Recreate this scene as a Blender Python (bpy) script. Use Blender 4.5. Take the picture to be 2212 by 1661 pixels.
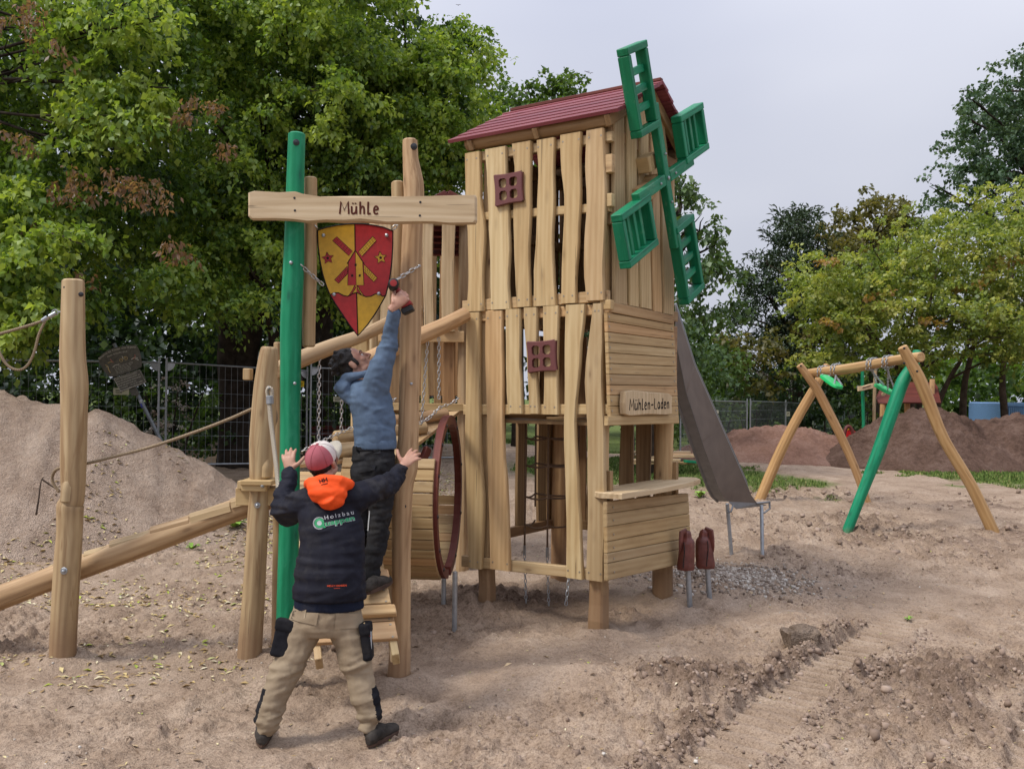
import bpy, bmesh, math, random
import numpy as np
from mathutils import Vector, Matrix, Quaternion, noise as mnoise
from mathutils.bvhtree import BVHTree

scene = bpy.context.scene
for _o in list(bpy.data.objects):
    bpy.data.objects.remove(_o)
COL = scene.collection
RND = random.Random(11)
NPR = np.random.default_rng(11)
PI = math.pi
rad = math.radians

# ------------------------------------------------------------------ camera
FPX, IMG_W, IMG_H = 1950.0, 2212.0, 1661.0
CAM_Z, ROLL, PITCH = 1.95, 0.010, math.atan(17.0 / 1950.0)
cam_data = bpy.data.cameras.new('camera')
cam = bpy.data.objects.new('camera', cam_data)
COL.objects.link(cam)
cam_data.sensor_width = 36.0
cam_data.lens = 36.0 * FPX / IMG_W
cam_data.clip_start, cam_data.clip_end = 0.05, 2000.0
cam.location = (0, 0, CAM_Z)
_fwd = Vector((0, math.cos(PITCH), math.sin(PITCH)))
_up0 = Vector((0, -math.sin(PITCH), math.cos(PITCH)))
_rt0 = Vector((1, 0, 0))
# the camera is turned a little: the horizon drops to the right of the picture
_rt = (_rt0 * math.cos(ROLL) + _up0 * math.sin(ROLL)).normalized()
_up = (_up0 * math.cos(ROLL) - _rt0 * math.sin(ROLL)).normalized()
cam.matrix_world = Matrix((( _rt.x, _up.x, -_fwd.x, 0), (_rt.y, _up.y, -_fwd.y, 0),
                           (_rt.z, _up.z, -_fwd.z, CAM_Z), (0, 0, 0, 1)))
scene.camera = cam

# ------------------------------------------------------------------ sky and sun
SUN_DIR = Vector((-0.60, -0.30, 0.90)).normalized()
world = bpy.data.worlds.new('World')
scene.world = world
world.use_nodes = True
_nt = world.node_tree
_nt.nodes.clear()
_out = _nt.nodes.new('ShaderNodeOutputWorld')
_bg = _nt.nodes.new('ShaderNodeBackground')
_sky = _nt.nodes.new('ShaderNodeTexSky')
_sky.sky_type = 'NISHITA'
_sky.sun_disc = False
_sky.sun_elevation = math.asin(SUN_DIR.z)
_sky.sun_rotation = math.atan2(SUN_DIR.x, SUN_DIR.y)
_tc = _nt.nodes.new('ShaderNodeTexCoord')
_mp = _nt.nodes.new('ShaderNodeMapping')
_mp.inputs['Scale'].default_value = (1.0, 1.0, 2.4)
_nz = _nt.nodes.new('ShaderNodeTexNoise')
_nz.inputs['Scale'].default_value = 1.5
_nz.inputs['Detail'].default_value = 3.0
_nz.inputs['Roughness'].default_value = 0.45
_cr = _nt.nodes.new('ShaderNodeValToRGB')
_cr.color_ramp.elements[0].position = 0.30
_cr.color_ramp.elements[0].color = (4.4, 4.7, 5.9, 1)
_cr.color_ramp.elements[1].position = 0.70
_cr.color_ramp.elements[1].color = (6.7, 6.85, 7.7, 1)
_mx = _nt.nodes.new('ShaderNodeMix')
_mx.data_type = 'RGBA'
_mx.inputs[0].default_value = 0.93
_nt.links.new(_tc.outputs['Generated'], _mp.inputs['Vector'])
_nt.links.new(_mp.outputs['Vector'], _nz.inputs['Vector'])
_nt.links.new(_nz.outputs['Fac'], _cr.inputs['Fac'])
_nt.links.new(_sky.outputs['Color'], _mx.inputs[6])
_nt.links.new(_cr.outputs['Color'], _mx.inputs[7])
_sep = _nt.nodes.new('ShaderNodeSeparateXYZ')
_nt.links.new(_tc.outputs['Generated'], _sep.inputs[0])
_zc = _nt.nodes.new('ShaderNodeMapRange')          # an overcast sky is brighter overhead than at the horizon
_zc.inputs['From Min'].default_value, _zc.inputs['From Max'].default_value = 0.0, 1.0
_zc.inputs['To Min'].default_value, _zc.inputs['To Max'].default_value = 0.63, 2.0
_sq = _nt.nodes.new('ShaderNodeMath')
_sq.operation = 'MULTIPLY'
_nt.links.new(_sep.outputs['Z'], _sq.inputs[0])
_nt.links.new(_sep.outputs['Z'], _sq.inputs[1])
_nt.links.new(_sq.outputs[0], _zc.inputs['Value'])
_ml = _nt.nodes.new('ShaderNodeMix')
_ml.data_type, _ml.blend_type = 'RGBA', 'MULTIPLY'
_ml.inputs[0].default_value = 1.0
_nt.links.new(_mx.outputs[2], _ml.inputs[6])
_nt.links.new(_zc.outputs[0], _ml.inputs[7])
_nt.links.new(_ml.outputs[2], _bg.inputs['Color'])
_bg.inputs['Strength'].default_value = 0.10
_nt.links.new(_bg.outputs[0], _out.inputs['Surface'])

sun_data = bpy.data.lights.new('sun', 'SUN')
sun_data.energy = 2.0
sun_data.angle = rad(14)
sun_data.color = (1.0, 0.95, 0.87)
sun = bpy.data.objects.new('sun', sun_data)
COL.objects.link(sun)
sun.rotation_euler = (-SUN_DIR).to_track_quat('-Z', 'Y').to_euler()
sun.location = (-5, -5, 12)

scene.render.engine = 'CYCLES'
scene.view_settings.view_transform = 'Standard'
scene.view_settings.look = 'None'
scene.view_settings.exposure = 0.60
scene.view_settings.gamma = 1.0
scene.view_settings.use_curve_mapping = False
scene.cycles.max_bounces = 6
scene.cycles.diffuse_bounces = 3
scene.cycles.glossy_bounces = 2
scene.cycles.transmission_bounces = 3
scene.cycles.transparent_max_bounces = 4

# ------------------------------------------------------------------ measuring helpers
CAMP = Vector((0, 0, CAM_Z))

def ray(px, py):
    return _fwd + _rt * ((px - IMG_W / 2) / FPX) - _up * ((py - IMG_H / 2) / FPX)

def P(px, py, Y):
    """point of the photo (2212 px wide) at the distance Y in front of the camera"""
    d = ray(px, py)
    return CAMP + d * (Y / d.y)

def PL(px, py, pt, n):
    d = ray(px, py)
    return CAMP + d * ((Vector(pt) - CAMP).dot(n) / d.dot(n))

def sstep(a, b, x):
    t = np.clip((x - a) / (b - a), 0, 1)
    return t * t * (3 - 2 * t)

def ghf(x, y):
    """broad height of the ground: it rises gently behind the playground"""
    return 0.38 * sstep(6.0, 18.0, y) - 0.42 * sstep(23.0, 29.0, y) * sstep(0.0, 4.0, x)

def gz(x, y):
    return float(ghf(np.float64(x), np.float64(y)))

def G(px, py):
    d = ray(px, py)
    p = CAMP + d * (-CAM_Z / d.z)
    for _ in range(12):
        z = gz(p.x, p.y)
        p = CAMP + d * ((z - CAM_Z) / d.z)
    return p

# ------------------------------------------------------------------ numpy noise
def _hash(ix, iy, seed):
    h = (ix.astype(np.int64) * 374761393 + iy.astype(np.int64) * 668265263 + seed * 974634777) & 0x7fffffff
    h = ((h ^ (h >> 13)) * 1274126177) & 0x7fffffff
    h = ((h ^ (h >> 16)) * 60493) & 0x7fffffff
    return ((h ^ (h >> 11)) & 0xffff) / 65535.0

def vnoise(x, y, seed=0):
    ix, iy = np.floor(x), np.floor(y)
    fx, fy = x - ix, y - iy
    fx, fy = fx * fx * (3 - 2 * fx), fy * fy * (3 - 2 * fy)
    ix, iy = ix.astype(np.int64), iy.astype(np.int64)
    a, b = _hash(ix, iy, seed), _hash(ix + 1, iy, seed)
    c, d = _hash(ix, iy + 1, seed), _hash(ix + 1, iy + 1, seed)
    return (a * (1 - fx) + b * fx) * (1 - fy) + (c * (1 - fx) + d * fx) * fy - 0.5

def fbm(x, y, seed=0, octaves=4, gain=0.5):
    s, amp, f = 0, 1.0, 1.0
    for o in range(octaves):
        s = s + amp * vnoise(x * f + 17.3 * o, y * f - 9.1 * o, seed + o)
        amp *= gain
        f *= 2.03
    return s

# ------------------------------------------------------------------ objects
def tag(o, label=None, cat=None, group=None, kind=None):
    if label: o['label'] = label
    if cat: o['category'] = cat
    if group: o['group'] = group
    if kind: o['kind'] = kind
    return o

def empty(name, loc, label=None, cat=None, group=None):
    o = bpy.data.objects.new(name, None)
    o.empty_display_size = 0.1
    o.location = loc
    COL.objects.link(o)
    o['_loc'] = tuple(loc)
    return tag(o, label, cat, group)

def origin_of(o):
    v = Vector((0, 0, 0))
    while o is not None:
        v += Vector(o.location)
        o = o.parent
    return v

class MB:
    """collects pieces of ONE mesh in world coordinates; each vertex also carries its place along the grain"""
    def __init__(s):
        s.v, s.f, s.g, s.m = [], [], [], []

    def add(s, verts, faces, grain=None, mi=0):
        b = len(s.v)
        s.v += [tuple(v) for v in verts]
        s.g += [tuple(v) for v in (grain if grain is not None else verts)]
        s.f += [tuple(b + i for i in f) for f in faces]
        s.m += [mi] * len(faces)
        return s

    def box(s, c, ax, ay, az, sx, sy, sz, bev=0.0, mi=0):
        """box centred at c, unit axes ax ay az, full sizes; grain runs along az"""
        c, ax, ay, az = Vector(c), Vector(ax), Vector(ay), Vector(az)
        b = min(bev, sx * .45, sy * .45, sz * .45)
        hx, hy, hz = sx / 2, sy / 2, sz / 2
        if b <= 0:
            loc = [(x, y, z) for z in (-hz, hz) for (x, y) in ((-hx, -hy), (hx, -hy), (hx, hy), (-hx, hy))]
            fs = [(3, 2, 1, 0), (4, 5, 6, 7), (0, 1, 5, 4), (1, 2, 6, 5), (2, 3, 7, 6), (3, 0, 4, 7)]
        else:
            ring = [(-hx + b, -hy), (hx - b, -hy), (hx, -hy + b), (hx, hy - b), (hx - b, hy), (-hx + b, hy), (-hx, hy - b), (-hx, -hy + b)]
            ins = [(x * (hx - b) / hx, y * (hy - b) / hy) for x, y in ring]
            loc = [(x, y, -hz) for x, y in ins] + [(x, y, -hz + b) for x, y in ring] + [(x, y, hz - b) for x, y in ring] + [(x, y, hz) for x, y in ins]
            fs = [tuple(range(7, -1, -1)), tuple(range(24, 32))]
            for k in range(3):
                for i in range(8):
                    j = (i + 1) % 8
                    fs.append((k * 8 + i, k * 8 + j, k * 8 + 8 + j, k * 8 + 8 + i))
        s.add([c + ax * x + ay * y + az * z for x, y, z in loc], fs, loc, mi)
        return s

    def abox(s, x0, x1, y0, y1, z0, z1, bev=0.0, mi=0):
        return s.box(((x0 + x1) / 2, (y0 + y1) / 2, (z0 + z1) / 2), (1, 0, 0), (0, 1, 0), (0, 0, 1), abs(x1 - x0), abs(y1 - y0), abs(z1 - z0), bev, mi)

    def bar(s, p0, p1, w, d, up=(0, 0, 1), bev=0.004, mi=0):
        """squared timber from p0 to p1; w across, d along `up`"""
        p0, p1 = Vector(p0), Vector(p1)
        az = (p1 - p0)
        L = az.length
        az.normalize()
        ay = Vector(up) - az * Vector(up).dot(az)
        ay.normalize()
        ax = ay.cross(az)
        return s.box((p0 + p1) / 2, ax, ay, az, w, d, L, bev, mi)

    def tube(s, pts, radii, seg=10, cap=True, rough=0.0, seed=0, closed=False, flat=1.0, mi=0, capround=0.0):
        pts = [Vector(p) for p in pts]
        n = len(pts)
        if not hasattr(radii, '__len__'):
            radii = [radii] * n
        rr = random.Random(seed)
        ph = [rr.uniform(0, 6.28) for _ in range(6)]
        V, Gc, F = [], [], []
        t0 = (pts[1] - pts[0]).normalized()
        nrm = Vector((0, 0, 1)) if abs(t0.z) < 0.9 else Vector((1, 0, 0))
        nrm = (nrm - t0 * nrm.dot(t0)).normalized()
        L = 0.0
        for i, p in enumerate(pts):
            if closed:
                t = (pts[(i + 1) % n] - pts[i - 1]).normalized()
            else:
                t = (pts[min(i + 1, n - 1)] - pts[max(i - 1, 0)]).normalized()
            nrm = (nrm - t * nrm.dot(t)).normalized()
            bn = t.cross(nrm)
            if i: L += (pts[i] - pts[i - 1]).length
            for k in range(seg):
                a = 2 * PI * k / seg
                r = radii[i]
                if rough:
                    r *= 1 + rough * (math.sin(2 * a + ph[0] + L * 1.7) * .5 + math.sin(3 * a + ph[1] - L * 2.9) * .35 + math.sin(5 * a + ph[2] + L * 5.0) * .25 + .5 * math.sin(L * 4 + ph[3]))
                q = nrm * (math.cos(a) * r) + bn * (math.sin(a) * r * flat)
                V.append(p + q)
                Gc.append((math.cos(a) * r, math.sin(a) * r, L))
        m = n if closed else n - 1
        for i in range(m):
            i2 = (i + 1) % n
            for k in range(seg):
                k2 = (k + 1) % seg
                F.append((i * seg + k, i * seg + k2, i2 * seg + k2, i2 * seg + k))
        if cap and not closed:
            for end in (0, n - 1):
                c = sum((V[end * seg + k] for k in range(seg)), Vector()) / seg
                t = (pts[1] - pts[0]).normalized() * -1 if end == 0 else (pts[-1] - pts[-2]).normalized()
                ci = len(V)
                inner = []
                bb = min(0.012, radii[end] * .25)
                for k in range(seg):
                    v = V[end * seg + k]
                    inner.append(len(V))
                    V.append(c + (v - c) * (1 - bb / max(radii[end], 1e-5)) + t * bb * .8)
                    g = Gc[end * seg + k]
                    Gc.append((g[0] * .9, g[1] * .9, g[2]))
                for k in range(seg):
                    k2 = (k + 1) % seg
                    q = (end * seg + k, end * seg + k2, inner[k2], inner[k])
                    F.append(q if end else q[::-1])
                F.append(tuple(inner) if end else tuple(inner[::-1]))
        s.add(V, F, Gc, mi)
        return s

    def ball(s, c, r, seg=10, rings=6, sc=(1, 1, 1), rot=None, mi=0):
        V, F = [], []
        for i in range(rings + 1):
            th = PI * i / rings
            for k in range(seg):
                a = 2 * PI * k / seg
                v = Vector((math.sin(th) * math.cos(a) * sc[0], math.sin(th) * math.sin(a) * sc[1], math.cos(th) * sc[2])) * r
                if rot is not None: v = rot @ v
                V.append(v + Vector(c))
        for i in range(rings):
            for k in range(seg):
                k2 = (k + 1) % seg
                F.append((i * seg + k, (i + 1) * seg + k, (i + 1) * seg + k2, i * seg + k2))
        s.add(V, F, None, mi)
        return s

    def disc(s, c, n, r, depth, seg=12, dome=0.0, mi=0):
        """short round bolt head or washer standing on a face with normal n"""
        n = Vector(n).normalized()
        a = n.orthogonal().normalized()
        b = n.cross(a)
        c = Vector(c)
        V = [c + (a * math.cos(2 * PI * k / seg) + b * math.sin(2 * PI * k / seg)) * r for k in range(seg)]
        V += [c + n * depth + (a * math.cos(2 * PI * k / seg) + b * math.sin(2 * PI * k / seg)) * r * .86 for k in range(seg)]
        V.append(c + n * (depth + dome))
        F = [(k, (k + 1) % seg, seg + (k + 1) % seg, seg + k) for k in range(seg)]
        F += [(seg + k, seg + (k + 1) % seg, 2 * seg) for k in range(seg)]
        s.add(V, F, None, mi)
        return s

    def prism(s, poly, O, A, B, N, depth, bev=0.0, mi=0):
        """polygon given in the plane (A, B) at O, pushed along N by depth, front edge chamfered"""
        O, A, B, N = Vector(O), Vector(A), Vector(B), Vector(N)
        n = len(poly)
        cx = sum(p[0] for p in poly) / n
        cy = sum(p[1] for p in poly) / n
        def off(p, q):
            d = math.hypot(p[0] - cx, p[1] - cy)
            k = max(0, 1 - q / max(d, 1e-6))
            return (cx + (p[0] - cx) * k, cy + (p[1] - cy) * k)
        V = [O + A * x + B * y for x, y in poly] + [O + A * x + B * y + N * (depth - bev) for x, y in poly]
        g = [(x, 0, y) for x, y in poly] + [(x, depth, y) for x, y in poly]
        fr = [off(p, bev) for p in poly] if bev > 0 else None
        F = [tuple(range(n - 1, -1, -1))]
        F += [(i, (i + 1) % n, n + (i + 1) % n, n + i) for i in range(n)]
        if fr:
            V += [O + A * x + B * y + N * depth for x, y in fr]
            g += [(x, depth, y) for x, y in fr]
            F += [(n + i, n + (i + 1) % n, 2 * n + (i + 1) % n, 2 * n + i) for i in range(n)]
            F.append(tuple(range(2 * n, 3 * n)))
        else:
            F.append(tuple(range(n, 2 * n)))
        s.add(V, F, g, mi)
        return s

    def build(s, name, mats, parent=None, smooth=False, fix=True, auto=None):
        me = bpy.data.meshes.new(name)
        org = origin_of(parent) if parent is not None else None
        if org is None:
            lo = Vector([min(v[i] for v in s.v) for i in range(3)])
            hi = Vector([max(v[i] for v in s.v) for i in range(3)])
            org = Vector(((lo.x + hi.x) / 2, (lo.y + hi.y) / 2, lo.z))
            oloc = org
        else:
            oloc = Vector((0, 0, 0))
        me.from_pydata([(v[0] - org.x, v[1] - org.y, v[2] - org.z) for v in s.v], [], s.f)
        if fix:
            bm = bmesh.new()
            bm.from_mesh(me)
            bmesh.ops.recalc_face_normals(bm, faces=bm.faces)
            bm.to_mesh(me)
            bm.free()
        at = me.attributes.new('gc', 'FLOAT_VECTOR', 'POINT')
        at.data.foreach_set('vector', np.array(s.g, dtype=np.float32).ravel())
        if not isinstance(mats, (list, tuple)): mats = [mats]
        for m in mats: me.materials.append(m)
        if len(mats) > 1:
            me.polygons.foreach_set('material_index', np.array(s.m, dtype=np.int32))
        if smooth:
            me.shade_smooth()
            if auto is not None:
                try: me.set_sharp_from_angle(angle=rad(auto))
                except Exception: pass
        o = bpy.data.objects.new(name, me)
        COL.objects.link(o)
        o.parent = parent
        o.location = oloc
        return o

def np_mesh(name, verts, tris, mat, parent=None, attrs=None, smooth=False, quads=False):
    """large mesh straight from arrays (world coordinates)"""
    me = bpy.data.meshes.new(name)
    verts = np.asarray(verts, dtype=np.float32)
    if parent is not None:
        verts = verts - np.array(origin_of(parent), dtype=np.float32)
    tris = np.asarray(tris, dtype=np.int32)
    k = tris.shape[1]
    me.vertices.add(len(verts))
    me.vertices.foreach_set('co', verts.ravel())
    me.loops.add(tris.size)
    me.loops.foreach_set('vertex_index', tris.ravel())
    me.polygons.add(len(tris))
    me.polygons.foreach_set('loop_start', np.arange(0, tris.size, k, dtype=np.int32))
    me.polygons.foreach_set('loop_total', np.full(len(tris), k, dtype=np.int32))
    me.update(calc_edges=True)
    for nm, arr in (attrs or {}).items():
        arr = np.asarray(arr, dtype=np.float32)
        if arr.ndim == 1:
            at = me.attributes.new(nm, 'FLOAT', 'POINT')
            at.data.foreach_set('value', arr)
        else:
            at = me.attributes.new(nm, 'FLOAT_VECTOR', 'POINT')
            at.data.foreach_set('vector', arr.ravel())
    me.materials.append(mat)
    if smooth: me.shade_smooth()
    o = bpy.data.objects.new(name, me)
    COL.objects.link(o)
    o.parent = parent
    return o

# ------------------------------------------------------------------ materials
def srgb(r, g, b):
    f = lambda c: (c / 255 / 12.92) if c / 255 <= 0.04045 else ((c / 255 + 0.055) / 1.055) ** 2.4
    return (f(r), f(g), f(b), 1)

class NT:
    def __init__(s, name, rough=0.7, spec=0.3):
        s.m = bpy.data.materials.new(name)
        s.m.use_nodes = True
        s.t = s.m.node_tree
        s.b = s.t.nodes['Principled BSDF']
        s.b.inputs['Roughness'].default_value = rough
        s.b.inputs['Specular IOR Level'].default_value = spec
    def n(s, typ, **kw):
        nd = s.t.nodes.new(typ)
        for k, v in kw.items():
            if k in nd.inputs.keys() if hasattr(nd.inputs, 'keys') else False:
                nd.inputs[k].default_value = v
            else:
                setattr(nd, k, v)
        return nd
    def l(s, a, b):
        s.t.links.new(a, b)
    def attr(s, name):
        return s.n('ShaderNodeAttribute', attribute_name=name)
    def noise(s, vec, scale, detail=3.0, rough=0.5, dist=0.0):
        nd = s.n('ShaderNodeTexNoise')
        nd.inputs['Scale'].default_value = scale
        nd.inputs['Detail'].default_value = detail
        nd.inputs['Roughness'].default_value = rough
        nd.inputs['Distortion'].default_value = dist
        if vec is not None: s.l(vec, nd.inputs['Vector'])
        return nd
    def ramp(s, fac, stops):
        nd = s.n('ShaderNodeValToRGB')
        els = nd.color_ramp.elements
        while len(els) < len(stops): els.new(0.5)
        for e, (p, c) in zip(els, stops):
            e.position = p
            e.color = c if len(c) == 4 else (*c, 1)
        s.l(fac, nd.inputs['Fac'])
        return nd
    def mix(s, fac, a, b, mode='MIX'):
        nd = s.n('ShaderNodeMix', data_type='RGBA', blend_type=mode)
        for i, v in ((0, fac), (6, a), (7, b)):
            if isinstance(v, bpy.types.NodeSocket): s.l(v, nd.inputs[i])
            else: nd.inputs[i].default_value = v
        return nd.outputs[2]
    def math(s, op, a, b=0.0):
        nd = s.n('ShaderNodeMath', operation=op)
        for i, v in ((0, a), (1, b)):
            if isinstance(v, bpy.types.NodeSocket): s.l(v, nd.inputs[i])
            else: nd.inputs[i].default_value = v
        return nd.outputs[0]
    def mapping(s, vec, scale=(1, 1, 1), loc=None):
        nd = s.n('ShaderNodeMapping')
        nd.inputs['Scale'].default_value = scale
        s.l(vec, nd.inputs['Vector'])
        if loc is not None: s.l(loc, nd.inputs['Location'])
        return nd.outputs['Vector']
    def bump(s, h, strength=0.3, dist=0.01):
        nd = s.n('ShaderNodeBump')
        nd.inputs['Strength'].default_value = strength
        nd.inputs['Distance'].default_value = dist
        s.l(h, nd.inputs['Height'])
        s.l(nd.outputs[0], s.b.inputs['Normal'])
    def color(s, v):
        if isinstance(v, bpy.types.NodeSocket): s.l(v, s.b.inputs['Base Color'])
        else: s.b.inputs['Base Color'].default_value = v

def wood(name, dark, mid, light, knot=(0.10, 0.05, 0.025, 1), streak=0.35, stain=None, rough=0.62, knots=0.85, bump=0.25, worn=None):
    """planed or peeled timber; the pattern follows each piece's own grain and differs from piece to piece"""
    t = NT(name, rough, 0.25)
    gc = t.attr('gc').outputs['Vector']
    oi = t.n('ShaderNodeObjectInfo')
    off = t.n('ShaderNodeVectorMath', operation='SCALE')
    comb = t.n('ShaderNodeCombineXYZ')
    comb.inputs[0].default_value, comb.inputs[1].default_value, comb.inputs[2].default_value = 13.7, 29.1, 41.3
    t.l(comb.outputs[0], off.inputs[0])
    t.l(oi.outputs['Random'], off.inputs['Scale'])
    grain = t.mapping(gc, (48, 48, 2.0), off.outputs[0])
    n1 = t.noise(grain, 1.0, 4, 0.6, 0.4)
    broad = t.mapping(gc, (7, 7, 0.9), off.outputs[0])
    n2 = t.noise(broad, 1.0, 3, 0.55, 1.2)
    rings = t.n('ShaderNodeTexWave', wave_type='BANDS', bands_direction='X')
    rings.inputs['Scale'].default_value = 1.0
    rings.inputs['Distortion'].default_value = 9.0
    rings.inputs['Detail'].default_value = 2.0
    rings.inputs['Detail Scale'].default_value = 0.45
    t.l(t.mapping(gc, (6.5, 6.5, 0.5), off.outputs[0]), rings.inputs['Vector'])
    f = t.math('ADD', t.math('MULTIPLY', n1.outputs['Fac'], 0.32), t.math('MULTIPLY', n2.outputs['Fac'], 0.68))
    f = t.math('ADD', t.math('MULTIPLY', f, 0.88), t.math('MULTIPLY', rings.outputs['Fac'], 0.12))
    base = t.ramp(f, [(0.30, dark), (0.47, mid), (0.66, light)]).outputs['Color']
    # each piece leans a little to pink or to yellow
    tint = t.ramp(oi.outputs['Random'], [(0.0, (1.13, 0.98, 0.86, 1)), (0.25, (0.84, 0.82, 0.80, 1)), (0.5, (1.07, 1.08, 1.02, 1)), (0.75, (0.94, 0.88, 0.76, 1)), (1.0, (1.04, 1.02, 0.94, 1))]).outputs['Color']
    base = t.mix(1.0, base, tint, 'MULTIPLY')
    vor = t.n('ShaderNodeTexVoronoi')
    vor.inputs['Scale'].default_value = 1.0
    t.l(t.mapping(gc, (6.5, 6.5, 2.3), off.outputs[0]), vor.inputs['Vector'])
    kf = t.ramp(vor.outputs['Distance'], [(0.05, (1, 1, 1, 1)), (0.10, (.35, .35, .35, 1)), (0.20, (0, 0, 0, 1))]).outputs['Color']
    kn = t.math('MULTIPLY', kf, knots * 0.95)
    base = t.mix(kn, base, knot)
    ck = t.noise(t.mapping(gc, (60, 60, 1.1), off.outputs[0]), 1.0, 2, 0.5, 0.2)
    cf = t.ramp(ck.outputs['Fac'], [(0.285, (1, 1, 1, 1)), (0.305, (0, 0, 0, 1))]).outputs['Color']
    base = t.mix(t.math('MULTIPLY', cf, 0.7), base, tuple(0.3 * c for c in dark[:3]) + (1,))
    if streak:
        sm = t.noise(t.mapping(gc, (11, 11, 0.8), off.outputs[0]), 1.0, 4, 0.65, 0.8)
        sf = t.ramp(sm.outputs['Fac'], [(0.54, (0, 0, 0, 1)), (0.61, (.8, .8, .8, 1)), (0.75, (1, 1, 1, 1))]).outputs['Color']
        base = t.mix(t.math('MULTIPLY', sf, streak), base, (mid[0] * .62, mid[1] * .50, mid[2] * .40, 1))
    if worn is not None:
        wn = t.noise(t.mapping(gc, (9, 9, 3.5), off.outputs[0]), 1.0, 5, 0.7, 0.5)
        wf = t.ramp(wn.outputs['Fac'], [(0.55, (0, 0, 0, 1)), (0.74, (1, 1, 1, 1))]).outputs['Color']
        base = t.mix(t.math('MULTIPLY', wf, worn[1]), base, worn[0])
    if stain is not None:
        geo = t.n('ShaderNodeNewGeometry')
        sep = t.n('ShaderNodeSeparateXYZ')
        t.l(geo.outputs['Position'], sep.inputs[0])
        nn = t.noise(geo.outputs['Position'], 9.0, 4, 0.6)
        z = t.math('SUBTRACT', sep.outputs['Z'], t.math('MULTIPLY', nn.outputs['Fac'], stain[1]))
        fz = t.ramp(z, [(max(0.0, stain[0] - 0.26), (1, 1, 1, 1)), (stain[0], (0, 0, 0, 1))]).outputs['Color']
        base = t.mix(t.math('MULTIPLY', fz, stain[3]), base, stain[2])
    t.color(base)
    t.bump(t.math('ADD', n1.outputs['Fac'], t.math('MULTIPLY', n2.outputs['Fac'], 0.8)), bump, 0.004)
    return t.m

def plain(name, col, rough=0.6, spec=0.3, metal=0.0, var=0.18, scale=14.0, bump=0.0, bscale=60.0):
    t = NT(name, rough, spec)
    t.b.inputs['Metallic'].default_value = metal
    tc = t.n('ShaderNodeTexCoord')
    n = t.noise(tc.outputs['Object'], scale, 4, 0.6)
    c0 = tuple(max(0, c * (1 - var)) for c in col[:3]) + (1,)
    c1 = tuple(min(1, c * (1 + var)) for c in col[:3]) + (1,)
    t.color(t.ramp(n.outputs['Fac'], [(0.3, c0), (0.7, c1)]).outputs['Color'])
    if bump:
        n2 = t.noise(tc.outputs['Object'], bscale, 3, 0.6)
        t.bump(n2.outputs['Fac'], bump, 0.006)
    return t.m

M = {}
M['plank'] = wood('planed robinia boards', (0.385, 0.262, 0.132, 1), (0.475, 0.345, 0.188, 1), (0.56, 0.432, 0.255, 1), streak=0.10, knots=0.55)
M['plank_pale'] = wood('pale sanded boards', (0.39, 0.28, 0.17, 1), (0.50, 0.38, 0.245, 1), (0.60, 0.48, 0.33, 1), streak=0.10, knots=0.25)
M['panel'] = wood('panel boards', (0.31, 0.205, 0.10, 1), (0.41, 0.285, 0.148, 1), (0.495, 0.365, 0.205, 1), streak=0.12, knots=0.3)
M['log'] = wood('peeled logs', (0.28, 0.19, 0.105, 1), (0.41, 0.295, 0.172, 1), (0.52, 0.40, 0.25, 1), streak=0.55, knots=0.5)
M['log_post'] = wood('peeled posts in the sand', (0.25, 0.170, 0.10, 1), (0.385, 0.275, 0.162, 1), (0.49, 0.375, 0.235, 1), streak=0.75, knots=0.5, stain=(0.28, 0.22, (0.22, 0.125, 0.072, 1), 0.6))
M['foot'] = wood('tower feet', (0.34, 0.22, 0.115, 1), (0.44, 0.30, 0.165, 1), (0.52, 0.38, 0.22, 1), streak=0.3, stain=(0.40, 0.34, (0.19, 0.105, 0.060, 1), 0.7))
M['step'] = wood('tread boards', (0.36, 0.23, 0.12, 1), (0.48, 0.33, 0.185, 1), (0.57, 0.41, 0.245, 1), streak=0.1, knots=0.2)
M['inner'] = wood('inner boards darkened for shade', (0.20, 0.125, 0.065, 1), (0.28, 0.18, 0.095, 1), (0.36, 0.245, 0.135, 1), streak=0.2)  # shade of the tower interior is put into this darker board colour
M['green'] = wood('green stained timber', (0.004, 0.135, 0.062, 1), (0.006, 0.185, 0.088, 1), (0.016, 0.245, 0.125, 1), knot=(0.01, 0.09, 0.05, 1), streak=0.25, rough=0.5, worn=((0.20, 0.33, 0.21, 1), 0.55))
M['green_post'] = wood('green stained post', (0.004, 0.155, 0.075, 1), (0.006, 0.21, 0.105, 1), (0.018, 0.28, 0.15, 1), knot=(0.01, 0.10, 0.06, 1), streak=0.35, rough=0.5, worn=((0.07, 0.34, 0.20, 1), 0.4), stain=(0.22, 0.10, (0.20, 0.11, 0.06, 1), 0.8))
M['roof'] = wood('red stained roof boards', (0.145, 0.031, 0.043, 1), (0.195, 0.046, 0.062, 1), (0.245, 0.072, 0.092, 1), knot=(0.10, 0.02, 0.025, 1), streak=0.2, rough=0.55)
M['redrib'] = wood('oxide red timber', (0.085, 0.020, 0.016, 1), (0.12, 0.030, 0.024, 1), (0.155, 0.045, 0.036, 1), knot=(0.06, 0.015, 0.012, 1), streak=0.15, rough=0.5)
M['sack'] = plain('red brown carved wood', (0.125, 0.036, 0.026, 1), 0.42, 0.45, var=0.45, scale=9, bump=0.5, bscale=22)
M['frame_red'] = plain('red brown plastic', (0.135, 0.045, 0.042, 1), 0.45, 0.4, var=0.08)
M['steel'] = plain('galvanised steel', (0.38, 0.40, 0.42, 1), 0.42, 0.5, metal=0.75, var=0.15, scale=25)
M['steel_dull'] = plain('dull grey pipe', (.17, .18, .185, 1), 0.55, 0.4, metal=0.4, var=0.25, scale=20)
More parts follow.
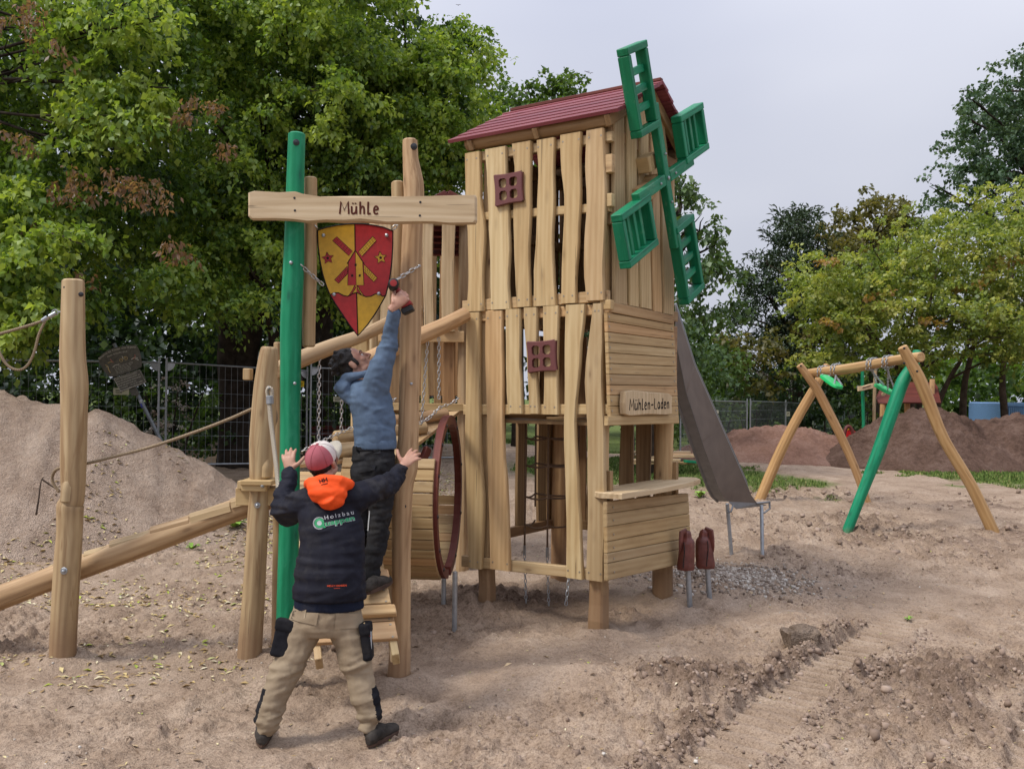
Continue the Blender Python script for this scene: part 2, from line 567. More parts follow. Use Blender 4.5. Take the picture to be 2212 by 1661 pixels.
M['chain'] = plain('chain steel', (0.50, 0.49, 0.47, 1), 0.35, 0.5, metal=0.85, var=0.15)
M['screw'] = plain('screw heads', (0.36, 0.31, 0.24, 1), 0.4, 0.5, metal=0.6, var=0.1)
M['cap'] = plain('black plastic caps', (0.012, 0.012, 0.014, 1), 0.35, 0.5, var=0.2)
M['slide'] = plain('brushed slide steel', (0.135, 0.100, 0.078, 1), 0.55, 0.35, metal=0.1, var=0.14, scale=5)
M['slide_edge'] = plain('slide edge steel', (0.22, 0.22, 0.225, 1), 0.42, 0.5, metal=0.6, var=0.1)
M['ink'] = plain('burnt lettering', (0.085, 0.026, 0.018, 1), 0.8, 0.1, var=0.2)
M['ink_black'] = plain('black lettering', (0.012, 0.010, 0.010, 1), 0.7, 0.1, var=0.2)
M['rope'] = None

def rope_mat(name, col, pitch=55.0):
    t = NT(name, 0.8, 0.15)
    gc = t.attr('gc').outputs['Vector']
    w = t.n('ShaderNodeTexWave', wave_type='BANDS', bands_direction='DIAGONAL')
    w.inputs['Scale'].default_value = 1.0
    w.inputs['Distortion'].default_value = 0.6
    t.l(t.mapping(gc, (60, 60, pitch)), w.inputs['Vector'])
    t.color(t.ramp(w.outputs['Fac'], [(0.05, tuple(0.45 * c for c in col[:3]) + (1,)), (0.5, col)]).outputs['Color'])
    t.bump(w.outputs['Fac'], 0.8, 0.006)
    return t.m
M['rope'] = rope_mat('beige rope', (0.42, 0.32, 0.21, 1))
M['rope_white'] = rope_mat('cream rope', (0.66, 0.58, 0.46, 1))
M['net'] = plain('old net rope', (0.16, 0.105, 0.07, 1), 0.85, 0.1, var=0.2, scale=60)
# ------------------------------------------------------------------ timber helpers
def wavy(mb, O, A, Lv, N, st, thick, bev=0.006, wob=0.006, seed=0, sub=14):
    """live-edged board: stations (along, left, right) in the plane (A, Lv) at O, outer face at O, body behind it (-N)"""
    rr = random.Random(seed)
    O, A, Lv, N = Vector(O), Vector(A), Vector(Lv), Vector(N)
    st = sorted(st)
    t0, t1 = st[0][0], st[-1][0]
    f1, f2, f3, f4 = (rr.uniform(2.2, 4.5), rr.uniform(5, 9), rr.uniform(2.2, 4.5), rr.uniform(5, 9))
    p1, p2, p3, p4 = (rr.uniform(0, 6.28) for _ in range(4))
    V, g, F = [], [], []
    for i in range(sub + 1):
        t = t0 + (t1 - t0) * i / sub
        for (a, b) in zip(st[:-1], st[1:]):
            if a[0] <= t <= b[0] + 1e-9:
                k = (t - a[0]) / max(b[0] - a[0], 1e-9)
                k = k * k * (3 - 2 * k) if len(st) > 2 else k
                l, r = a[1] + (b[1] - a[1]) * k, a[2] + (b[2] - a[2]) * k
                break
        l += wob * (math.sin(t * f1 + p1) + .5 * math.sin(t * f2 + p2))
        r += wob * (math.sin(t * f3 + p3) + .5 * math.sin(t * f4 + p4))
        sec = [(l, -thick), (l, -bev * 1.6), (l + bev, 0), (r - bev, 0), (r, -bev * 1.6), (r, -thick)]
        for x, d in sec:
            V.append(O + A * x + Lv * t + N * d)
            g.append((x, d, t))
    for i in range(sub):
        for k in range(6):
            k2 = (k + 1) % 6
            F.append((i * 6 + k, i * 6 + k2, (i + 1) * 6 + k2, (i + 1) * 6 + k))
    F.append(tuple(range(6)))
    F.append(tuple(range(sub * 6, sub * 6 + 6))[::-1])
    return mb.add(V, F, g)

def slab(mb, q, n, thick, bev=0.004, along=None):
    """flat board whose outer face is the quad q (in order), body behind it"""
    q = [Vector(p) for p in q]
    n = Vector(n).normalized()
    c = sum(q, Vector()) / 4
    e1, e2 = q[1] - q[0], q[3] - q[0]
    L = Vector(along) if along is not None else (e1 if e1.length >= e2.length else e2)
    L = L.normalized()
    X = L.cross(n).normalized()
    def ins(i):
        a, b = (q[(i + 1) % 4] - q[i]).normalized(), (q[(i - 1) % 4] - q[i]).normalized()
        return q[i] + (a + b) * bev
    V = [p - n * thick for p in q] + [p - n * bev for p in q] + [ins(i) for i in range(4)]
    g = [((v - c).dot(X), (v - c).dot(n), (v - c).dot(L)) for v in V]
    F = [(3, 2, 1, 0), (8, 9, 10, 11)]
    for k in (0, 4):
        for i in range(4):
            j = (i + 1) % 4
            F.append((k + i, k + j, k + 4 + j, k + 4 + i))
    return mb.add(V, F, g)

def log_path(p0, p1, r0, r1, bend=0.03, seed=0, n=14):
    rr = random.Random(seed)
    p0, p1 = Vector(p0), Vector(p1)
    d = (p1 - p0).normalized()
    a = d.orthogonal().normalized()
    b = d.cross(a)
    ph = [rr.uniform(0, 6.28) for _ in range(4)]
    pts, rs = [], []
    for i in range(n + 1):
        t = i / n
        w = math.sin(PI * t)
        pts.append(p0.lerp(p1, t) + a * (bend * w * math.sin(t * 4 + ph[0])) + b * (bend * w * math.sin(t * 5 + ph[1])))
        rs.append((r0 + (r1 - r0) * t) * (1 + .035 * math.sin(t * 9 + ph[2]) + .02 * math.sin(t * 17 + ph[3])))
    return pts, rs

def log(mb, p0, p1, r0, r1, bend=0.02, seed=0, seg=14, n=14, rough=0.05):
    pts, rs = log_path(p0, p1, r0, r1, bend, seed, n)
    return mb.tube(pts, rs, seg, True, rough, seed)

def px_log(mb, pts, seg=14, seed=0, rough=0.05, sub=4):
    """log through measured points [(point, radius)], smoothed"""
    out, rs = [], []
    n = len(pts)
    for i in range(n - 1):
        p0, p1, p2, p3 = (Vector(pts[max(0, min(n - 1, j))][0]) for j in (i - 1, i, i + 1, i + 2))
        for k in range(sub):
            t = k / sub
            out.append(0.5 * ((2 * p1) + (p2 - p0) * t + (2 * p0 - 5 * p1 + 4 * p2 - p3) * t * t + (3 * p1 - p0 - 3 * p2 + p3) * t ** 3))
            rs.append(pts[i][1] + (pts[i + 1][1] - pts[i][1]) * t)
    out.append(Vector(pts[-1][0]))
    rs.append(pts[-1][1])
    return mb.tube(out, rs, seg, True, rough, seed)

def chain(mb, pts, link=0.042, wire=0.0042, seg=8):
    """welded chain along a polyline"""
    pts = [Vector(p) for p in pts]
    cum = [0.0]
    for a, b in zip(pts[:-1], pts[1:]): cum.append(cum[-1] + (b - a).length)
    step = link - 2.2 * wire
    n = max(1, int(cum[-1] / step))
    def at(s):
        for i in range(len(pts) - 1):
            if s <= cum[i + 1] or i == len(pts) - 2:
                return pts[i].lerp(pts[i + 1], (s - cum[i]) / max(cum[i + 1] - cum[i], 1e-9))
    for k in range(n):
        c0, c1 = at(k * step), at((k + 1) * step)
        t = (c1 - c0).normalized()
        a = t.orthogonal().normalized()
        a = Quaternion(t, (k % 2) * PI / 2 + 0.4) @ a
        c = (c0 + c1) / 2
        hl, hw = link / 2 - wire, link * 0.24
        ring = []
        for i in range(10):
            th = 2 * PI * i / 10
            y = math.sin(th) * hw
            x = math.cos(th) * hw + (hl - hw) * (1 if math.cos(th) > 0.01 else -1 if math.cos(th) < -0.01 else 0)
            ring.append(c + t * x + a * y)
        mb.tube(ring, wire, 5, False, closed=True)
    return mb

def sag(p0, p1, drop, n=12):
    p0, p1 = Vector(p0), Vector(p1)
    return [p0.lerp(p1, i / n) - Vector((0, 0, drop * 4 * (i / n) * (1 - i / n))) for i in range(n + 1)]

# strokes of the hand-cut letters, in a box one unit high
STROKES = {
    'M': (0.95, [[(0.0, 0.0), (0.10, 1.0), (0.42, 0.30), (0.80, 1.0), (0.88, 0.0)]]),
    'ü': (0.66, [[(0.04, 0.62), (0.06, 0.15), (0.16, 0.02), (0.32, 0.06), (0.46, 0.22), (0.50, 0.62)], [(0.50, 0.40), (0.52, 0.0)], [(0.15, 0.84), (0.17, 0.90)], [(0.40, 0.84), (0.42, 0.90)]]),
    'h': (0.62, [[(0.05, 1.0), (0.07, 0.0)], [(0.07, 0.38), (0.22, 0.60), (0.38, 0.58), (0.44, 0.40), (0.46, 0.0)]]),
    'l': (0.42, [[(0.06, 1.0), (0.05, 0.10), (0.12, 0.02), (0.30, 0.04)]]),
    'e': (0.58, [[(0.08, 0.34), (0.42, 0.40), (0.36, 0.60), (0.20, 0.64), (0.07, 0.48), (0.06, 0.22), (0.18, 0.03), (0.44, 0.06)]]),
    'n': (0.62, [[(0.06, 0.60), (0.08, 0.0)], [(0.08, 0.40), (0.22, 0.60), (0.38, 0.58), (0.45, 0.40), (0.47, 0.0)]]),
    '-': (0.62, [[(0.06, 0.40), (0.48, 0.42)]]),
    'L': (0.62, [[(0.08, 1.0), (0.06, 0.04), (0.48, 0.02)]]),
    'a': (0.62, [[(0.44, 0.50), (0.28, 0.64), (0.10, 0.50), (0.08, 0.18), (0.22, 0.03), (0.42, 0.24), (0.46, 0.62)], [(0.45, 0.40), (0.50, 0.0)]]),
    'd': (0.62, [[(0.46, 1.0), (0.48, 0.0)], [(0.46, 0.44), (0.28, 0.60), (0.10, 0.46), (0.08, 0.18), (0.24, 0.03), (0.46, 0.20)]]),
}

def stroke_text(mb, txt, O, A, B, N, h, w, depth=0.003, gap=0.10):
    """letters cut with a router: rounded strokes of width w standing as inlay on the board"""
    O, A, B, N = Vector(O), Vector(A), Vector(B), Vector(N)
    x = 0.0
    for ch in txt:
        adv, strokes = STROKES[ch]
        for st in strokes:
            pts = []
            m = len(st)
            for i in range(m - 1):
                p = [Vector((*st[max(0, min(m - 1, j))], 0)) for j in (i - 1, i, i + 1, i + 2)]
                sharp = ch in 'ML-' or m == 2
                for k in range(1 if sharp else 5):
                    t = k / 5
                    pts.append(p[1] if sharp else 0.5 * ((2 * p[1]) + (p[2] - p[0]) * t + (2 * p[0] - 5 * p[1] + 4 * p[2] - p[3]) * t * t + (3 * p[1] - p[0] - 3 * p[2] + p[3]) * t ** 3))
            pts.append(Vector((*st[-1], 0)))
            W = [O + A * ((x + q.x) * h) + B * (q.y * h) for q in pts]
            mb.tube(W, w / 2, 8, True, flat=1.0)
        x += adv + gap
    # press flat onto the board
    k = O.dot(N)
    mb.v = [tuple(Vector(v) + N * ((k - Vector(v).dot(N)) * (1 - depth / (w / 2)))) for v in mb.v]
    return x * h

# ------------------------------------------------------------------ the mill tower
FR = Vector((0.736, 7.215, 0.0))
FD = Vector((-0.825, 0.565, 0.0)).normalized()
RD = Vector((0.565, 0.825, 0.0)).normalized()
UZ = Vector((0, 0, 1))
TW, TD = 1.265, 1.37

def T(u, w, z):
    return FR + FD * u + RD * w + UZ * z

def fF(px, py, proud=0.0):
    p = PL(px, py, FR - RD * proud, -RD)
    return ((p - FR).dot(FD), p.z)

def fR(px, py, proud=0.0):
    p = PL(px, py, FR - FD * proud, -FD)
    return ((p - FR).dot(RD), p.z)

def Fp(px, py, proud=0.0):
    return PL(px, py, FR - RD * proud, -RD)

def Rp(px, py, proud=0.0):
    return PL(px, py, FR - FD * proud, -FD)

tower = empty('mill_tower', FR, 'two storey timber play tower with red roof, live edged boards and a shop counter', 'play tower')

# four corner posts
post_base = {(0, 0): 1.0, (1, 0): 1.0, (0, 1): 1.0, (1, 1): 1.0}
for (a, b) in post_base:
    u = 0.075 if a == 0 else TW - 0.075
    w = 0.075 if b == 0 else TD - 0.075
    p0 = T(u, w, 0)
    p0.z = gz(p0.x, p0.y) - 0.35
    m = MB()
    if b == 0:
        # hewn square at the front, a little flared and uneven at the ground
        V, F, g = [], [], []
        rq = random.Random(31 + a)
        sec = [(-.5, -.38), (-.38, -.5), (.38, -.5), (.5, -.38), (.5, .38), (.38, .5), (-.38, .5), (-.5, .38)]
        zs = [p0.z, -.02, .12, .25, .38, .5, 1.2, 2.6, 4.02]
        for i, z in enumerate(zs):
            k = (.136 if i < 3 else .128 if i < 5 else .12) * (.92 if a else 1.0)
            dx, dy = rq.uniform(-.006, .006), rq.uniform(-.006, .006)
            for (x, y) in sec:
                V.append(T(u + x * k + dx, w + y * k + dy, z)); g.append((x * k, y * k, z))
        n8 = len(zs)
        F = [(i * 8 + q, i * 8 + (q + 1) % 8, i * 8 + 8 + (q + 1) % 8, i * 8 + 8 + q) for i in range(n8 - 1) for q in range(8)] + [tuple(range(8)), tuple(range(n8 * 8 - 1, n8 * 8 - 9, -1))]
        m.add(V, F, g)
    else:
        log(m, p0, T(u, w, 2.75 if a else 4.0), 0.092, 0.078, 0.02, 9 + a)
    m.build('post', M['foot'], tower, smooth=bool(b), auto=50)

screws = MB()
def screw(p, n):
    screws.disc(p, n, 0.0095, 0.002, 6)

# rails that carry the boards: (px of left top, left bottom, right top, right bottom) on the front
def front_rail(y0, y1, yr0, yr1, xl, xr, proud, thick, name='rail', mat='plank'):
    m = MB()
    q = [Fp(xl, y1, proud), Fp(xr, yr1, proud), Fp(xr, yr0, proud), Fp(xl, y0, proud)]
    slab(m, q, -RD, thick, 0.005)
    return m.build(name, M[mat], tower)

front_rail(333, 353, 283, 304, 1006, 1322, 0.012, 0.05)
front_rail(462, 479, 437, 456, 1006, 1316, 0.012, 0.05)
front_rail(650, 674, 627, 651, 998, 1312, 0.012, 0.05)
front_rail(674, 696, 656, 679, 998, 1314, 0.010, 0.06)
front_rail(874, 896, 873, 895, 1000, 1314, 0.012, 0.05)
front_rail(1200, 1223, 1232, 1256, 996, 1310, 0.012, 0.05)
# ends of the rails seen at the right corner of the upper storey
for (y0, y1, x0, x1) in ((333, 371, 1311, 1322), (418, 445, 1308, 1320), (648, 668, 1306, 1318)):
    m = MB()
    a, b = Fp(x0, y0, 0.04), Fp(x1, y1, 0.04)
    m.box(T(-0.02, 0.0, (a.z + b.z) / 2), RD, UZ, FD, 0.06, abs(a.z - b.z), 0.10, 0.005)
    m.build('rail_end', M['plank'], tower)

def X1(z): return 930 + .392 * z
def Y1(z): return 31 + .392 * z
def X2(z): return 930.4 + .4857 * z
def Y2(z): return 620.3 + .4857 * z

def front_board(st, proud, thick=0.032, seed=0, X=X1, Y=Y1, mat='plank', name='board', wob=0.0065):
    """st: (y, left x, right x) from top to bottom in the picture"""
    S = []
    for (y, xl, xr) in st:
        ul, z1 = fF(X(xl), Y(y), proud)
        ur, z2 = fF(X(xr), Y(y), proud)
        S.append(((z1 + z2) / 2, -ul + .002, -ur - .015))     # the measured right edge includes the board's side
    m = MB()
    wavy(m, FR - RD * proud, -FD, UZ, -RD, S, thick, 0.007, wob, seed)
    o = m.build(name, M[mat], tower)
    S.sort()
    for k, dz in ((0, .06), (-1, -.06)):
        z, l, r = S[k]
        for x in (l + .028, r - .028):
            screw(FR - RD * proud + (-FD) * x + UZ * (z + dz), -RD)
    return o

UP = [
    [(760, 186, 275), (1000, 190, 280), (1200, 203, 305), (1450, 200, 298), (1636, 194, 300)],
    [(735, 300, 418), (880, 310, 425), (1150, 318, 440), (1300, 326, 446), (1500, 322, 436), (1626, 324, 440)],
    [(705, 445, 556), (850, 462, 560), (1100, 452, 558), (1300, 455, 553), (1480, 462, 556), (1612, 470, 556)],
    [(686, 577, 688), (860, 588, 682), (1050, 580, 690), (1250, 580, 684), (1450, 566, 688), (1606, 560, 694)],
    [(655, 712, 842), (800, 715, 832), (1000, 728, 838), (1250, 722, 820), (1450, 718, 806), (1592, 716, 806)],
    [(632, 855, 966), (800, 852, 966), (1000, 858, 968), (1250, 840, 964), (1400, 838, 960), (1576, 848, 966)],
]
for i, st in enumerate(UP): front_board(st, 0.050, 0.035, 20 + i, mat='plank')
LOW = [
    [(112, 152, 222), (400, 152, 222), (700, 152, 228), (950, 155, 240), (1100, 160, 235), (1251, 162, 226)],
    [(106, 242, 326), (560, 244, 324), (760, 248, 328), (900, 252, 346), (1050, 258, 352), (1258, 262, 358)],
    [(97, 328, 402), (330, 330, 402), (450, 334, 412), (562, 342, 416)],
    [(90, 412, 478), (330, 424, 474), (562, 430, 482)],
    [(83, 496, 576), (330, 498, 570), (566, 494, 570)],
    [(77, 594, 692), (300, 590, 668), (560, 592, 650), (900, 596, 664), (1100, 600, 676), (1296, 596, 682)],
    [(72, 716, 768), (250, 700, 772), (400, 684, 772), (750, 690, 778), (1000, 698, 778), (1306, 688, 776)],
]
for i, st in enumerate(LOW): front_board(st, 0.048, 0.035, 40 + i, X2, Y2, 'plank')

# plastic windows with four rounded lights
def window_frame(c4, proud):
    """c4: corners tl tr br bl in the picture"""
    q = [Fp(x, y, proud) for x, y in c4]
    n = 40
    bm_v, F = [], []
    def edge(s, t):
        a = q[0].lerp(q[1], s)
        b = q[3].lerp(q[2], s)
        return a.lerp(b, t)
    def inside(s, t):
        for cs in (0.315, 0.685):
            for ct in (0.30, 0.70):
                dx, dy = abs(s - cs) / 0.135, abs(t - ct) / 0.145
                if dx ** 4 + dy ** 4 < 1: return True
        return False
    def bow(s, t):
        # concave sides: corners stick out
        ss = s + (0.5 - s) * 0.07 * (1 - (2 * t - 1) ** 2) * abs(2 * s - 1)
        tt = t + (0.5 - t) * 0.07 * (1 - (2 * s - 1) ** 2) * abs(2 * t - 1)
        return ss, tt
    idx = {}
    m = MB()
    V, g = [], []
    def vid(i, j, k):
        if (i, j, k) not in idx:
            s, t = bow(i / n, j / n)
            p = edge(s, t)
            edge_d = min(i, j, n - i, n - j)
            d = -0.006 if (k == 0 and edge_d == 0) else 0.0
            V.append(p + (-RD) * (d if k == 0 else -0.03))
            g.append((s, k, t))
            idx[(i, j, k)] = len(V) - 1
        return idx[(i, j, k)]
    keep = [[not inside(*( (i + .5) / n, (j + .5) / n)) for j in range(n)] for i in range(n)]
    for i in range(n):
        for j in range(n):
            if not keep[i][j]: continue
            if min(i, n - 1 - i) + min(j, n - 1 - j) < 2: continue
            F.append((vid(i, j, 0), vid(i + 1, j, 0), vid(i + 1, j + 1, 0), vid(i, j + 1, 0)))
            for (di, dj, e) in ((-1, 0, ((i, j), (i, j + 1))), (1, 0, ((i + 1, j), (i + 1, j + 1))), (0, -1, ((i, j), (i + 1, j))), (0, 1, ((i, j + 1), (i + 1, j + 1)))):
                a, b = i + di, j + dj
                if a < 0 or b < 0 or a >= n or b >= n or not keep[a][b]:
                    F.append((vid(*e[0], 0), vid(*e[1], 0), vid(*e[1], 1), vid(*e[0], 1)))
    m.add(V, F, g)
    return m.build('window', M['frame_red'], tower)

def c1(*p): return [(X1(x), Y1(y)) for x, y in p]
def c2(*p): return [(X2(x), Y2(y)) for x, y in p]
tag(window_frame(c1((343, 884), (505, 858), (510, 1032), (352, 1064)), 0.085), 'upper red brown four light window frame')
tag(window_frame(c2((422, 240), (556, 230), (560, 374), (428, 384)), 0.085), 'lower red brown four light window frame')

# right face: gable boards of the upper storey (live edged)
def right_board(st, proud, seed, X=X1, Y=Y1, mat='plank', thick=0.03):
    S = []
    for (y, xl, xr) in st:
        wl, z1 = fR(X(xl), Y(y), proud)
        wr, z2 = fR(X(xr), Y(y), proud)
        S.append(((z1 + z2) / 2, wl + .024, wr - .004))
    m = MB()
    wavy(m, FR - FD * proud, RD, UZ, -FD, S, thick, 0.006, 0.004, seed)
    return m.build('board', M[mat], tower)
for i, st in enumerate([
    [(520, 1006, 1070), (800, 1008, 1074), (1100, 1006, 1078), (1594, 1010, 1084)],
    [(470, 1076, 1140), (800, 1080, 1142), (1100, 1084, 1140), (1608, 1090, 1148)],
    [(420, 1140, 1205), (800, 1148, 1206), (1200, 1154, 1214), (1620, 1156, 1222)],
    [(450, 1208, 1255), (800, 1212, 1262), (1250, 1218, 1268), (1640, 1228, 1278)],
    [(560, 1258, 1290), (800, 1266, 1312), (1200, 1272, 1330), (1652, 1282, 1344)],
]):
    right_board(st, 0.045, 70 + i)
# rails behind them
for z in (2.66, 3.35, 4.05):
    m = MB()
    m.bar(T(-0.0, 0.03, z), T(-0.0, TD - 0.02, z), 0.06, 0.09)
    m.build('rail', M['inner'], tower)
# trim board between the storeys and the shop front of horizontal boards
Q = lambda pts, d: [Rp(X2(x), Y2(y), d) for x, y in pts]
m = MB(); slab(m, Q([(793, 110), (1082, 166), (1082, 128), (793, 62)], 0.05), -FD, 0.05, 0.005); m.build('trim_board', M['panel'], tower)
ls = [112, 152, 199, 245, 291, 339, 387, 434, 481, 528, 573]
rs = [167, 201, 235, 274, 313, 353, 396, 440, 484, 528, 568]
for i in range(len(ls) - 1):
    d0, d1 = 0.055 + .004 * i, 0.055 + .004 * (i + 1)
    xl0, xl1 = 785 + 1.6 * i * (1 if i < 8 else 0.9), 785 + 1.6 * (i + 1)
    xr0, xr1 = 1081 + 2.2 * i, 1081 + 2.2 * (i + 1)
    q = [Rp(X2(xl1), Y2(ls[i + 1]) - .5, d1), Rp(X2(xr1), Y2(rs[i + 1]) - .5, d1), Rp(X2(xr0), Y2(rs[i]) + .8, d0), Rp(X2(xl0), Y2(ls[i]) + .8, d0)]
    m = MB(); slab(m, q, -FD, 0.03, 0.004); m.build('panel_board', M['panel'], tower)
    for x, yy in ((xl0 + 9, (ls[i] + ls[i + 1]) / 2), (xr0 - 9, (rs[i] + rs[i + 1]) / 2)):
        screw(Rp(X2(x), Y2(yy), d1 + .003), -FD)
m = MB(); slab(m, Q([(789, 615), (1106, 606), (1104, 568), (790, 573)], 0.115), -FD, 0.035, 0.006); m.build('panel_board', M['panel'], tower)
# dark carcass behind the shop boards
m = MB()
m.bar(T(0.0, 0.05, 2.18), T(0.0, TD - 0.04, 2.18), 0.07, 0.78)
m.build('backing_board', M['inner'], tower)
# carved name board of the shop
nb = MB()
d = 0.150
qs = [(1351, 846), (1372, 843), (1395, 846), (1420, 848), (1447, 850), (1453, 856), (1452, 874), (1453, 893), (1440, 896), (1400, 896), (1360, 898), (1350, 894), (1349, 870)]
pts = [Rp(x, y, d) for x, y in qs]
poly = [((p - FR).dot(RD), p.z) for p in pts]
nb.prism(poly, FR - FD * (d - 0.045), RD, UZ, -FD, 0.045, 0.012)
nb = nb.build('name_board', M['plank_pale'], tower)
tag(nb, 'shop name board reading Mühlen-Laden in black')
le = MB()
p0, p1 = Rp(1360, 886, d), Rp(1447, 882, d)
wl = (p1 - p0).length
tmp = MB(); unit = stroke_text(tmp, 'Mühlen-Laden', (0, 0, 0), (1, 0, 0), (0, 1, 0), (0, 0, 1), 1.0, 0.1)
hh = wl / unit
hz = (Rp(1362, 862, d) - Rp(1360, 886, d)).z
O = p0
stroke_text(le, 'Mühlen-Laden', O - FD * 0.0, (p1 - p0).normalized() * (hh / hz), UZ, -FD, hz, 0.013, 0.003)
le.build('lettering', M['ink_black'], nb)

# shop counter
def X3(z): return 1271.6 + .3175 * z
def Y3(z): return 837.4 + .3175 * z
cl = [772, 856, 946, 1048, 1126, 1196, 1312]
crr = [716, 773, 856, 939, 1019, 1081, 1186]
for i in range(6):
    d0, d1 = 0.075 + .008 * i, 0.075 + .008 * (i + 1)
    xl0, xl1 = 124 + 1.2 * i, 124 + 1.2 * (i + 1)
    xr0, xr1 = 678 + 4.2 * i, 678 + 4.2 * (i + 1)
    q = [Rp(X3(xl1), Y3(cl[i + 1]) - .4, d1), Rp(X3(xr1), Y3(crr[i + 1]) - .4, d1), Rp(X3(xr0), Y3(crr[i]) + .6, d0), Rp(X3(xl0), Y3(cl[i]) + .6, d0)]
    m = MB(); slab(m, q, -FD, 0.034, 0.005); m.build('counter_board', M['panel'], tower)
    screw(Rp(X3(xl0 + 45), Y3((cl[i] + cl[i + 1]) / 2), d1 + .003), -FD)
for w in (0.05, TD - 0.05):
    m = MB(); m.bar(T(-0.03, w, 0.52), T(-0.02, w, 1.33), 0.05, 0.06); m.build('counter_upright', M['inner'], tower)
ct = MB()
poly = []
zc = fR(1400, 1075, 0.12)[1]
for (w, o) in ((-0.10, 0.02), (-0.06, 0.20), (0.3, 0.23), (0.75, 0.245), (1.2, 0.24), (1.50, 0.20), (1.62, 0.10), (1.56, -0.02), (1.3, -0.10), (0.5, -0.12), (0.0, -0.12)):
    poly.append((w, o))
zc2 = fR(1313, 1081, 0.2)[1]
ct.prism(poly, FR + UZ * (zc2 - 0.012), RD, -FD, UZ, 0.045, 0.008)
ct.g = [(g[2], g[1], g[0]) for g in ct.g]
ct.build('counter_top', M['plank_pale'], tower)

# boards of the back and of the left side, seen through the openings
rr = random.Random(5)
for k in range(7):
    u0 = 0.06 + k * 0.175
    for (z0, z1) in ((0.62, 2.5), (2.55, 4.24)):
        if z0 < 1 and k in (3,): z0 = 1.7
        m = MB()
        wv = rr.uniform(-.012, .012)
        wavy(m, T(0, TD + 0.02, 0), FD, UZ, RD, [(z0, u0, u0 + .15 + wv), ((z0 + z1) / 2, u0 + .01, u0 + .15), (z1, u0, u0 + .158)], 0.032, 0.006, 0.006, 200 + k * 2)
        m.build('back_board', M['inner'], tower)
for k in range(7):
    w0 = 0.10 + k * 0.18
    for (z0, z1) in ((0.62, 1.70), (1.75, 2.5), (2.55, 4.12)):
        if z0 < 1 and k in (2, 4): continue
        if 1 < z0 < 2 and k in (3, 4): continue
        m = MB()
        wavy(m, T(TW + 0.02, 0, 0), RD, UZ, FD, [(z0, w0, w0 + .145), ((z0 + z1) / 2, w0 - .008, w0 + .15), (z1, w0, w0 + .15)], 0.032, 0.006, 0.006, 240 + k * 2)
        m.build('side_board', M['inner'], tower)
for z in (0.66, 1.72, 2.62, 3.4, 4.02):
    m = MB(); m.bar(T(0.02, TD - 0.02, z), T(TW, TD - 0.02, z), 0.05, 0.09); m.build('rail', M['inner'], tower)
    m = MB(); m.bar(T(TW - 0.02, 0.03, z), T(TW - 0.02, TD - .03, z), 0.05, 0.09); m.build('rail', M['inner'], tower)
# floors of both storeys, one board next to the other, with the climbing hole in the lower one
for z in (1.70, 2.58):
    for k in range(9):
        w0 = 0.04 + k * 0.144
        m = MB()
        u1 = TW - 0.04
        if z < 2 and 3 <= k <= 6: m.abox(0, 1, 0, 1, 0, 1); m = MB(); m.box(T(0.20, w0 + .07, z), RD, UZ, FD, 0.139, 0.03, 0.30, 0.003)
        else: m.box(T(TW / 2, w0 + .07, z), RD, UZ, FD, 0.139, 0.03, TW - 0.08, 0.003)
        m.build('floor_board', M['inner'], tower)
# wall plates under the roof
zb_ = (fF(1308, 258)[1] + fF(989, 318)[1]) / 2
for (a, b) in (((-0.02, 0.0), (TW + 0.12, 0.0)), ((-0.02, TD - 0.03), (TW + 0.12, TD - 0.03))):
    m = MB(); log(m, T(*a, zb_), T(*b, zb_), 0.065, 0.065, 0.004, 3, 10, 6); m.build('roof_beam', M['inner'], tower, smooth=True, auto=40)
# rafters
RZ0, RZ1, OV = 4.16, 4.62, 0.115
def roof_z(w): return RZ0 + (RZ1 - RZ0) * (1 - abs(w - TD / 2) / (TD / 2 + OV))
for u in (-0.05, TW / 2, TW + 0.05):
    for s in (0, 1):
        w0 = -OV + 0.04 if s == 0 else TD + OV - 0.04
        m = MB(); m.bar(T(u, w0, roof_z(w0) - .075), T(u, TD / 2, roof_z(TD / 2) - .075), 0.05, 0.09); m.build('rafter', M['inner'], tower)
# overlapping roof boards
nb_ = 7
for s in (0, 1):
    for k in range(nb_):
        f0, f1 = k / nb_, (k + 1) / nb_ + 0.06
        wa = -OV + (TD / 2 + OV) * f0
        wb = -OV + (TD / 2 + OV) * min(1.0, f1)
        za, zb = roof_z(wa), roof_z(wb)
        if s: wa, wb = TD - wa, TD - wb
        lift = 0.019
        u0, u1 = -0.16 + RND.uniform(-.012, .012), 1.53 + RND.uniform(-.02, .02) - 0.02 * k
        if s: u1 = 1.5
        A, B = T(u0, wa, za + lift), T(u1, wa, za + lift)
        Cc, D = T(u1, wb, zb + .004), T(u0, wb, zb + .004)
        n = (B - A).cross(D - A).normalized()
        if n.z < 0: n = -n
        m = MB(); slab(m, [A, B, Cc, D], n, 0.030, 0.003); m.build('roof_board', M['roof'], tower)
m = MB(); m.bar(T(-0.16, TD / 2, RZ1 + .012), T(1.40, TD / 2, RZ1 + .012), 0.05, 0.03); m.build('ridge_board', M['redrib'], tower)
screws.build('screw_heads', M['screw'], tower)['kind'] = 'stuff'

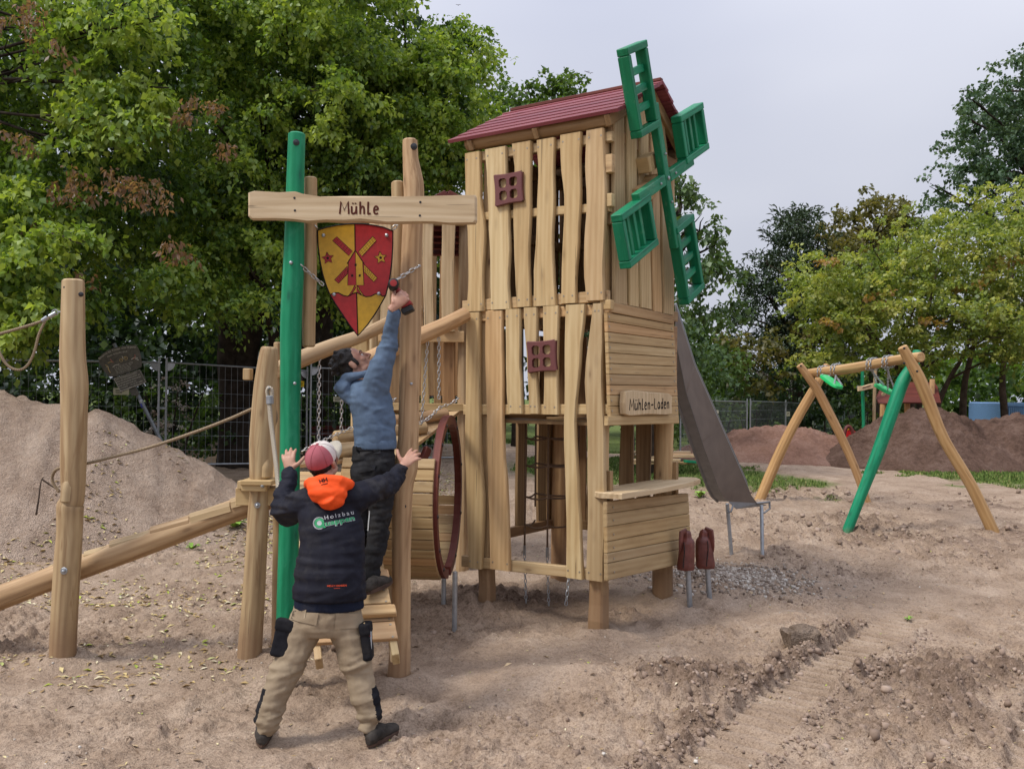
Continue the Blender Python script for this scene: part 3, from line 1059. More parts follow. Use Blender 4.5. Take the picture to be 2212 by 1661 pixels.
# ------------------------------------------------------------------ sails of the mill
SD = 0.20
sail_root_p = Rp(1433, 387, SD)
sails = empty('windmill_sails', sail_root_p, 'green windmill sails of four slatted frames crossing on the gable of the tower', 'windmill sails')
def S(z): return (1271.6 + 0, 0)
def XS(z): return (2050 + z * .6259) * .62030
def YS(z): return (80 + z * .6259) * .62030
hub_w, hub_z = fR(XS(415), YS(868), SD)
e1 = Vector(((fR(XS(472), YS(1120), SD)[0] - fR(XS(350), YS(600), SD)[0]), fR(XS(472), YS(1120), SD)[1] - fR(XS(350), YS(600), SD)[1]))
e1.normalize()          # along the steep arm, downwards
e2 = Vector((-e1.y, e1.x))   # square to it
if e2.x < 0: e2 = -e2
_b = Vector((fR(XS(500), YS(790), SD)[0] - fR(XS(320), YS(918), SD)[0], fR(XS(500), YS(790), SD)[1] - fR(XS(320), YS(918), SD)[1])).normalized()
e1 = (e1 - 0.17 * _b).normalized()
def SP(a, b, d=0.0):
    """sail plane: a along the steep arm (down), b along the other arm (right)"""
    return FR - FD * (SD + d) + RD * (hub_w + e1.x * a + _b.x * b) + UZ * (hub_z + e1.y * a + _b.y * b)
def sail_ab(px, py):
    w, z = fR(px, py, SD)
    M2 = np.array([[e1.x, _b.x], [e1.y, _b.y]])
    return np.linalg.solve(M2, np.array([w - hub_w, z - hub_z]))
E1 = RD * e1.x + UZ * e1.y
E2 = RD * _b.x + UZ * _b.y
AW, AT = 0.092, 0.07
m = MB(); m.bar(SP(-0.62, 0, .01), SP(0.60, 0, .01), AW, AT, up=-FD, bev=.006); m.build('arm', M['green'], sails)
m = MB(); m.bar(SP(0, -0.60, .012), SP(0, -0.053, .012), AW, AT, up=-FD, bev=.006); m.build('arm', M['green'], sails)
m = MB(); m.bar(SP(0, 0.053, .012), SP(0, 0.60, .012), AW, AT, up=-FD, bev=.006); m.build('arm', M['green'], sails)
m = MB(); m.tube([SP(0, 0, -SD - .2), SP(0, 0, -.03)], 0.05, 12); m.build('shaft', M['plank'], sails)
for (a_, b_) in ((-.16, -.04), (.05, -.2)):
    m = MB(); m.box(SP(a_, b_, -0.10), E2, E1, -FD, 0.20, 0.13, 0.12, 0.006); m.build('bearing_block', M['plank'], sails)
bo = MB()
for (a, b, r) in ((0, 0, .017), (-.20, .012, .011), (.20, -.01, .011), (0, -.17, .011), (0, .16, .011)):
    bo.disc(SP(a, b, .05), -FD, r, .008, 10, .006)
bo.build('bolt_heads', M['steel'], sails)['kind'] = 'stuff'
def sail(a0, a1, b0, b1, slats_along_a, ref):
    """frame between a0..a1 and b0..b1; depth of the rails 0.10"""
    dp, rw = 0.095, 0.058
    d = 0.005
    fr = MB()
    # rails along a
    for b in (b0 + rw / 2, b1 - rw / 2):
        fr.box(SP((a0 + a1) / 2, b, d), E2, -FD, E1, rw, dp, abs(a1 - a0) - 2 * rw - .004, 0.006)
    for a in (a0 + rw / 2, a1 - rw / 2):
        fr.box(SP(a, (b0 + b1) / 2, d + .002), E1, -FD, E2, rw, dp + .004, abs(b1 - b0), 0.006)
    fo = fr.build('sail_frame', M['green'], sails)
    for k in range(3):
        t = (k + 1) / 4
        m = MB()
        if slats_along_a:
            b = b0 + rw + (b1 - b0 - 2 * rw) * (t * 1.0)
            m.box(SP((a0 + a1) / 2, b, d - .012), E2, -FD, E1, 0.045, .05, a1 - a0 - 2 * rw, 0.004)
        else:
            a = a0 + rw + (a1 - a0 - 2 * rw) * t
            m.box(SP(a, (b0 + b1) / 2, d - .012), E1, -FD, E2, 0.058, .05, b1 - b0 - 2 * rw, 0.004)
        m.build('slat', M['green'], fo)
sail(-1.12, -0.43, -0.40, -0.01, False, 0)
sail(0.43, 1.12, 0.00, 0.41, False, 0)
sail(-0.42, 0.00, 0.43, 0.99, True, 0)
sail(0.01, 0.44, -0.97, -0.40, True, 0)
# ------------------------------------------------------------------ gate with the name board and the shield
YG = 5.88
def px_post(pts, Y0, Y1=None, **k):
    """pts: (px, py, half width in px); depth from Y0 at the first to Y1 at the last point"""
    Y1 = Y0 if Y1 is None else Y1
    out = []
    n = len(pts)
    for i, (x, y, hw) in enumerate(pts):
        Y = Y0 + (Y1 - Y0) * i / (n - 1)
        out.append((P(x, y, Y), hw * Y / FPX))
    return out

def bolt_caps(name, items, mat, parent):
    for (p, n, r, d, dome) in items:
        nn = Vector(n) if name == 'bolt' or abs(Vector(n).x) > .2 else Vector((CAMP.x - p.x, CAMP.y - p.y, 0)).normalized()
        m = MB(); m.disc(p, nn, r, d * (.6 if name != 'bolt' else 1), 14, dome * (.6 if name != 'bolt' else 1)); m.build(name, mat, parent, smooth=False)

gpost = empty('gate_post', G(618, 1490), 'tall green stained log post carrying the left half of the name board', 'post', 'gate posts under the name board')
m = MB(); px_log(m, px_post([(641, 291, 18.5), (637, 420, 19.5), (635, 560, 22), (629, 700, 23), (627, 900, 22.5), (625, 1100, 22), (620, 1300, 22.5), (617, 1420, 22), (618, 1530, 21)], YG), 14, 3, 0.035).build('post', M['green_post'], gpost, smooth=True, auto=35)
nY = Vector((0, -1, 0))
bolt_caps('bolt_cap', [(P(640, 308, YG - .055), nY, .021, .006, .008)], M['cap'], gpost)
bolt_caps('bolt', [(P(637, 828, YG - .068), nY, .010, .012, .004), (P(629, 568, YG - .066), nY, .012, .014, .004)], M['steel'], gpost)

npost = empty('gate_post', G(860, 1468), 'tall natural log post with a black cap carrying the right half of the name board', 'post', 'gate posts under the name board')
YN = 6.11
m = MB(); px_log(m, px_post([(885.5, 304, 16), (887, 345, 17), (893, 395, 22), (894, 440, 22), (889, 560, 22), (886, 700, 24), (884, 830, 23), (882, 950, 23), (877, 1010, 26), (869, 1060, 23), (867, 1200, 20.5), (866, 1350, 21), (861, 1468, 25), (858, 1510, 26)], YN), 14, 8, 0.04).build('post', M['log_post'], npost, smooth=True, auto=35)
bolt_caps('bolt_cap', [(P(894, 317, YN - .045), nY, .024, .006, .008), (P(870, 1093, YN - .062), nY, .026, .006, .008)], M['cap'], npost)
bolt_caps('bolt', [(P(889, 829, YN - .075), nY, .010, .012, .004), (P(906, 575, YN - .05), nY, .010, .014, .004)], M['steel'], npost)

# short logs beside the posts, behind the name board
for (pts, Y, lab) in (
    ([(671, 386, 14), (671, 480, 14.5), (669, 600, 15), (667, 700, 14), (667, 747, 13.5)], YG + .10, 'short natural log hanging beside the tall green post'),
    ([(859, 395, 13.5), (861, 480, 14), (862, 600, 15), (861, 700, 14.5), (860, 748, 14)], YN + .05, 'short natural log hanging beside the tall natural post')):
    m = MB(); px_log(m, px_post(pts, Y), 12, 21, 0.04)
    tag(m.build('hanging_log', M['log'], None, smooth=True, auto=35), lab, 'log', 'short logs behind the name board')

# name board
YB = 5.745
nbp = [(535, 416), (548, 412), (600, 415), (634, 413), (650, 418), (690, 424), (760, 423), (860, 424), (930, 423), (1010, 421), (1027, 421), (1030, 426), (1030, 476), (1026, 481), (975, 482), (940, 479), (900, 479), (840, 481), (780, 477), (740, 478), (700, 476), (660, 478), (630, 474), (590, 472), (540, 472), (535, 466)]
board_o = P(782, 450, YB)
mgate = empty('name_board', board_o, 'live edged timber name board reading Mühle fixed across the two gate posts', 'sign')
m = MB()
pp = [P(x, y, YB) for x, y in nbp]
m.prism([(p.x, p.z) for p in pp], Vector((0, YB + .0, 0)), (1, 0, 0), (0, 0, 1), (0, -1, 0), 0.075, 0.014)
m.g = [(g[2], g[1], g[0]) for g in m.g]
m.v = [(v[0], v[1] + .075, v[2]) for v in m.v]
m.build('board', M['plank_pale'], mgate)
le = MB()
a, b = P(734, 462, YB - .001), P(823, 463, YB - .001)
hh = P(734, 436, YB).z - P(734, 462, YB).z
tmp = MB(); unit = stroke_text(tmp, 'Mühle', (0, 0, 0), (1, 0, 0), (0, 1, 0), (0, 0, 1), 1.0, 0.1, gap=0.16)
stroke_text(le, 'Mühle', a, (b - a).normalized() * ((b - a).length / unit / hh), UZ, nY, hh, 0.0125, 0.0025, gap=0.16)
le.build('lettering', M['ink'], mgate)
hm = MB()
for (x, y) in ((636, 428), (637, 455), (908, 437), (907, 466)): hm.disc(P(x, y, YB - .0005), nY, .008, .002, 8)
hm.build('screw_heads', M['cap'], mgate)['kind'] = 'stuff'

# the painted shield
YS_ = 5.97
M['yellow'] = plain('yellow paint', (0.50, 0.285, 0.018, 1), 0.45, 0.4, var=0.12, scale=30)
M['red'] = plain('red paint', (0.33, 0.014, 0.016, 1), 0.45, 0.4, var=0.14, scale=30)
M['black_line'] = plain('black outline', (0.012, 0.008, 0.006, 1), 0.6, 0.2, var=0.1)
def Zs(x, y):   # zoom coordinates of the shield close-up -> photo
    return ((750 + x * .60205) * .6203, (400 + y * .60205) * .6203)
def sh(x, y, d=0.0):
    return P(*Zs(x, y), YS_ - d)
shield = empty('shield', P(770, 600, YS_), 'red and yellow painted shield with a windmill emblem hung by chains between the posts', 'shield sign')
Lo = [(590, 668), (640, 652), (700, 640), (760, 633), (806, 630)]
Ro = [(850, 631), (910, 638), (970, 650), (1027, 672), (1026, 760), (1020, 860), (1008, 950), (985, 1030)]
Rl = [(960, 1090), (925, 1150), (880, 1215), (824, 1278)]
Ll = [(775, 1215), (735, 1155), (695, 1095), (662, 1040)]
Lu = [(640, 985), (620, 920), (604, 840), (594, 760)]
wave_l = [(662, 1040), (690, 1030), (712, 1030), (740, 1045), (765, 1050), (790, 1036), (817, 1028)]
wave_r = [(817, 1028), (842, 1040), (870, 1052), (900, 1050), (925, 1036), (950, 1036), (966, 1050), (985, 1046)]
def flat(name, poly, mat, d, thick, parent, bev=0.0):
    m = MB()
    pp = [sh(x, y, 0) for x, y in poly]
    m.prism([(p.x, p.z) for p in pp], Vector((0, YS_ - d + thick, 0)), (1, 0, 0), (0, 0, 1), (0, -1, 0), thick, bev)
    return m.build(name, mat, parent)
Ro[-1] = (985, 1046)
flat('panel', Lo + [(817, 1028)] + wave_l[::-1][1:] + Lu, M['yellow'], 0, 0.02, shield)
flat('panel', [(806, 630)] + Ro + wave_r[::-1][1:], M['red'], 0, 0.02, shield)
flat('panel', wave_l + [(824, 1278)] + Ll, M['red'], 0, 0.02, shield)
flat('panel', wave_r + Rl, M['yellow'], 0, 0.02, shield)
lines = MB()
def line(pts, w=2.2, closed=False):
    pp = [sh(x, y, 0.0012) for x, y in pts]
    if closed: pp.append(pp[0])
    lines.tube(pp, w * .0011, 4, False)
outline = Lo + Ro + Rl + Ll + Lu
line(outline, 4, True)
line([(806, 630), (808, 785)], 3); line([(817, 1028), (824, 1278)], 3)
line(wave_l, 3); line(wave_r, 3)
art = MB()
def poly(pts, mat, d=0.002):
    o = flat('emblem_piece', pts, mat, d, 0.003, shield)
    line(pts, 2.0, True)
    return o
# mill body, left red and right yellow
poly([(809, 787), (770, 845), (766, 986), (815, 986)], M['red'])
poly([(809, 787), (851, 845), (859, 985), (815, 986)], M['yellow'])
line([(809, 785), (762, 862)], 3); line([(809, 785), (860, 862)], 3)
for (x, y) in ((806, 868), (786, 930), (830, 930)):
    flat('emblem_window', [(x, y - 6), (x + 11, y - 6), (x + 11, y + 7), (x, y + 7)], M['black_line'], .0035, .003, shield)
poly([(806, 988), (790, 1020), (770, 1048), (782, 1046), (812, 1000)], M['red'])
poly([(822, 988), (836, 1015), (858, 1046), (848, 1044), (822, 1004)], M['yellow'])
# sails
def emblem_sail(c, mat):
    poly(c, mat)
    a, b, cc, d = [Vector((*p, 0)) for p in c]
    for k in range(1, 7):
        p, q = a.lerp(b, k / 7), d.lerp(cc, k / 7)
        line([p[:2], q[:2]], 1.4)
    for k in (1, 2):
        p, q = a.lerp(d, k / 3), b.lerp(cc, k / 3)
        line([p[:2], q[:2]], 1.4)
emblem_sail([(678, 728), (772, 815), (792, 790), (702, 706)], M['red'])
emblem_sail([(910, 704), (828, 792), (848, 818), (930, 728)], M['yellow'])
emblem_sail([(690, 955), (764, 876), (766, 918), (712, 975)], M['red'])
emblem_sail([(936, 944), (860, 866), (860, 908), (916, 966)], M['yellow'])
# two flowers
for (cx, cy, mat, cm) in ((650, 830, M['red'], M['black_line']), (956, 827, M['yellow'], M['black_line'])):
    pts = []
    for k in range(10):
        a = PI / 2 + k * PI / 5 + .15
        r = 36 if k % 2 == 0 else 17
        pts.append((cx + r * math.cos(a), cy - r * math.sin(a)))
    poly(pts, mat)
    flat('emblem_centre', [(cx + 8 * math.cos(k), cy + 8 * math.sin(k)) for k in np.linspace(0, 5.5, 8)], cm, .0035, .003, shield)
    for k in range(5):
        a = PI / 2 + k * 2 * PI / 5 + .15
        line([(cx + 10 * math.cos(a), cy - 10 * math.sin(a)), (cx + 24 * math.cos(a), cy - 24 * math.sin(a))], 1.6)
lines.build('outline', M['black_line'], shield)
for (x, y) in ((626, 699), (991, 698), (687, 1040), (946, 1035)):
    m = MB(); m.disc(sh(x, y, 0.001), nY, .0125, .010, 12, .006); m.build('bolt', M['steel'], shield)
m = MB()
m.abox(P(684, 600, YS_).x + .03, P(848, 600, YS_).x - .03, YS_ + .021, YS_ + .03, sh(800, 700).z, sh(800, 690).z)
for (a, b, lab) in (((545, 616), (602, 668), 'upper left'), ((1072, 622), (1014, 670), 'upper right'), ((462, 845), (630, 990), 'lower left'), ((1172, 878), (1000, 985), 'lower right')):
    m = MB()
    ya = YG - .05 if a[0] < 800 else YN - .06
    if a[1] < 700: ya = YS_
    chain(m, [P(*Zs(*a), ya), P(*Zs(*b), YS_ - .005)], 0.046, 0.0048)
    o = m.build('shield_chain', M['chain'], None, smooth=True)
    tag(o, f'short steel chain from the {"name board" if a[1] < 700 else "green post" if a[0] < 800 else "natural post"} to the {lab} bolt of the shield', 'chain', 'chains holding the shield')

# ------------------------------------------------------------------ left: stepped climbing beam, two posts, ropes
YL = 6.48
lpost = empty('post', G(133, 1425), 'natural log post with two black caps standing alone at the left by the sand heap', 'post')
lp = px_post([(158, 607, 23), (158, 640, 24), (157, 760, 26), (161, 830, 27.5), (160, 900, 26), (158, 1000, 26), (157, 1070, 23.5), (154, 1086, 24), (151, 1094, 27.5), (150, 1150, 26), (147, 1200, 27), (141, 1300, 26.5), (136, 1400, 27), (133, 1470, 27)], YL)
m = MB(); px_log(m, lp, 14, 31, 0.035).build('post', M['log_post'], lpost, smooth=True, auto=35)
bolt_caps('bolt_cap', [(P(140, 621, YL - .062), Vector((-.35, -1, 0)), .018, .006, .008), (P(175, 636, YL - .066), Vector((.4, -1, 0)), .018, .006, .008)], M['cap'], lpost)
bolt_caps('bolt', [(P(138, 1233, YL - .092), nY, .026, .004, .0), (P(138, 1233, YL - .095), nY, .014, .014, .006)], M['steel'], lpost)

YP = 6.58
ppost = empty('post', G(540, 1420), 'natural log post holding the platform bracket beside the tall green post', 'post')
pp_ = px_post([(582, 752, 18), (580, 775, 22), (574, 830, 25), (570, 900, 27), (566, 960, 27), (564, 1030, 25), (562, 1040, 22), (560, 1070, 22), (557, 1120, 23), (550, 1250, 24), (545, 1330, 24), (540, 1400, 25), (538, 1460, 25)], YP)
m = MB(); px_log(m, pp_, 14, 37, 0.04).build('post', M['log_post'], ppost, smooth=True, auto=35)
m = MB(); m.abox(P(537, 0, YP).x, P(553, 0, YP).x, YP - .03, YP + .05, P(540, 821, YP).z, P(540, 796, YP).z, .005); m.build('end_block', M['plank'], ppost)
bolt_caps('bolt', [(P(556, 1091, YP - .088), nY, .022, .004, 0), (P(556, 1091, YP - .09), nY, .012, .014, .006)], M['steel'], ppost)

# stepped beam
# scars of cut-off branches on the two left posts
for (x0, y0, x1, y1, Y, r, par) in ((150, 1020, 143, 1082, YL, .045, lpost), (576, 985, 574, 1030, YP, .042, ppost)):
    m = MB(); px_log(m, [(P(x0, y0, Y - .050), .010), (P((x0 + x1) / 2, (y0 + y1) / 2, Y - .050), r), (P(x1, y1, Y - .052), r * .95)], 10, 3, .05, 3)
    m.build('branch_scar', M['log'], par, smooth=True, auto=40)
beam = empty('stepped_beam', G(140, 1300), 'sloping natural log with cut steps climbing from the left edge to the platform post', 'climbing beam')
YBm = 6.68
bp = [((x_, 1290 - .37 * x_), hw_) for x_, hw_ in ((-260, 28), (-100, 27.5), (52, 27), (183, 26.5), (314, 26), (418, 25.5), (523, 25), (590, 24))]
m = MB(); px_log(m, [(P(x, y, YBm + .08 * i / 7), hw * YBm / FPX) for i, ((x, y), hw) in enumerate(bp)], 14, 41, 0.04).build('beam', M['log'], beam, smooth=True, auto=35)
# the steps: low wedges left standing on the log
for i, (x0, x1, y0, y1) in enumerate(((185, 238, 1190, 1176), (240, 325, 1167, 1144), (327, 410, 1137, 1113), (412, 498, 1108, 1083), (500, 552, 1076, 1062))):
    a, b = P(x0, y0, YBm + .03), P(x1, y1, YBm + .03)
    d = (b - a).normalized()
    up = Vector((-d.z, 0, d.x))
    L = (b - a).length
    m = MB()
    V, g = [], []
    for t_, hh_ in ((0, .0), (.5, .0), (1.0, -.002)):
        c = a.lerp(b, t_)
        for yy, hz in ((-.056, -.07), (-.050, hh_ - .026), (-.028, hh_), (.028, hh_), (.050, hh_ - .026), (.056, -.07)):
            V.append(c + Vector((0, yy, 0)) + up * hz); g.append((yy, hz, t_ * L))
    F = [(r * 6 + k, r * 6 + (k + 1) % 6, r * 6 + 6 + (k + 1) % 6, r * 6 + 6 + k) for r in (0, 1) for k in range(6)] + [tuple(range(6)), tuple(range(17, 11, -1))]
    m.add(V, F, g)
    m.build('step', M['log'], beam)

def rope(name, pts, r, mat, lab, cat='rope', group=None, sub=5, parent=None, seg=8):
    m = MB()
    px_log(m, [(p, r) for p in pts], seg, 2, 0.0, sub)
    o = m.build(name, mat, parent, smooth=True)
    return tag(o, lab, cat, group)

rA = empty('rope', P(60, 705, YL), 'upper beige rope with metal ferrule and hanging loop on the lone left post', 'rope')
rope('rope_line', [P(-80, 742, 6.3), P(0, 721, 6.35), P(60, 704, 6.4), P(95, 692, 6.43), P(118, 680, 6.45)], .0105, M['rope'], None, None, parent=rA)
rope('rope_loop', [P(98, 692, 6.43), P(84, 722, 6.42), P(74, 760, 6.42), P(60, 788, 6.42), P(40, 799, 6.4), P(15, 788, 6.4), P(-4, 755, 6.4), P(-30, 700, 6.4)], .0095, M['rope'], None, None, parent=rA)
m = MB(); m.tube([P(92, 693, 6.43), P(102, 686, 6.43)], .017, 10); m.tube([P(107, 684, 6.44), P(121, 676, 6.45)], .016, 10)
m.tube([P(119 + 7 * math.cos(a), 675 + 6 * math.sin(a), 6.45) for a in np.linspace(0, 6.28, 13)[:-1]], .004, 6, closed=True)
m.tube([P(124, 674, 6.45), P(140, 674, 6.46)], .006, 6)
m.build('ferrule', M['steel'], rA, smooth=True, auto=40)
rB = rope('rope', [P(128, 1062, 6.58), P(116, 1046, 6.58), P(113, 1030, 6.58), P(122, 1014, 6.56), P(150, 1006, 6.56), P(186, 1001, 6.55), P(250, 985, 6.55), P(330, 964, 6.56), P(430, 930, 6.56), P(500, 903, 6.56), P(545, 883, 6.58), P(580, 872, 6.62), P(593, 882, 6.62), P(597, 905, 6.62), P(589, 925, 6.62)], .0115, M['rope'], 'long beige rope slung from the lone left post up to the platform post', 'rope')
wr = empty('rope', P(590, 960, 6.4), 'cream handrail rope with steel shackle hanging between platform post and green post', 'rope')
rope('rope_line', [P(582, 866, 6.42), P(584, 900, 6.40), P(590, 950, 6.36), P(596, 1000, 6.3), P(600, 1040, 6.25), P(602, 1066, 6.2)], .0165, M['rope_white'], None, None, parent=wr)
rope('eye', [P(579, 858, 6.42), P(577, 845, 6.42), P(581, 838, 6.42), P(587, 842, 6.42), P(588, 858, 6.42)], .013, M['rope_white'], None, None, parent=wr)
m = MB(); m.tube([P(583, 856, 6.42), P(583.5, 872, 6.42)], .028, 12); m.tube([P(601, 1056, 6.2), P(602, 1074, 6.18)], .022, 10)
m.tube([P(580, 834, 6.43), P(576, 842, 6.43), P(577, 852, 6.43), P(581, 856, 6.43)], .007, 6); m.tube([P(576, 838, 6.5), P(582, 838, 6.40)], .007, 6)
m.build('shackle', M['steel'], wr, smooth=True, auto=40)

# ------------------------------------------------------------------ platform, ramp and log bridge behind the gate
bridge = empty('ramp_bridge', (-1.0, 6.4, 0), 'plank ramp with cleats rising through the gate to a log bridge at the tower', 'ramp')
def tread_quad(pts, thick, name='tread', mat='step', n=None):
    q = [Vector(p) for p in pts]
    nn = (q[1] - q[0]).cross(q[3] - q[0]).normalized()
    if nn.z < 0: nn = -nn
    m = MB(); slab(m, q, nn, thick, 0.004, along=q[1] - q[0])
    return m.build(name, M[mat], bridge)
# ramp: right edge measured in the photo, left edge half a metre away
Ra, Rb = P(860, 1379, 5.62), P(800, 1075, 6.62)
La = P(672, 1390, 5.58)
wvec = La - Ra
Lb = Rb + wvec
dirR = (Rb - Ra)
nR = (wvec.cross(dirR)).normalized()
if nR.z < 0: nR = -nR
nT = 9
for k in range(nT):
    f0, f1 = k / nT + .004, (k + 1) / nT - .002
    tread_quad([Ra + dirR * f0, Ra + dirR * f0 + wvec, Ra + dirR * f1 + wvec, Ra + dirR * f1], 0.028)
for k in range(4):
    f = 0.155 + k * 0.235
    a = Ra + dirR * f + nR * .03
    m = MB(); m.box(a + wvec * .5, nR, dirR.normalized(), wvec.normalized(), .045, .075, wvec.length + .04, .006); m.build('cleat', M['step'], bridge)
for s in (.06, .94):
    m = MB(); p0 = Ra + wvec * s - nR * .075 - dirR.normalized() * .10; m.bar(p0, Rb + wvec * s - nR * .075, .045, .10, up=nR); m.build('stringer', M['plank'], bridge)
# bottom stringer end that pokes out to the right of the lowest plank
m = MB(); m.bar(P(852, 1418, 5.60), P(846, 1368, 5.95), .045, .075); m.build('stringer', M['plank_pale'], bridge)
sc = MB()
for k in range(nT):
    for ff in (.12, .8):
        sc.disc(Ra + dirR * ((k + ff) / nT) + wvec.normalized() * .03, nR, .009, .003, 7)
sc.build('screw_heads', M['screw'], bridge)['kind'] = 'stuff'
# platform
zPl = 1.24
for k in range(9):
    y0 = 6.60 + k * .145
    m = MB(); m.abox(-1.98, -.92, y0 + .002, y0 + .143, zPl - .03, zPl, .004)
    m.g = [(g[1], g[2], g[0]) for g in m.g]
    m.build('deck_board', M['step'], bridge)
m = MB(); m.abox(-2.0, -.94, 6.56, 6.598, zPl - .13, zPl - .004, .004); m.g = [(g[1], g[2], g[0]) for g in m.g]; m.build('edge_board', M['plank'], bridge)
# bracket round the platform post
a, b = P(520, 1037, 6.45), P(588, 1037, 6.45)
m = MB(); m.abox(a.x, b.x, 6.43, 6.72, a.z - .035, a.z, .005); m.g = [(g[1], g[2], g[0]) for g in m.g]; m.build('deck_board', M['plank'], bridge)
m = MB(); m.abox(P(536, 0, 6.46).x, P(588, 0, 6.46).x, 6.445, 6.49, P(536, 1061, 6.45).z, P(536, 1038, 6.45).z - .006, .004); m.g = [(g[1], g[2], g[0]) for g in m.g]; m.build('edge_board', M['plank'], bridge)
m = MB(); m.abox(P(520, 0, 6.46).x, P(534, 0, 6.46).x, 6.52, 6.60, P(536, 1059, 6.45).z, P(536, 1040, 6.45).z - .004, .004); m.build('edge_block', M['plank'], bridge)
m = MB(); m.disc(P(567, 1049, 6.444), nY, .015, .01, 12, .006); m.build('bolt', M['steel'], bridge)
# further platform posts
m = MB(); px_log(m, px_post([(600, 741, 9), (600, 900, 10), (600, 1150, 11), (598, 1395, 12)], 7.0), 10, 51, .03).build('post', M['log_post'], bridge, smooth=True, auto=35)
pz = P(788, 722, 7.75)
m = MB(); m.abox(P(770, 0, 7.75).x, P(805, 0, 7.75).x, 7.70, 7.80, 0, pz.z, .01); m.build('post', M['plank'], bridge)
m = MB(); log(m, (-.98, 7.6, -.2), (-.98, 7.6, zPl), .07, .065, .01, 8); m.build('post', M['log_post'], bridge, smooth=True)
# sloping deck towards the tower
Rr0, Rr1 = P(872, 981, 7.35), P(992, 888, 8.35)
Ll0, Ll1 = P(640, 1004, 7.05), P(800, 900, 8.15)
for k in range(7):
    f0, f1 = k / 7 + .004, (k + 1) / 7 + .01
    tread_quad([Ll0.lerp(Ll1, f0), Rr0.lerp(Rr1, f0), Rr0.lerp(Rr1, f1) + UZ * .0, Ll0.lerp(Ll1, f1)], 0.03)
# round logs lying across the deck
for i, (a, b, ra, rb) in enumerate((((672, 980, 7.1), (872, 955, 7.55), .064, .058), ((724, 947, 7.35), (918, 924, 7.8), .06, .056), ((780, 915, 7.7), (964, 895, 8.1), .056, .052))):
    m = MB(); log(m, P(*a), P(*b), ra, rb, .006, 61 + i, 14, 8, .03); m.build('cross_log', M['log'], bridge, smooth=True, auto=35)
# rails
m = MB(); px_log(m, [(P(600, 800, 6.9), .062), (P(652, 775, 7.1), .066), (P(720, 748, 7.35), .062), (P(780, 726, 7.6), .056), (P(838, 698, 7.8), .055), (P(905, 668, 8.1), .05)], 14, 71, .04).build('handrail', M['log'], bridge, smooth=True, auto=35)
m = MB(); px_log(m, [(P(780, 785, 7.15), .062), (P(815, 768, 7.25), .066), (P(870, 743, 7.4), .07), (P(915, 723, 7.5), .068), (P(960, 703, 7.7), .066), (P(1004, 680, 7.9), .064)], 14, 73, .04).build('handrail', M['log'], bridge, smooth=True, auto=35)
for i, (pts, lab) in enumerate((
    ([(925, 720, 7.55), (910, 990 - 70, 7.5)], 'right of the natural post'), ([(948, 712, 7.65), (948, 866, 7.6)], 'beside the tower corner'),
    ([(868, 740, 7.4), (867, 950, 7.4)], 'left of the natural post'), ([(690, 770, 7.2), (688, 978, 7.1)], 'by the green post'), ([(738, 865, 7.3), (737, 938, 7.3)], 'over the second cross log'))):
    m = MB(); chain(m, [P(*p) for p in pts], .045, .0046)
    tag(m.build('rail_chain', M['chain'], None, smooth=True), f'vertical steel chain hanging from the bridge handrail {lab}', 'chain', 'chains of the log bridge')
for pts, lab in (([(905, 915, 7.5), (925, 905, 7.55), (950, 880, 7.65), (975, 872, 7.75), (994, 858, 7.8)], 'tower side'), ([(652, 975, 6.95), (690, 955, 7.1), (735, 935, 7.3), (765, 922, 7.4), (830, 880, 7.9), (855, 860, 8.1)], 'green post side')):
    m = MB(); chain(m, [P(*p) for p in pts], .045, .0046)
    tag(m.build('deck_chain', M['chain'], None, smooth=True), f'slack steel chain running along the bridge logs on the {lab}', 'chain', 'chains of the log bridge')

# ------------------------------------------------------------------ rear tower with the small red gable roof, behind the gate
YR = 9.3
rear = empty('rear_tower', (-.9, YR, 0), 'smaller boarded play tower with a little red gable roof behind the name board', 'play tower')
def rear_board(x0, x1, y0, y1, Y, seed, mat):
    a, b, c = P(x0, y0, Y), P(x1, y0, Y), P(x0, y1, Y)
    m = MB()
    wavy(m, (0, Y, 0), (1, 0, 0), UZ, nY, [(c.z, P(x0, y1, Y).x, P(x1, y1, Y).x), ((a.z + c.z) / 2, a.x + .008, b.x - .004), (a.z, a.x, b.x)], .03, .006, .006, seed)
    return m.build('board', M[mat], rear)
for i, (x0, x1) in enumerate(((914, 938), (954, 983), (820, 845), (868, 893))): rear_board(x0, x1, 470, 715, YR, 300 + i, 'plank_pale')
for i, (x0, x1) in enumerate(((826, 841), (845, 872), (878, 905), (910, 929), (937, 952), (957, 985), (800, 822))): rear_board(x0, x1, 716, 882, YR + .12, 320 + i, 'inner' if i % 3 else 'panel')
for (y0, y1) in ((716, 738), (872, 886), (468, 486)):
    m = MB(); a, b = P(818, y1, YR + .06), P(1003, y0, YR + .06); m.abox(a.x, b.x, YR + .035, YR + .085, a.z, b.z, .004); m.g = [(g[1], g[2], g[0]) for g in m.g]; m.build('rail', M['plank'], rear)
x0, x1 = P(812, 0, YR).x, P(1010, 0, YR).x
for x in (x0, x1):
    for y in (YR + .16, YR + 1.2):
        m = MB(); log(m, (x, y, gz(x, y) - .2), (x, y, P(0, 470, YR).z), .07, .065, .01, 80); m.build('post', M['log'], rear, smooth=True)
for k in range(7):
    m = MB(); xx = x0 + (x1 - x0) * k / 6.4; m.abox(xx, xx + .11, YR + 1.22, YR + 1.25, 1.9, P(0, 470, YR).z, .004); m.build('board', M['inner'], rear)
m = MB(); m.abox(x0, x1, YR + .2, YR + 1.2, 1.72, 1.76); m.build('floor', M['inner'], rear)
pk = P(966, 414, YR - .05)
el, er = P(905, 445, YR - .05), P(1030, 446, YR - .05)
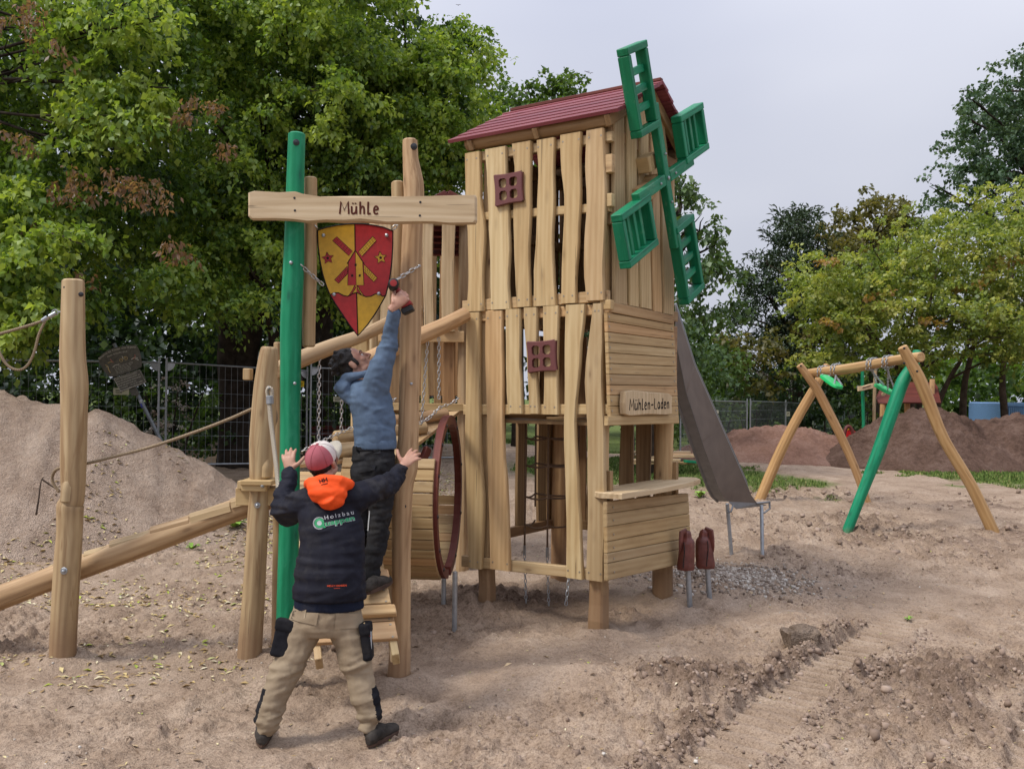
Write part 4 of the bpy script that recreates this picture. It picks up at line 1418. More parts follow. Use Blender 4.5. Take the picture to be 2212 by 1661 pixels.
for (e, lab) in ((el, 0), (er, 1)):
    for k in range(6):
        a, b = pk.lerp(e, k / 6), pk.lerp(e, (k + 1.1) / 6)
        a = a + UZ * .0
        q = [a, b, b + Vector((0, 1.45, 0)), a + Vector((0, 1.45, 0))]
        nn = (q[1] - q[0]).cross(q[3] - q[0]).normalized()
        if nn.z < 0: nn = -nn
        m = MB(); slab(m, [p + nn * .012 * (k % 2) for p in q], nn, .022, .003, along=Vector((0, 1, 0))); m.build('roof_board', M['roof'], rear)
m = MB(); m.bar(el + Vector((0, .01, -.03)), pk + Vector((0, .01, -.03)), .03, .10); m.bar(er + Vector((0, .01, -.03)), pk + Vector((0, .01, -.03)), .03, .10); m.build('barge_board', M['redrib'], rear)
# inner sloped red boards seen between the planks
for k in range(5):
    a = P(915, 490 + k * 12, YR + .45)
    m = MB(); m.box(Vector(((P(900, 0, YR).x + P(1000, 0, YR).x) / 2, YR + .5 + .04 * k, a.z)), (0, .8, .6), (0, -.6, .8), (1, 0, 0), .15, .02, .62, .003); m.build('roof_board', M['redrib'], rear)

# ------------------------------------------------------------------ barrel tunnel with red ribs
bc = Vector((-.545, 7.72, 1.06))
barrel = empty('barrel_tunnel', (bc.x, bc.y, 0), 'crawl barrel of stacked boards on oxide red curved ribs under the bridge', 'crawl barrel')
hd = Vector((.088, .996, 0)).normalized()
ax = Vector((-hd.y, hd.x, 0))
Rb_ = .69
def BP(th, r, s):
    """th measured from the top, negative towards the camera; s along the barrel"""
    return bc + hd * (math.sin(th) * r) + UZ * (math.cos(th) * r) + ax * s
for s in (0.0, .62):
    for (t0, t1) in ((-175, -95), (-95, -8), (-8, 85), (85, 175)):
        m = MB()
        n = 10
        V, F, g = [], [], []
        for i in range(n + 1):
            th = rad(t0 + (t1 - t0) * i / n)
            for (r, ss) in ((Rb_ - .075, -.030), (Rb_ + .0, -.030), (Rb_ + .0, .030), (Rb_ - .075, .030)):
                V.append(BP(th, r, s + ss)); g.append((r, ss, th * Rb_))
        for i in range(n):
            for k in range(4):
                F.append((i * 4 + k, i * 4 + (k + 1) % 4, i * 4 + 4 + (k + 1) % 4, i * 4 + 4 + k))
        F += [(0, 1, 2, 3), (n * 4 + 3, n * 4 + 2, n * 4 + 1, n * 4)]
        m.add(V, F, g)
        m.build('rib', M['redrib'], barrel)
nbd = 13
for k in range(nbd):
    t0, t1 = rad(-158 + k * 7.6), rad(-158 + (k + 1) * 7.6)
    q = [BP(t0, Rb_ + .026, .0), BP(t0, Rb_ + .026, .74), BP(t1, Rb_ + .026, .74), BP(t1, Rb_ + .026, .0)]
    q = [q[0] + (q[3] - q[0]) * .05, q[1] + (q[2] - q[1]) * .05, q[2] - (q[2] - q[1]) * .05, q[3] - (q[3] - q[0]) * .05]
    nn = BP((t0 + t1) / 2, 1, 0) - bc
    m = MB(); slab(m, q, nn, .024, .005, along=ax); m.build('stave', M['panel'], barrel)
for k in range(9):
    t0, t1 = rad(96 + k * 7.4), rad(96 + (k + 1) * 7.4)
    q = [BP(t0, Rb_ + .026, .0), BP(t0, Rb_ + .026, .74), BP(t1, Rb_ + .026, .74), BP(t1, Rb_ + .026, .0)]
    q = [q[0] + (q[3] - q[0]) * .05, q[1] + (q[2] - q[1]) * .05, q[2] - (q[2] - q[1]) * .05, q[3] - (q[3] - q[0]) * .05]
    nn = BP((t0 + t1) / 2, 1, 0) - bc
    m = MB(); slab(m, q, nn, .024, .005, along=ax); m.build('stave', M['panel'], barrel)
m = MB(); m.bar(P(925, 968, 7.7), P(880, 1060, 7.5), .042, .07); m.build('brace', M['redrib'], barrel)
bb = MB()
for th in (-150, -125, -98, -70, -45, -22, 30, 70, 110, 150):
    bb.disc(BP(rad(th), Rb_ - .038, -.031), -ax, .017, .006, 9, .004)
bb.build('bolt_heads', M['cap'], barrel)['kind'] = 'stuff'
for (x, y, Y) in ((983, 1235, 7.35), ):
    a = P(x, y, Y); m = MB(); m.tube([Vector((a.x, a.y, -.1)), a], .021, 12); m.build('pipe_leg', M['steel'], barrel, smooth=True, auto=40)
m = MB(); a = BP(rad(165), Rb_, .05); m.tube([Vector((a.x, a.y, -.1)), a], .021, 12); m.build('pipe_leg', M['steel'], barrel, smooth=True, auto=40)

# ------------------------------------------------------------------ climbing net inside the tower
net = empty('climbing_net', T(.62, .75, 0), 'brown rope climbing net hanging inside the lower storey of the tower', 'climbing net')
nx = [P(1135, 1000, 8.1), P(1157, 1000, 8.35), P(1184, 1000, 8.0), P(1250, 1000, 8.3)]
for k, p in enumerate(nx):
    m = MB(); m.tube([Vector((p.x, p.y, z)) for z in (.55 if k in (0, 2) else .9, 1.0, 1.3, 1.7)], .0085, 6); m.build('rope_strand', M['net'], net, smooth=True)
    if k in (0, 2):
        m = MB(); m.tube([Vector((p.x, p.y, .50)), Vector((p.x, p.y, .58))], .014, 8); chain(m, [Vector((p.x, p.y, .50)), Vector((p.x + .02, p.y, .03))], .045, .004); m.build('anchor_chain', M['steel'], net)
for (y, dr) in ((945, .02), (1005, .015), (1072, .02), (1132, .03)):
    for (i, j) in ((0, 2), (2, 3), (1, 3), (0, 1)):
        if y > 1120 and (i, j) == (1, 3): continue
        a, b = nx[i].copy(), nx[j].copy()
        a.z = b.z = P(1150, y, 8.1).z
        m = MB(); m.tube(sag(a, b, dr, 6), .0085, 6); m.build('rope_strand', M['net'], net, smooth=True)
m = MB(); chain(m, [P(1230, 1235, 7.7), P(1222, 1312, 7.65)], .05, .0045)
tag(m.build('loose_chain', M['steel'], None), 'loose chain dangling to the sand under the tower', 'chain')

# ------------------------------------------------------------------ slide
slide = empty('slide', P(1600, 1100, 10.4), 'steel chute slide descending from the right side of the tower to two pipe legs', 'slide')
# underside outline in the photo: wide band from the tower down to its run-out
near = [P(1459, 735, 9.2), P(1482, 848, 9.45), P(1517, 955, 9.75), P(1552, 1052, 10.1), P(1562, 1072, 10.2), P(1574, 1083, 10.3)]
far = [P(1459, 660, 9.65), P(1500, 790, 9.9), P(1557, 920, 10.2), P(1613, 1048, 10.55), P(1622, 1070, 10.65), P(1634, 1086, 10.75)]
def strip(A, B, lift0, lift1, name, mat, two=True):
    m = MB()
    V = []
    for a, b in zip(A, B): V += [a + lift0, b + lift1]
    F = [(2 * i, 2 * i + 1, 2 * i + 3, 2 * i + 2) for i in range(len(A) - 1)]
    n = len(V)
    ofs = Vector((.004, .004, .004))
    V2 = [v + ofs for v in V]
    F2 = [tuple(n + j for j in f)[::-1] for f in F]
    m.add(V + V2, F + F2 + [(0, 1, n + 1, n), (n - 2, n - 1, 2 * n - 1, 2 * n - 2)] + [(2 * i, 2 * i + 2, n + 2 * i + 2, n + 2 * i) for i in range(len(A) - 1)] + [(2 * i + 1, 2 * i + 3, n + 2 * i + 3, n + 2 * i + 1) for i in range(len(A) - 1)])
    return m.build(name, mat, slide, smooth=True, auto=50)
strip(near, far, Vector((0, 0, 0)), Vector((0, 0, 0)), 'chute', M['slide'])
_nn = (far[2] - near[2]).cross(near[3] - near[1]).normalized()
if _nn.dot(near[2] - CAMP) < 0: _nn = -_nn
_ow = (far[2] - near[2]).normalized()
sideA = [p + _nn * .13 - _ow * .01 for p in near]
sideB = [p + _nn * .05 + _ow * (.115 if i < 4 else .05) for i, p in enumerate(far)]
strip(near, sideA, Vector((0, 0, 0)), Vector((0, 0, 0)), 'side_wall', M['slide_edge'])
strip(far, sideB, Vector((0, 0, 0)), Vector((0, 0, 0)), 'side_wall', M['slide_edge'])
m = MB(); m.tube(sideB, .016, 8); m.tube(sideA, .016, 8); m.build('rim_tube', M['slide_edge'], slide, smooth=True)
a, b, c, d = near[-1], far[-1], P(1655, 1090, 10.95), P(1590, 1097, 10.4)
m = MB(); slab(m, [a + UZ * .004, b + UZ * .004, c, d], UZ, .012, .003); m.build('run_out', M['slide_edge'], slide)
m = MB(); m.tube([P(1584, 1090, 10.35), P(1579, 1105, 10.32), P(1571, 1107, 10.32)], .012, 8); m.tube([P(1662, 1085, 10.85), P(1663, 1098, 10.85), P(1652, 1107, 10.75), P(1646, 1108, 10.75)], .012, 8); m.tube([P(1634, 1087, 10.75), P(1663, 1084, 10.85)], .014, 8)
m.build('run_out_rim', M['slide_edge'], slide, smooth=True)
for (x, yt, yb, Y, lean) in ((1571, 1088, 1197, 10.36, 9), (1645, 1092, 1203, 10.45, 2)):
    a, b = P(x, yt, Y), G(x + lean, yb)
    m = MB(); m.tube([a, b - UZ * 0.0, b - UZ * .25], .0215, 12); m.build('pipe_leg', M['steel'], slide, smooth=True, auto=40)

# ------------------------------------------------------------------ carved flour sacks on pipes
def sack(px, py_top, py_bot, hw, Y, pole, lab, seed):
    base = P(pole[1][0], pole[1][1], Y)
    o = empty('carved_sack', base, lab, 'carved sack', 'carved wooden sacks on pipes')
    pts = []
    H = py_bot - py_top
    prof = [(0.0, .22), (.04, .40), (.12, .48), (.18, .46), (.22, .66), (.30, .82), (.55, .92), (.75, .96), (.92, 1.0), (1.0, .92)]
    m = MB()
    n = 18
    rr = random.Random(seed)
    V, F = [], []
    bm_ = []
    K = 26
    for i in range(K + 1):
        t = i / K
        for (a, b) in zip(prof[:-1], prof[1:]):
            if a[0] <= t <= b[0] + 1e-9:
                r = a[1] + (b[1] - a[1]) * (t - a[0]) / (b[0] - a[0]); break
        c = P(px + 2.0 * math.sin(t * 3 + seed), py_top + H * t, Y)
        R0 = hw * Y / FPX
        for k in range(n):
            a = 2 * PI * k / n
            rad_ = R0 * r * (1 + .05 * math.sin(3 * a + seed) + .035 * math.sin(7 * a + 4 * t + seed) * (1 if t > .2 else 2.4) + rr.uniform(-.02, .02))
            V.append(c + Vector((math.cos(a) * rad_, math.sin(a) * rad_ * .85, rr.uniform(-.003, .003))))
    for i in range(K):
        for k in range(n):
            F.append((i * n + k, i * n + (k + 1) % n, (i + 1) * n + (k + 1) % n, (i + 1) * n + k))
    F.append(tuple(range(n))[::-1]); F.append(tuple(K * n + k for k in range(n)))
    m.add(V, F)
    b = m.build('sack', M['sack'], o, smooth=True, auto=32)
    # the folded mouth of the sack hangs over on one side
    f = MB()
    tp = P(px, py_top + H * .08, Y)
    s = -1 if seed % 2 else 1
    f.tube([tp + Vector((0, -.005, .028)), tp + Vector((s * .045, -.03, .012)), tp + Vector((s * .052, -.045, -.05)), tp + Vector((s * .060, -.05, -.12)), tp + Vector((s * .066, -.045, -.17))], [.024, .027, .023, .016, .006], 8, True, .12, seed, flat=.6)
    f.build('fold', M['sack'], o, smooth=True, auto=35)
    ln = MB()
    fr = [P(px + s * hw * .25 + 1.5 * math.sin(q * 5), py_top + H * (.3 + .66 * q), Y - hw * Y / FPX * .86) for q in np.linspace(0, 1, 9)]
    ln.tube(fr, .004, 4); ln.build('crack', M['cap'], o)
    m = MB(); a, b2 = P(*pole[0], Y), P(*pole[1], Y); m.tube([a, b2, b2 - UZ * .2], .024, 12); m.build('pipe', M['steel'], o, smooth=True, auto=40)
sack(1482, 1146, 1230, 19, 8.02, [(1485, 1215), (1491, 1322)], 'left of two red brown carved flour sacks on pipes in front of the counter corner', 1)
sack(1523, 1143, 1226, 21, 8.22, [(1527, 1215), (1534, 1308)], 'right of two red brown carved flour sacks, wider hem, clear of the counter', 4)
# ------------------------------------------------------------------ the ground
def soil_mat():
    t = NT('sand and soil', 0.95, 0.08)
    geo = t.n('ShaderNodeNewGeometry')
    pos = geo.outputs['Position']
    soil = t.attr('soil').outputs['Fac']
    grass = t.attr('grass').outputs['Fac']
    n1 = t.noise(pos, 2.2, 5, 0.65)
    n2 = t.noise(pos, 14.0, 5, 0.7)
    n3 = t.noise(pos, 75.0, 3, 0.7)
    n4 = t.noise(pos, 28.0, 4, 0.75)
    sand = t.ramp(n1.outputs['Fac'], [(0.30, (0.258, 0.185, 0.132, 1)), (0.50, (0.362, 0.270, 0.198, 1)), (0.68, (0.435, 0.336, 0.255, 1))]).outputs['Color']
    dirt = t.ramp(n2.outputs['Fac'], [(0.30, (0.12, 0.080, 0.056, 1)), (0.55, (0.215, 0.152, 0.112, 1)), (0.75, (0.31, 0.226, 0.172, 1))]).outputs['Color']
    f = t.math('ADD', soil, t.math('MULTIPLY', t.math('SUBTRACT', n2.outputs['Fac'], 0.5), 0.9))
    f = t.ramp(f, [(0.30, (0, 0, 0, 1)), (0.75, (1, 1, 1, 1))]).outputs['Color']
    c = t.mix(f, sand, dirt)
    speck = t.ramp(n3.outputs['Fac'], [(0.30, (0.66, 0.64, 0.62, 1)), (0.5, (1.0, 1.0, 1.0, 1)), (0.72, (1.18, 1.17, 1.16, 1))]).outputs['Color']
    c = t.mix(1.0, c, speck, 'MULTIPLY')
    crumb = t.ramp(n4.outputs['Fac'], [(0.34, (0.50, 0.46, 0.43, 1)), (0.47, (0.95, 0.94, 0.93, 1)), (0.62, (1.12, 1.12, 1.12, 1))]).outputs['Color']      # damp crumbs among the dry sand
    pressed = t.attr('pressed').outputs['Fac']      # sand rolled flat by the tracks has no loose crumbs
    crumb = t.mix(t.math('MULTIPLY', pressed, 0.85), crumb, (1.0, 1.0, 1.0, 1))
    c = t.mix(1.0, c, crumb, 'MULTIPLY')
    gcol = t.ramp(n2.outputs['Fac'], [(0.3, (0.08, 0.115, 0.03, 1)), (0.6, (0.13, 0.16, 0.05, 1)), (0.8, (0.22, 0.18, 0.10, 1))]).outputs['Color']
    gf = t.math('ADD', grass, t.math('MULTIPLY', t.math('SUBTRACT', n2.outputs['Fac'], 0.5), 0.8))
    gf = t.ramp(gf, [(0.42, (0, 0, 0, 1)), (0.62, (1, 1, 1, 1))]).outputs['Color']
    c = t.mix(gf, c, gcol)
    t.color(c)
    t.bump(t.math('ADD', t.math('MULTIPLY', n3.outputs['Fac'], 0.5), t.math('MULTIPLY', n4.outputs['Fac'], 1.3)), 0.8, 0.03)
    return t.m
M['soil'] = soil_mat()

_t0, _t1 = G(1632, 1585), G(1953, 1337)
TRD = Vector((_t1.x - _t0.x, _t1.y - _t0.y)).normalized()
TRN = Vector((TRD.y, -TRD.x))
def track_coord(x, y):
    dx, dy = x - _t0.x, y - _t0.y
    s = dx * TRD.x + dy * TRD.y
    c = dx * TRN.x + dy * TRN.y
    c = c + 0.05 * np.sin(s * .9)
    return s, c
SMALL_HOLLOWS = [(G(690, 1540), .16, .10, .035), (G(1270, 1270), .3, .2, .02), (G(2030, 1335), .12, .08, .05), (G(1050, 1395), .12, .07, .02), (G(980, 1430), .12, .07, .02), (G(940, 1560), .2, .1, .025), (G(1190, 1560), .14, .08, .03), (G(830, 1560), .11, .07, .03), (G(905, 1512), .11, .07, .028), (G(1000, 1600), .12, .07, .03), (G(1080, 1545), .12, .07, .026), (G(450, 1480), .12, .07, .03), (G(400, 1560), .12, .07, .028), (G(300, 1500), .12, .07, .026), (G(1130, 1480), .11, .065, .024)]
POST_FEET = [G(133, 1425), G(540, 1420), G(618, 1490), G(860, 1468), T(.075, .075, 0), T(TW - .075, .075, 0), T(.075, TD - .075, 0), T(TW - .075, TD - .075, 0), G(1829, 1149), G(2147, 1152), G(1641, 1078), G(1875, 1087), G(1491, 1322), G(1534, 1308)]
def hills(x, y):
    h = 0.0
    for p, rx, ry, a in ((G(1330, 1490), .75, .35, .09), (G(1560, 1265), .55, .5, .10), (G(1720, 1360), .35, .5, .10), (G(2100, 1500), .8, .5, .05), (G(760, 1480), .9, .4, .03), (G(120, 1330), 1.2, .4, .07), (G(420, 1250), 1.0, .5, .05), (G(940, 1320), .6, .3, .04), (G(1200, 1470), .4, .25, .05)):
        h = h + a * np.exp(-((x - p.x) / rx) ** 2 - ((y - p.y) / ry) ** 2)
    return h
def rough_mask(x, y):
    s, c = track_coord(x, y)
    m = 0.33 + 1.25 * fbm(x * .8, y * .95, 31, 4)
    m = m + 0.42 * sstep(.22, .5, c) * (1 - sstep(.95, 1.2, c)) * (1 - sstep(3.8, 5.0, s))      # between the two tracks
    m = m + (0.42 + 1.3 * fbm(x * 1.6, y * 1.6, 37, 2)) * np.exp(-((c + .30) / .13) ** 2) * (1 - sstep(2.6, 3.6, s))                    # left rim of the track
    m = m + 0.5 * sstep(8.5, 10, y) * sstep(1.5, 3.0, x) * (1 - sstep(15, 17, y))
    m = m + 0.22 * np.exp(-((x - 1.15) / .8) ** 2 - ((y - 6.1) / .35) ** 2)
    m = m + 0.4 * np.exp(-((x + 3.3) / 1.5) ** 2 - ((y - 7.2) / .5) ** 2)
    return np.clip(m, 0.05, 1.2)
def detail(x, y):
    """relief of the trodden, driven-over sand"""
    near = 1 - sstep(16, 26, y)
    s, c = track_coord(x, y)
    r = rough_mask(x, y)
    h = 0.07 * fbm(x * .55, y * .55, 3, 3) + hills(x, y)
    h = h + 0.030 * fbm(x * 2.6, y * 2.6, 7, 3) * near
    clod = fbm(x * 8.5, y * 8.5, 13, 5, .62)
    clod = np.where(clod > 0, clod * 1.25, clod * .7)
    h = h + (0.009 + 0.082 * r) * clod * near
    h = h + (0.005 + .034 * r) * (0.25 - np.abs(vnoise(x * 19, y * 19, 41))) * 2 * near + (.003 + .010 * r) * vnoise(x * 31, y * 31, 43) * near
    for off in (0.0, 1.42):
        cc = c - off
        inn = (1 - sstep(.165, .205, np.abs(cc))) * (1 - sstep(3.2, 4.2, s)) * sstep(-3, -2.5, s)
        wob = s + .016 * vnoise(x * 5, y * 5, 55) * 2 + .05 * cc
        fr = np.abs(((wob / .135) % 1.0) - .5)
        worn = np.clip(.75 + 1.1 * vnoise(x * 1.3, y * 1.3, 77) + .5 * vnoise(x * 5, y * 5, 78), .45, 1.25)
        tr = -.004 - .098 * np.exp(-(fr / .21) ** 4) * worn + .007 * fbm(x * 14, y * 14, 61, 3)
        base = 0.07 * fbm(x * .55, y * .55, 3, 3)
        h = h * (1 - inn) + (base + tr) * inn
        rim = np.exp(-((np.abs(cc) - .235) / .045) ** 2) * (1 - sstep(2.6, 3.6, s))
        h = h + rim * (.018 + .075 * np.clip(fbm(x * 9, y * 9, 91, 4) + .12, 0, 1)) * (1.0 if off == 0 else .9)
    # sand thrown up round the posts when their holes were filled
    for p in POST_FEET:
        d2 = np.sqrt((x - p.x) ** 2 + (y - p.y) ** 2)
        h = h + .040 * np.exp(-((d2 - .13) / .085) ** 2) * (.5 + 1.6 * np.clip(vnoise(x * 5, y * 5, 64) + .35, 0, 1)) + .016 * np.exp(-(d2 / .4) ** 2) * fbm(x * 11, y * 11, 66, 3)
    for p, rx, ry, d in SMALL_HOLLOWS:
        q = ((x - p.x) / rx) ** 2 + ((y - p.y) / ry) ** 2
        h = h - d * np.exp(-q * 1.5) + d * .5 * np.exp(-(np.sqrt(q) - 1.3) ** 2 * 8)
    return h
def flatten(x, y):
    """keep the sand level where feet stand"""
    f = np.ones_like(x)
    for p in FEET:
        f = f * (1 - .7 * np.exp(-(((x - p.x) / .16) ** 2 + ((y - p.y) / .22) ** 2)))
    return f
FEET = [G(572, 1603), G(803, 1605)]
def ground_h(x, y):
    x, y = np.asarray(x, dtype=np.float64), np.asarray(y, dtype=np.float64)
    return ghf(x, y) + detail(x, y) * flatten(x, y)
def grass_mask(x, y):
    g = np.full_like(x, -0.6)
    for px, py, rx, ry, a in ((1560, 1030, 1.7, 2.4, 1.25), (1290, 1010, 2.2, 4.0, 1.3), (2190, 1025, 2.4, 3.2, 1.3), (1730, 1040, 1.0, 1.2, .95), (2080, 1052, .7, .6, .8), (1380, 1010, 2.0, 4.0, 1.2), (1790, 1075, .5, .5, .75), (1880, 1020, .5, .6, .7)):
        p = G(px, py)
        g = np.maximum(g, a * np.exp(-((x - p.x) / rx) ** 2 - ((y - p.y) / ry) ** 2) - .15)
    g = np.maximum(g, 1.2 * sstep(24, 30, y) - .2)
    g = np.where((x < -1) & (y < 26), np.minimum(g, .1), g)
    return np.clip(g, 0, 1)

def axis(lo, hi, dense_lo, dense_hi, d, grow=1.07):
    a = list(np.arange(dense_lo, dense_hi, d))
    s = d
    while a[-1] < hi:
        s *= grow
        a.append(a[-1] + s)
    s = d
    b = []
    x = dense_lo
    while x > lo:
        s *= grow
        x -= s
        b.append(x)
    return np.array(b[::-1] + a)
gx = axis(-140, 140, -4.3, 5.3, .019, 1.085)
gy = axis(-25, 260, 4.4, 8.8, .0148, 1.042)
GX, GY = np.meshgrid(gx, gy)
GH = ground_h(GX, GY)
SO = np.clip(rough_mask(GX, GY) * .42 - .20 + .35 * sstep(.005, .05, detail(GX, GY) - hills(GX, GY)) * rough_mask(GX, GY), 0, 1)
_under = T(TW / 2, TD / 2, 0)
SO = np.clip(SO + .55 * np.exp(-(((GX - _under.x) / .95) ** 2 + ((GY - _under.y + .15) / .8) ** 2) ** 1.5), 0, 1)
GR = grass_mask(GX, GY)
_s, _c2 = track_coord(GX, GY)
PR = np.zeros_like(GX)
for _o in (0.0, 1.42):
    PR = np.maximum(PR, (1 - sstep(.16, .20, np.abs(_c2 - _o))) * (1 - sstep(3.2, 4.2, _s)))
SO = SO * (1 - .8 * PR)
PR = np.maximum(PR, np.clip(.80 - 1.05 * rough_mask(GX, GY), 0, 1))
_i = np.arange(GX.size).reshape(GX.shape)
_q = np.stack([_i[:-1, :-1].ravel(), _i[:-1, 1:].ravel(), _i[1:, 1:].ravel(), _i[1:, :-1].ravel()], 1)
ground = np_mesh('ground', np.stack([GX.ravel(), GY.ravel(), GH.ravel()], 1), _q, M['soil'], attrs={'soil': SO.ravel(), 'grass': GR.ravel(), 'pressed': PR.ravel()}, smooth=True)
ground['kind'] = 'structure'
print('ground verts', GX.size)

# ------------------------------------------------------------------ heaps of sand and earth
def heap_mat(name, dark, mid, light):
    t = NT(name, 0.95, 0.06)
    geo = t.n('ShaderNodeNewGeometry')
    n1 = t.noise(geo.outputs['Position'], 1.6, 5, 0.65)
    n2 = t.noise(geo.outputs['Position'], 11.0, 5, 0.7)
    n3 = t.noise(geo.outputs['Position'], 60.0, 2, 0.7)
    f = t.math('ADD', t.math('MULTIPLY', n1.outputs['Fac'], .6), t.math('MULTIPLY', n2.outputs['Fac'], .4))
    c = t.ramp(f, [(0.36, dark), (0.5, mid), (0.62, light)]).outputs['Color']
    c = t.mix(1.0, c, t.ramp(n3.outputs['Fac'], [(0.3, (.75, .75, .75, 1)), (.7, (1.12, 1.12, 1.12, 1))]).outputs['Color'], 'MULTIPLY')
    t.color(c)
    t.bump(t.math('ADD', t.math('MULTIPLY', n3.outputs['Fac'], .6), n2.outputs['Fac']), 1.0, .07)
    return t.m
M['heap_sand'] = heap_mat('sand heap', (0.32, 0.230, 0.168, 1), (0.435, 0.328, 0.250, 1), (0.51, 0.398, 0.312, 1))
M['heap_red'] = heap_mat('reddish sand heap', (0.21, 0.115, 0.080, 1), (0.30, 0.172, 0.125, 1), (0.36, 0.225, 0.17, 1))
M['heap_dark'] = heap_mat('dark earth heap', (0.085, 0.052, 0.038, 1), (0.150, 0.092, 0.068, 1), (0.205, 0.135, 0.105, 1))

def heap(name, label, hf, x0, x1, y0, y1, n, mat):
    xs, ys = np.linspace(x0, x1, n), np.linspace(y0, y1, n)
    X, Y = np.meshgrid(xs, ys)
    H = ghf(X, Y) + hf(X, Y)
    i = np.arange(n * n).reshape(n, n)
    q = np.stack([i[:-1, :-1].ravel(), i[:-1, 1:].ravel(), i[1:, 1:].ravel(), i[1:, :-1].ravel()], 1)
    o = np_mesh(name, np.stack([X.ravel(), Y.ravel(), H.ravel()], 1), q, mat, smooth=True)
    return tag(o, label, 'heap', None)
def left_heap(x, y):
    xs = np.array([-14, -9.5, -8.2, -6.62, -6.2, -5.75, -5.2, -4.75, -4.3, -3.9, -3.5, -3.15, -2.6])
    hs = np.array([0.9, 1.45, 1.62, 1.78, 1.74, 1.66, 1.50, 1.22, .92, .66, .36, .12, -.25])
    crest = np.interp(x, xs, hs)
    crest = crest + .04 * vnoise(x * 2.2, x * 0, 3) * 2
    yc = 11.9 + .25 * np.sin(x * 1.3)
    d = y - yc
    wf = np.interp(x, [-9, -5.5, -3.5, -2.6], [2.5, 2.35, 1.6, 1.0])
    wb = wf * .9
    p = np.where(d < 0, np.clip(1 + d / wf, -.4, 1), np.clip(1 - d / wb, -.4, 1))
    p = np.where(p > .85, .85 + (p - .85) * .55, p)
    h = crest * (p ** 1.05 if False else np.sign(p) * np.abs(p) ** 1.05)
    streak = fbm(x * 3.4 + d * .8, d * .55, 12, 3)
    h = h + .12 * streak * np.clip(p * 2, 0, 1) + .05 * fbm(x * 7, y * 7, 5, 4)
    h = h + .16 * np.exp(-((x + 6.7) / .75) ** 2 - ((y - 11.3) / .5) ** 2) * (.3 + fbm(x * 4, y * 4, 8, 4))
    return np.where(p <= 0, np.minimum(h, -.05), h)
heap_l = heap('sand_heap', 'big pale sand heap at the left behind the sloping stepped log', left_heap, -14, -2.3, 8.9, 14.6, 260, M['heap_sand'])
def cone(cx, cy, rx, ry, H, seed, flat=.8, rough=.06):
    def f(x, y):
        wx = x + .25 * fbm(x * 1.1, y * 1.1, seed + 3, 2)
        wy = y + .25 * fbm(x * 1.1, y * 1.1, seed + 5, 2)
        q = np.sqrt(((wx - cx) / rx) ** 2 + ((wy - cy) / ry) ** 2)
        p = np.clip(1.15 - q * 1.15, -.2, 1.15)
        p = np.where(p > flat, flat + (p - flat) * .35, p)
        h = H * p / (flat + (1.15 - flat) * .35)
        clod = fbm(x * 4.5, y * 4.5, seed, 5, .6)
        h = h + np.clip(p * 3, 0, 1) * (rough * clod + rough * .5 * fbm(x * 12, y * 12, seed + 9, 3) + .09 * fbm(x * .9, y * .9, seed + 11, 2))
        return np.where(p <= 0, -.1, h)
    return f
YM = 22.5
c = P(1685, 930, YM)
heap('sand_heap', 'low reddish sand heap in front of the fence behind the slide foot', cone(c.x, YM, 2.9, 2.2, P(1685, 921, YM).z - gz(0, YM), 21, .78, .09), c.x - 4, c.x + 4, YM - 3.2, YM + 3.2, 150, M['heap_red'])
YD = 21.0
c0 = P(2010, 900, YD)
_d1, _d2, _d3 = cone(c0.x - .2, YD, 2.5, 2.2, P(2010, 884, YD).z - gz(0, YD), 33, .74, .12), cone(c0.x + 2.2, YD + .2, 2.8, 2.2, P(2120, 897, YD).z - gz(0, YD), 37, .72, .12), cone(c0.x + 5.5, YD, 3.2, 2.2, 1.35, 39, .7, .12)
heap('earth_heap', 'long dark brown earth heap behind the swing at the right', lambda x, y: np.maximum(np.maximum(_d1(x, y), _d2(x, y)), _d3(x, y)), c0.x - 3.6, c0.x + 9, YD - 3.0, YD + 3.0, 230, M['heap_dark'])

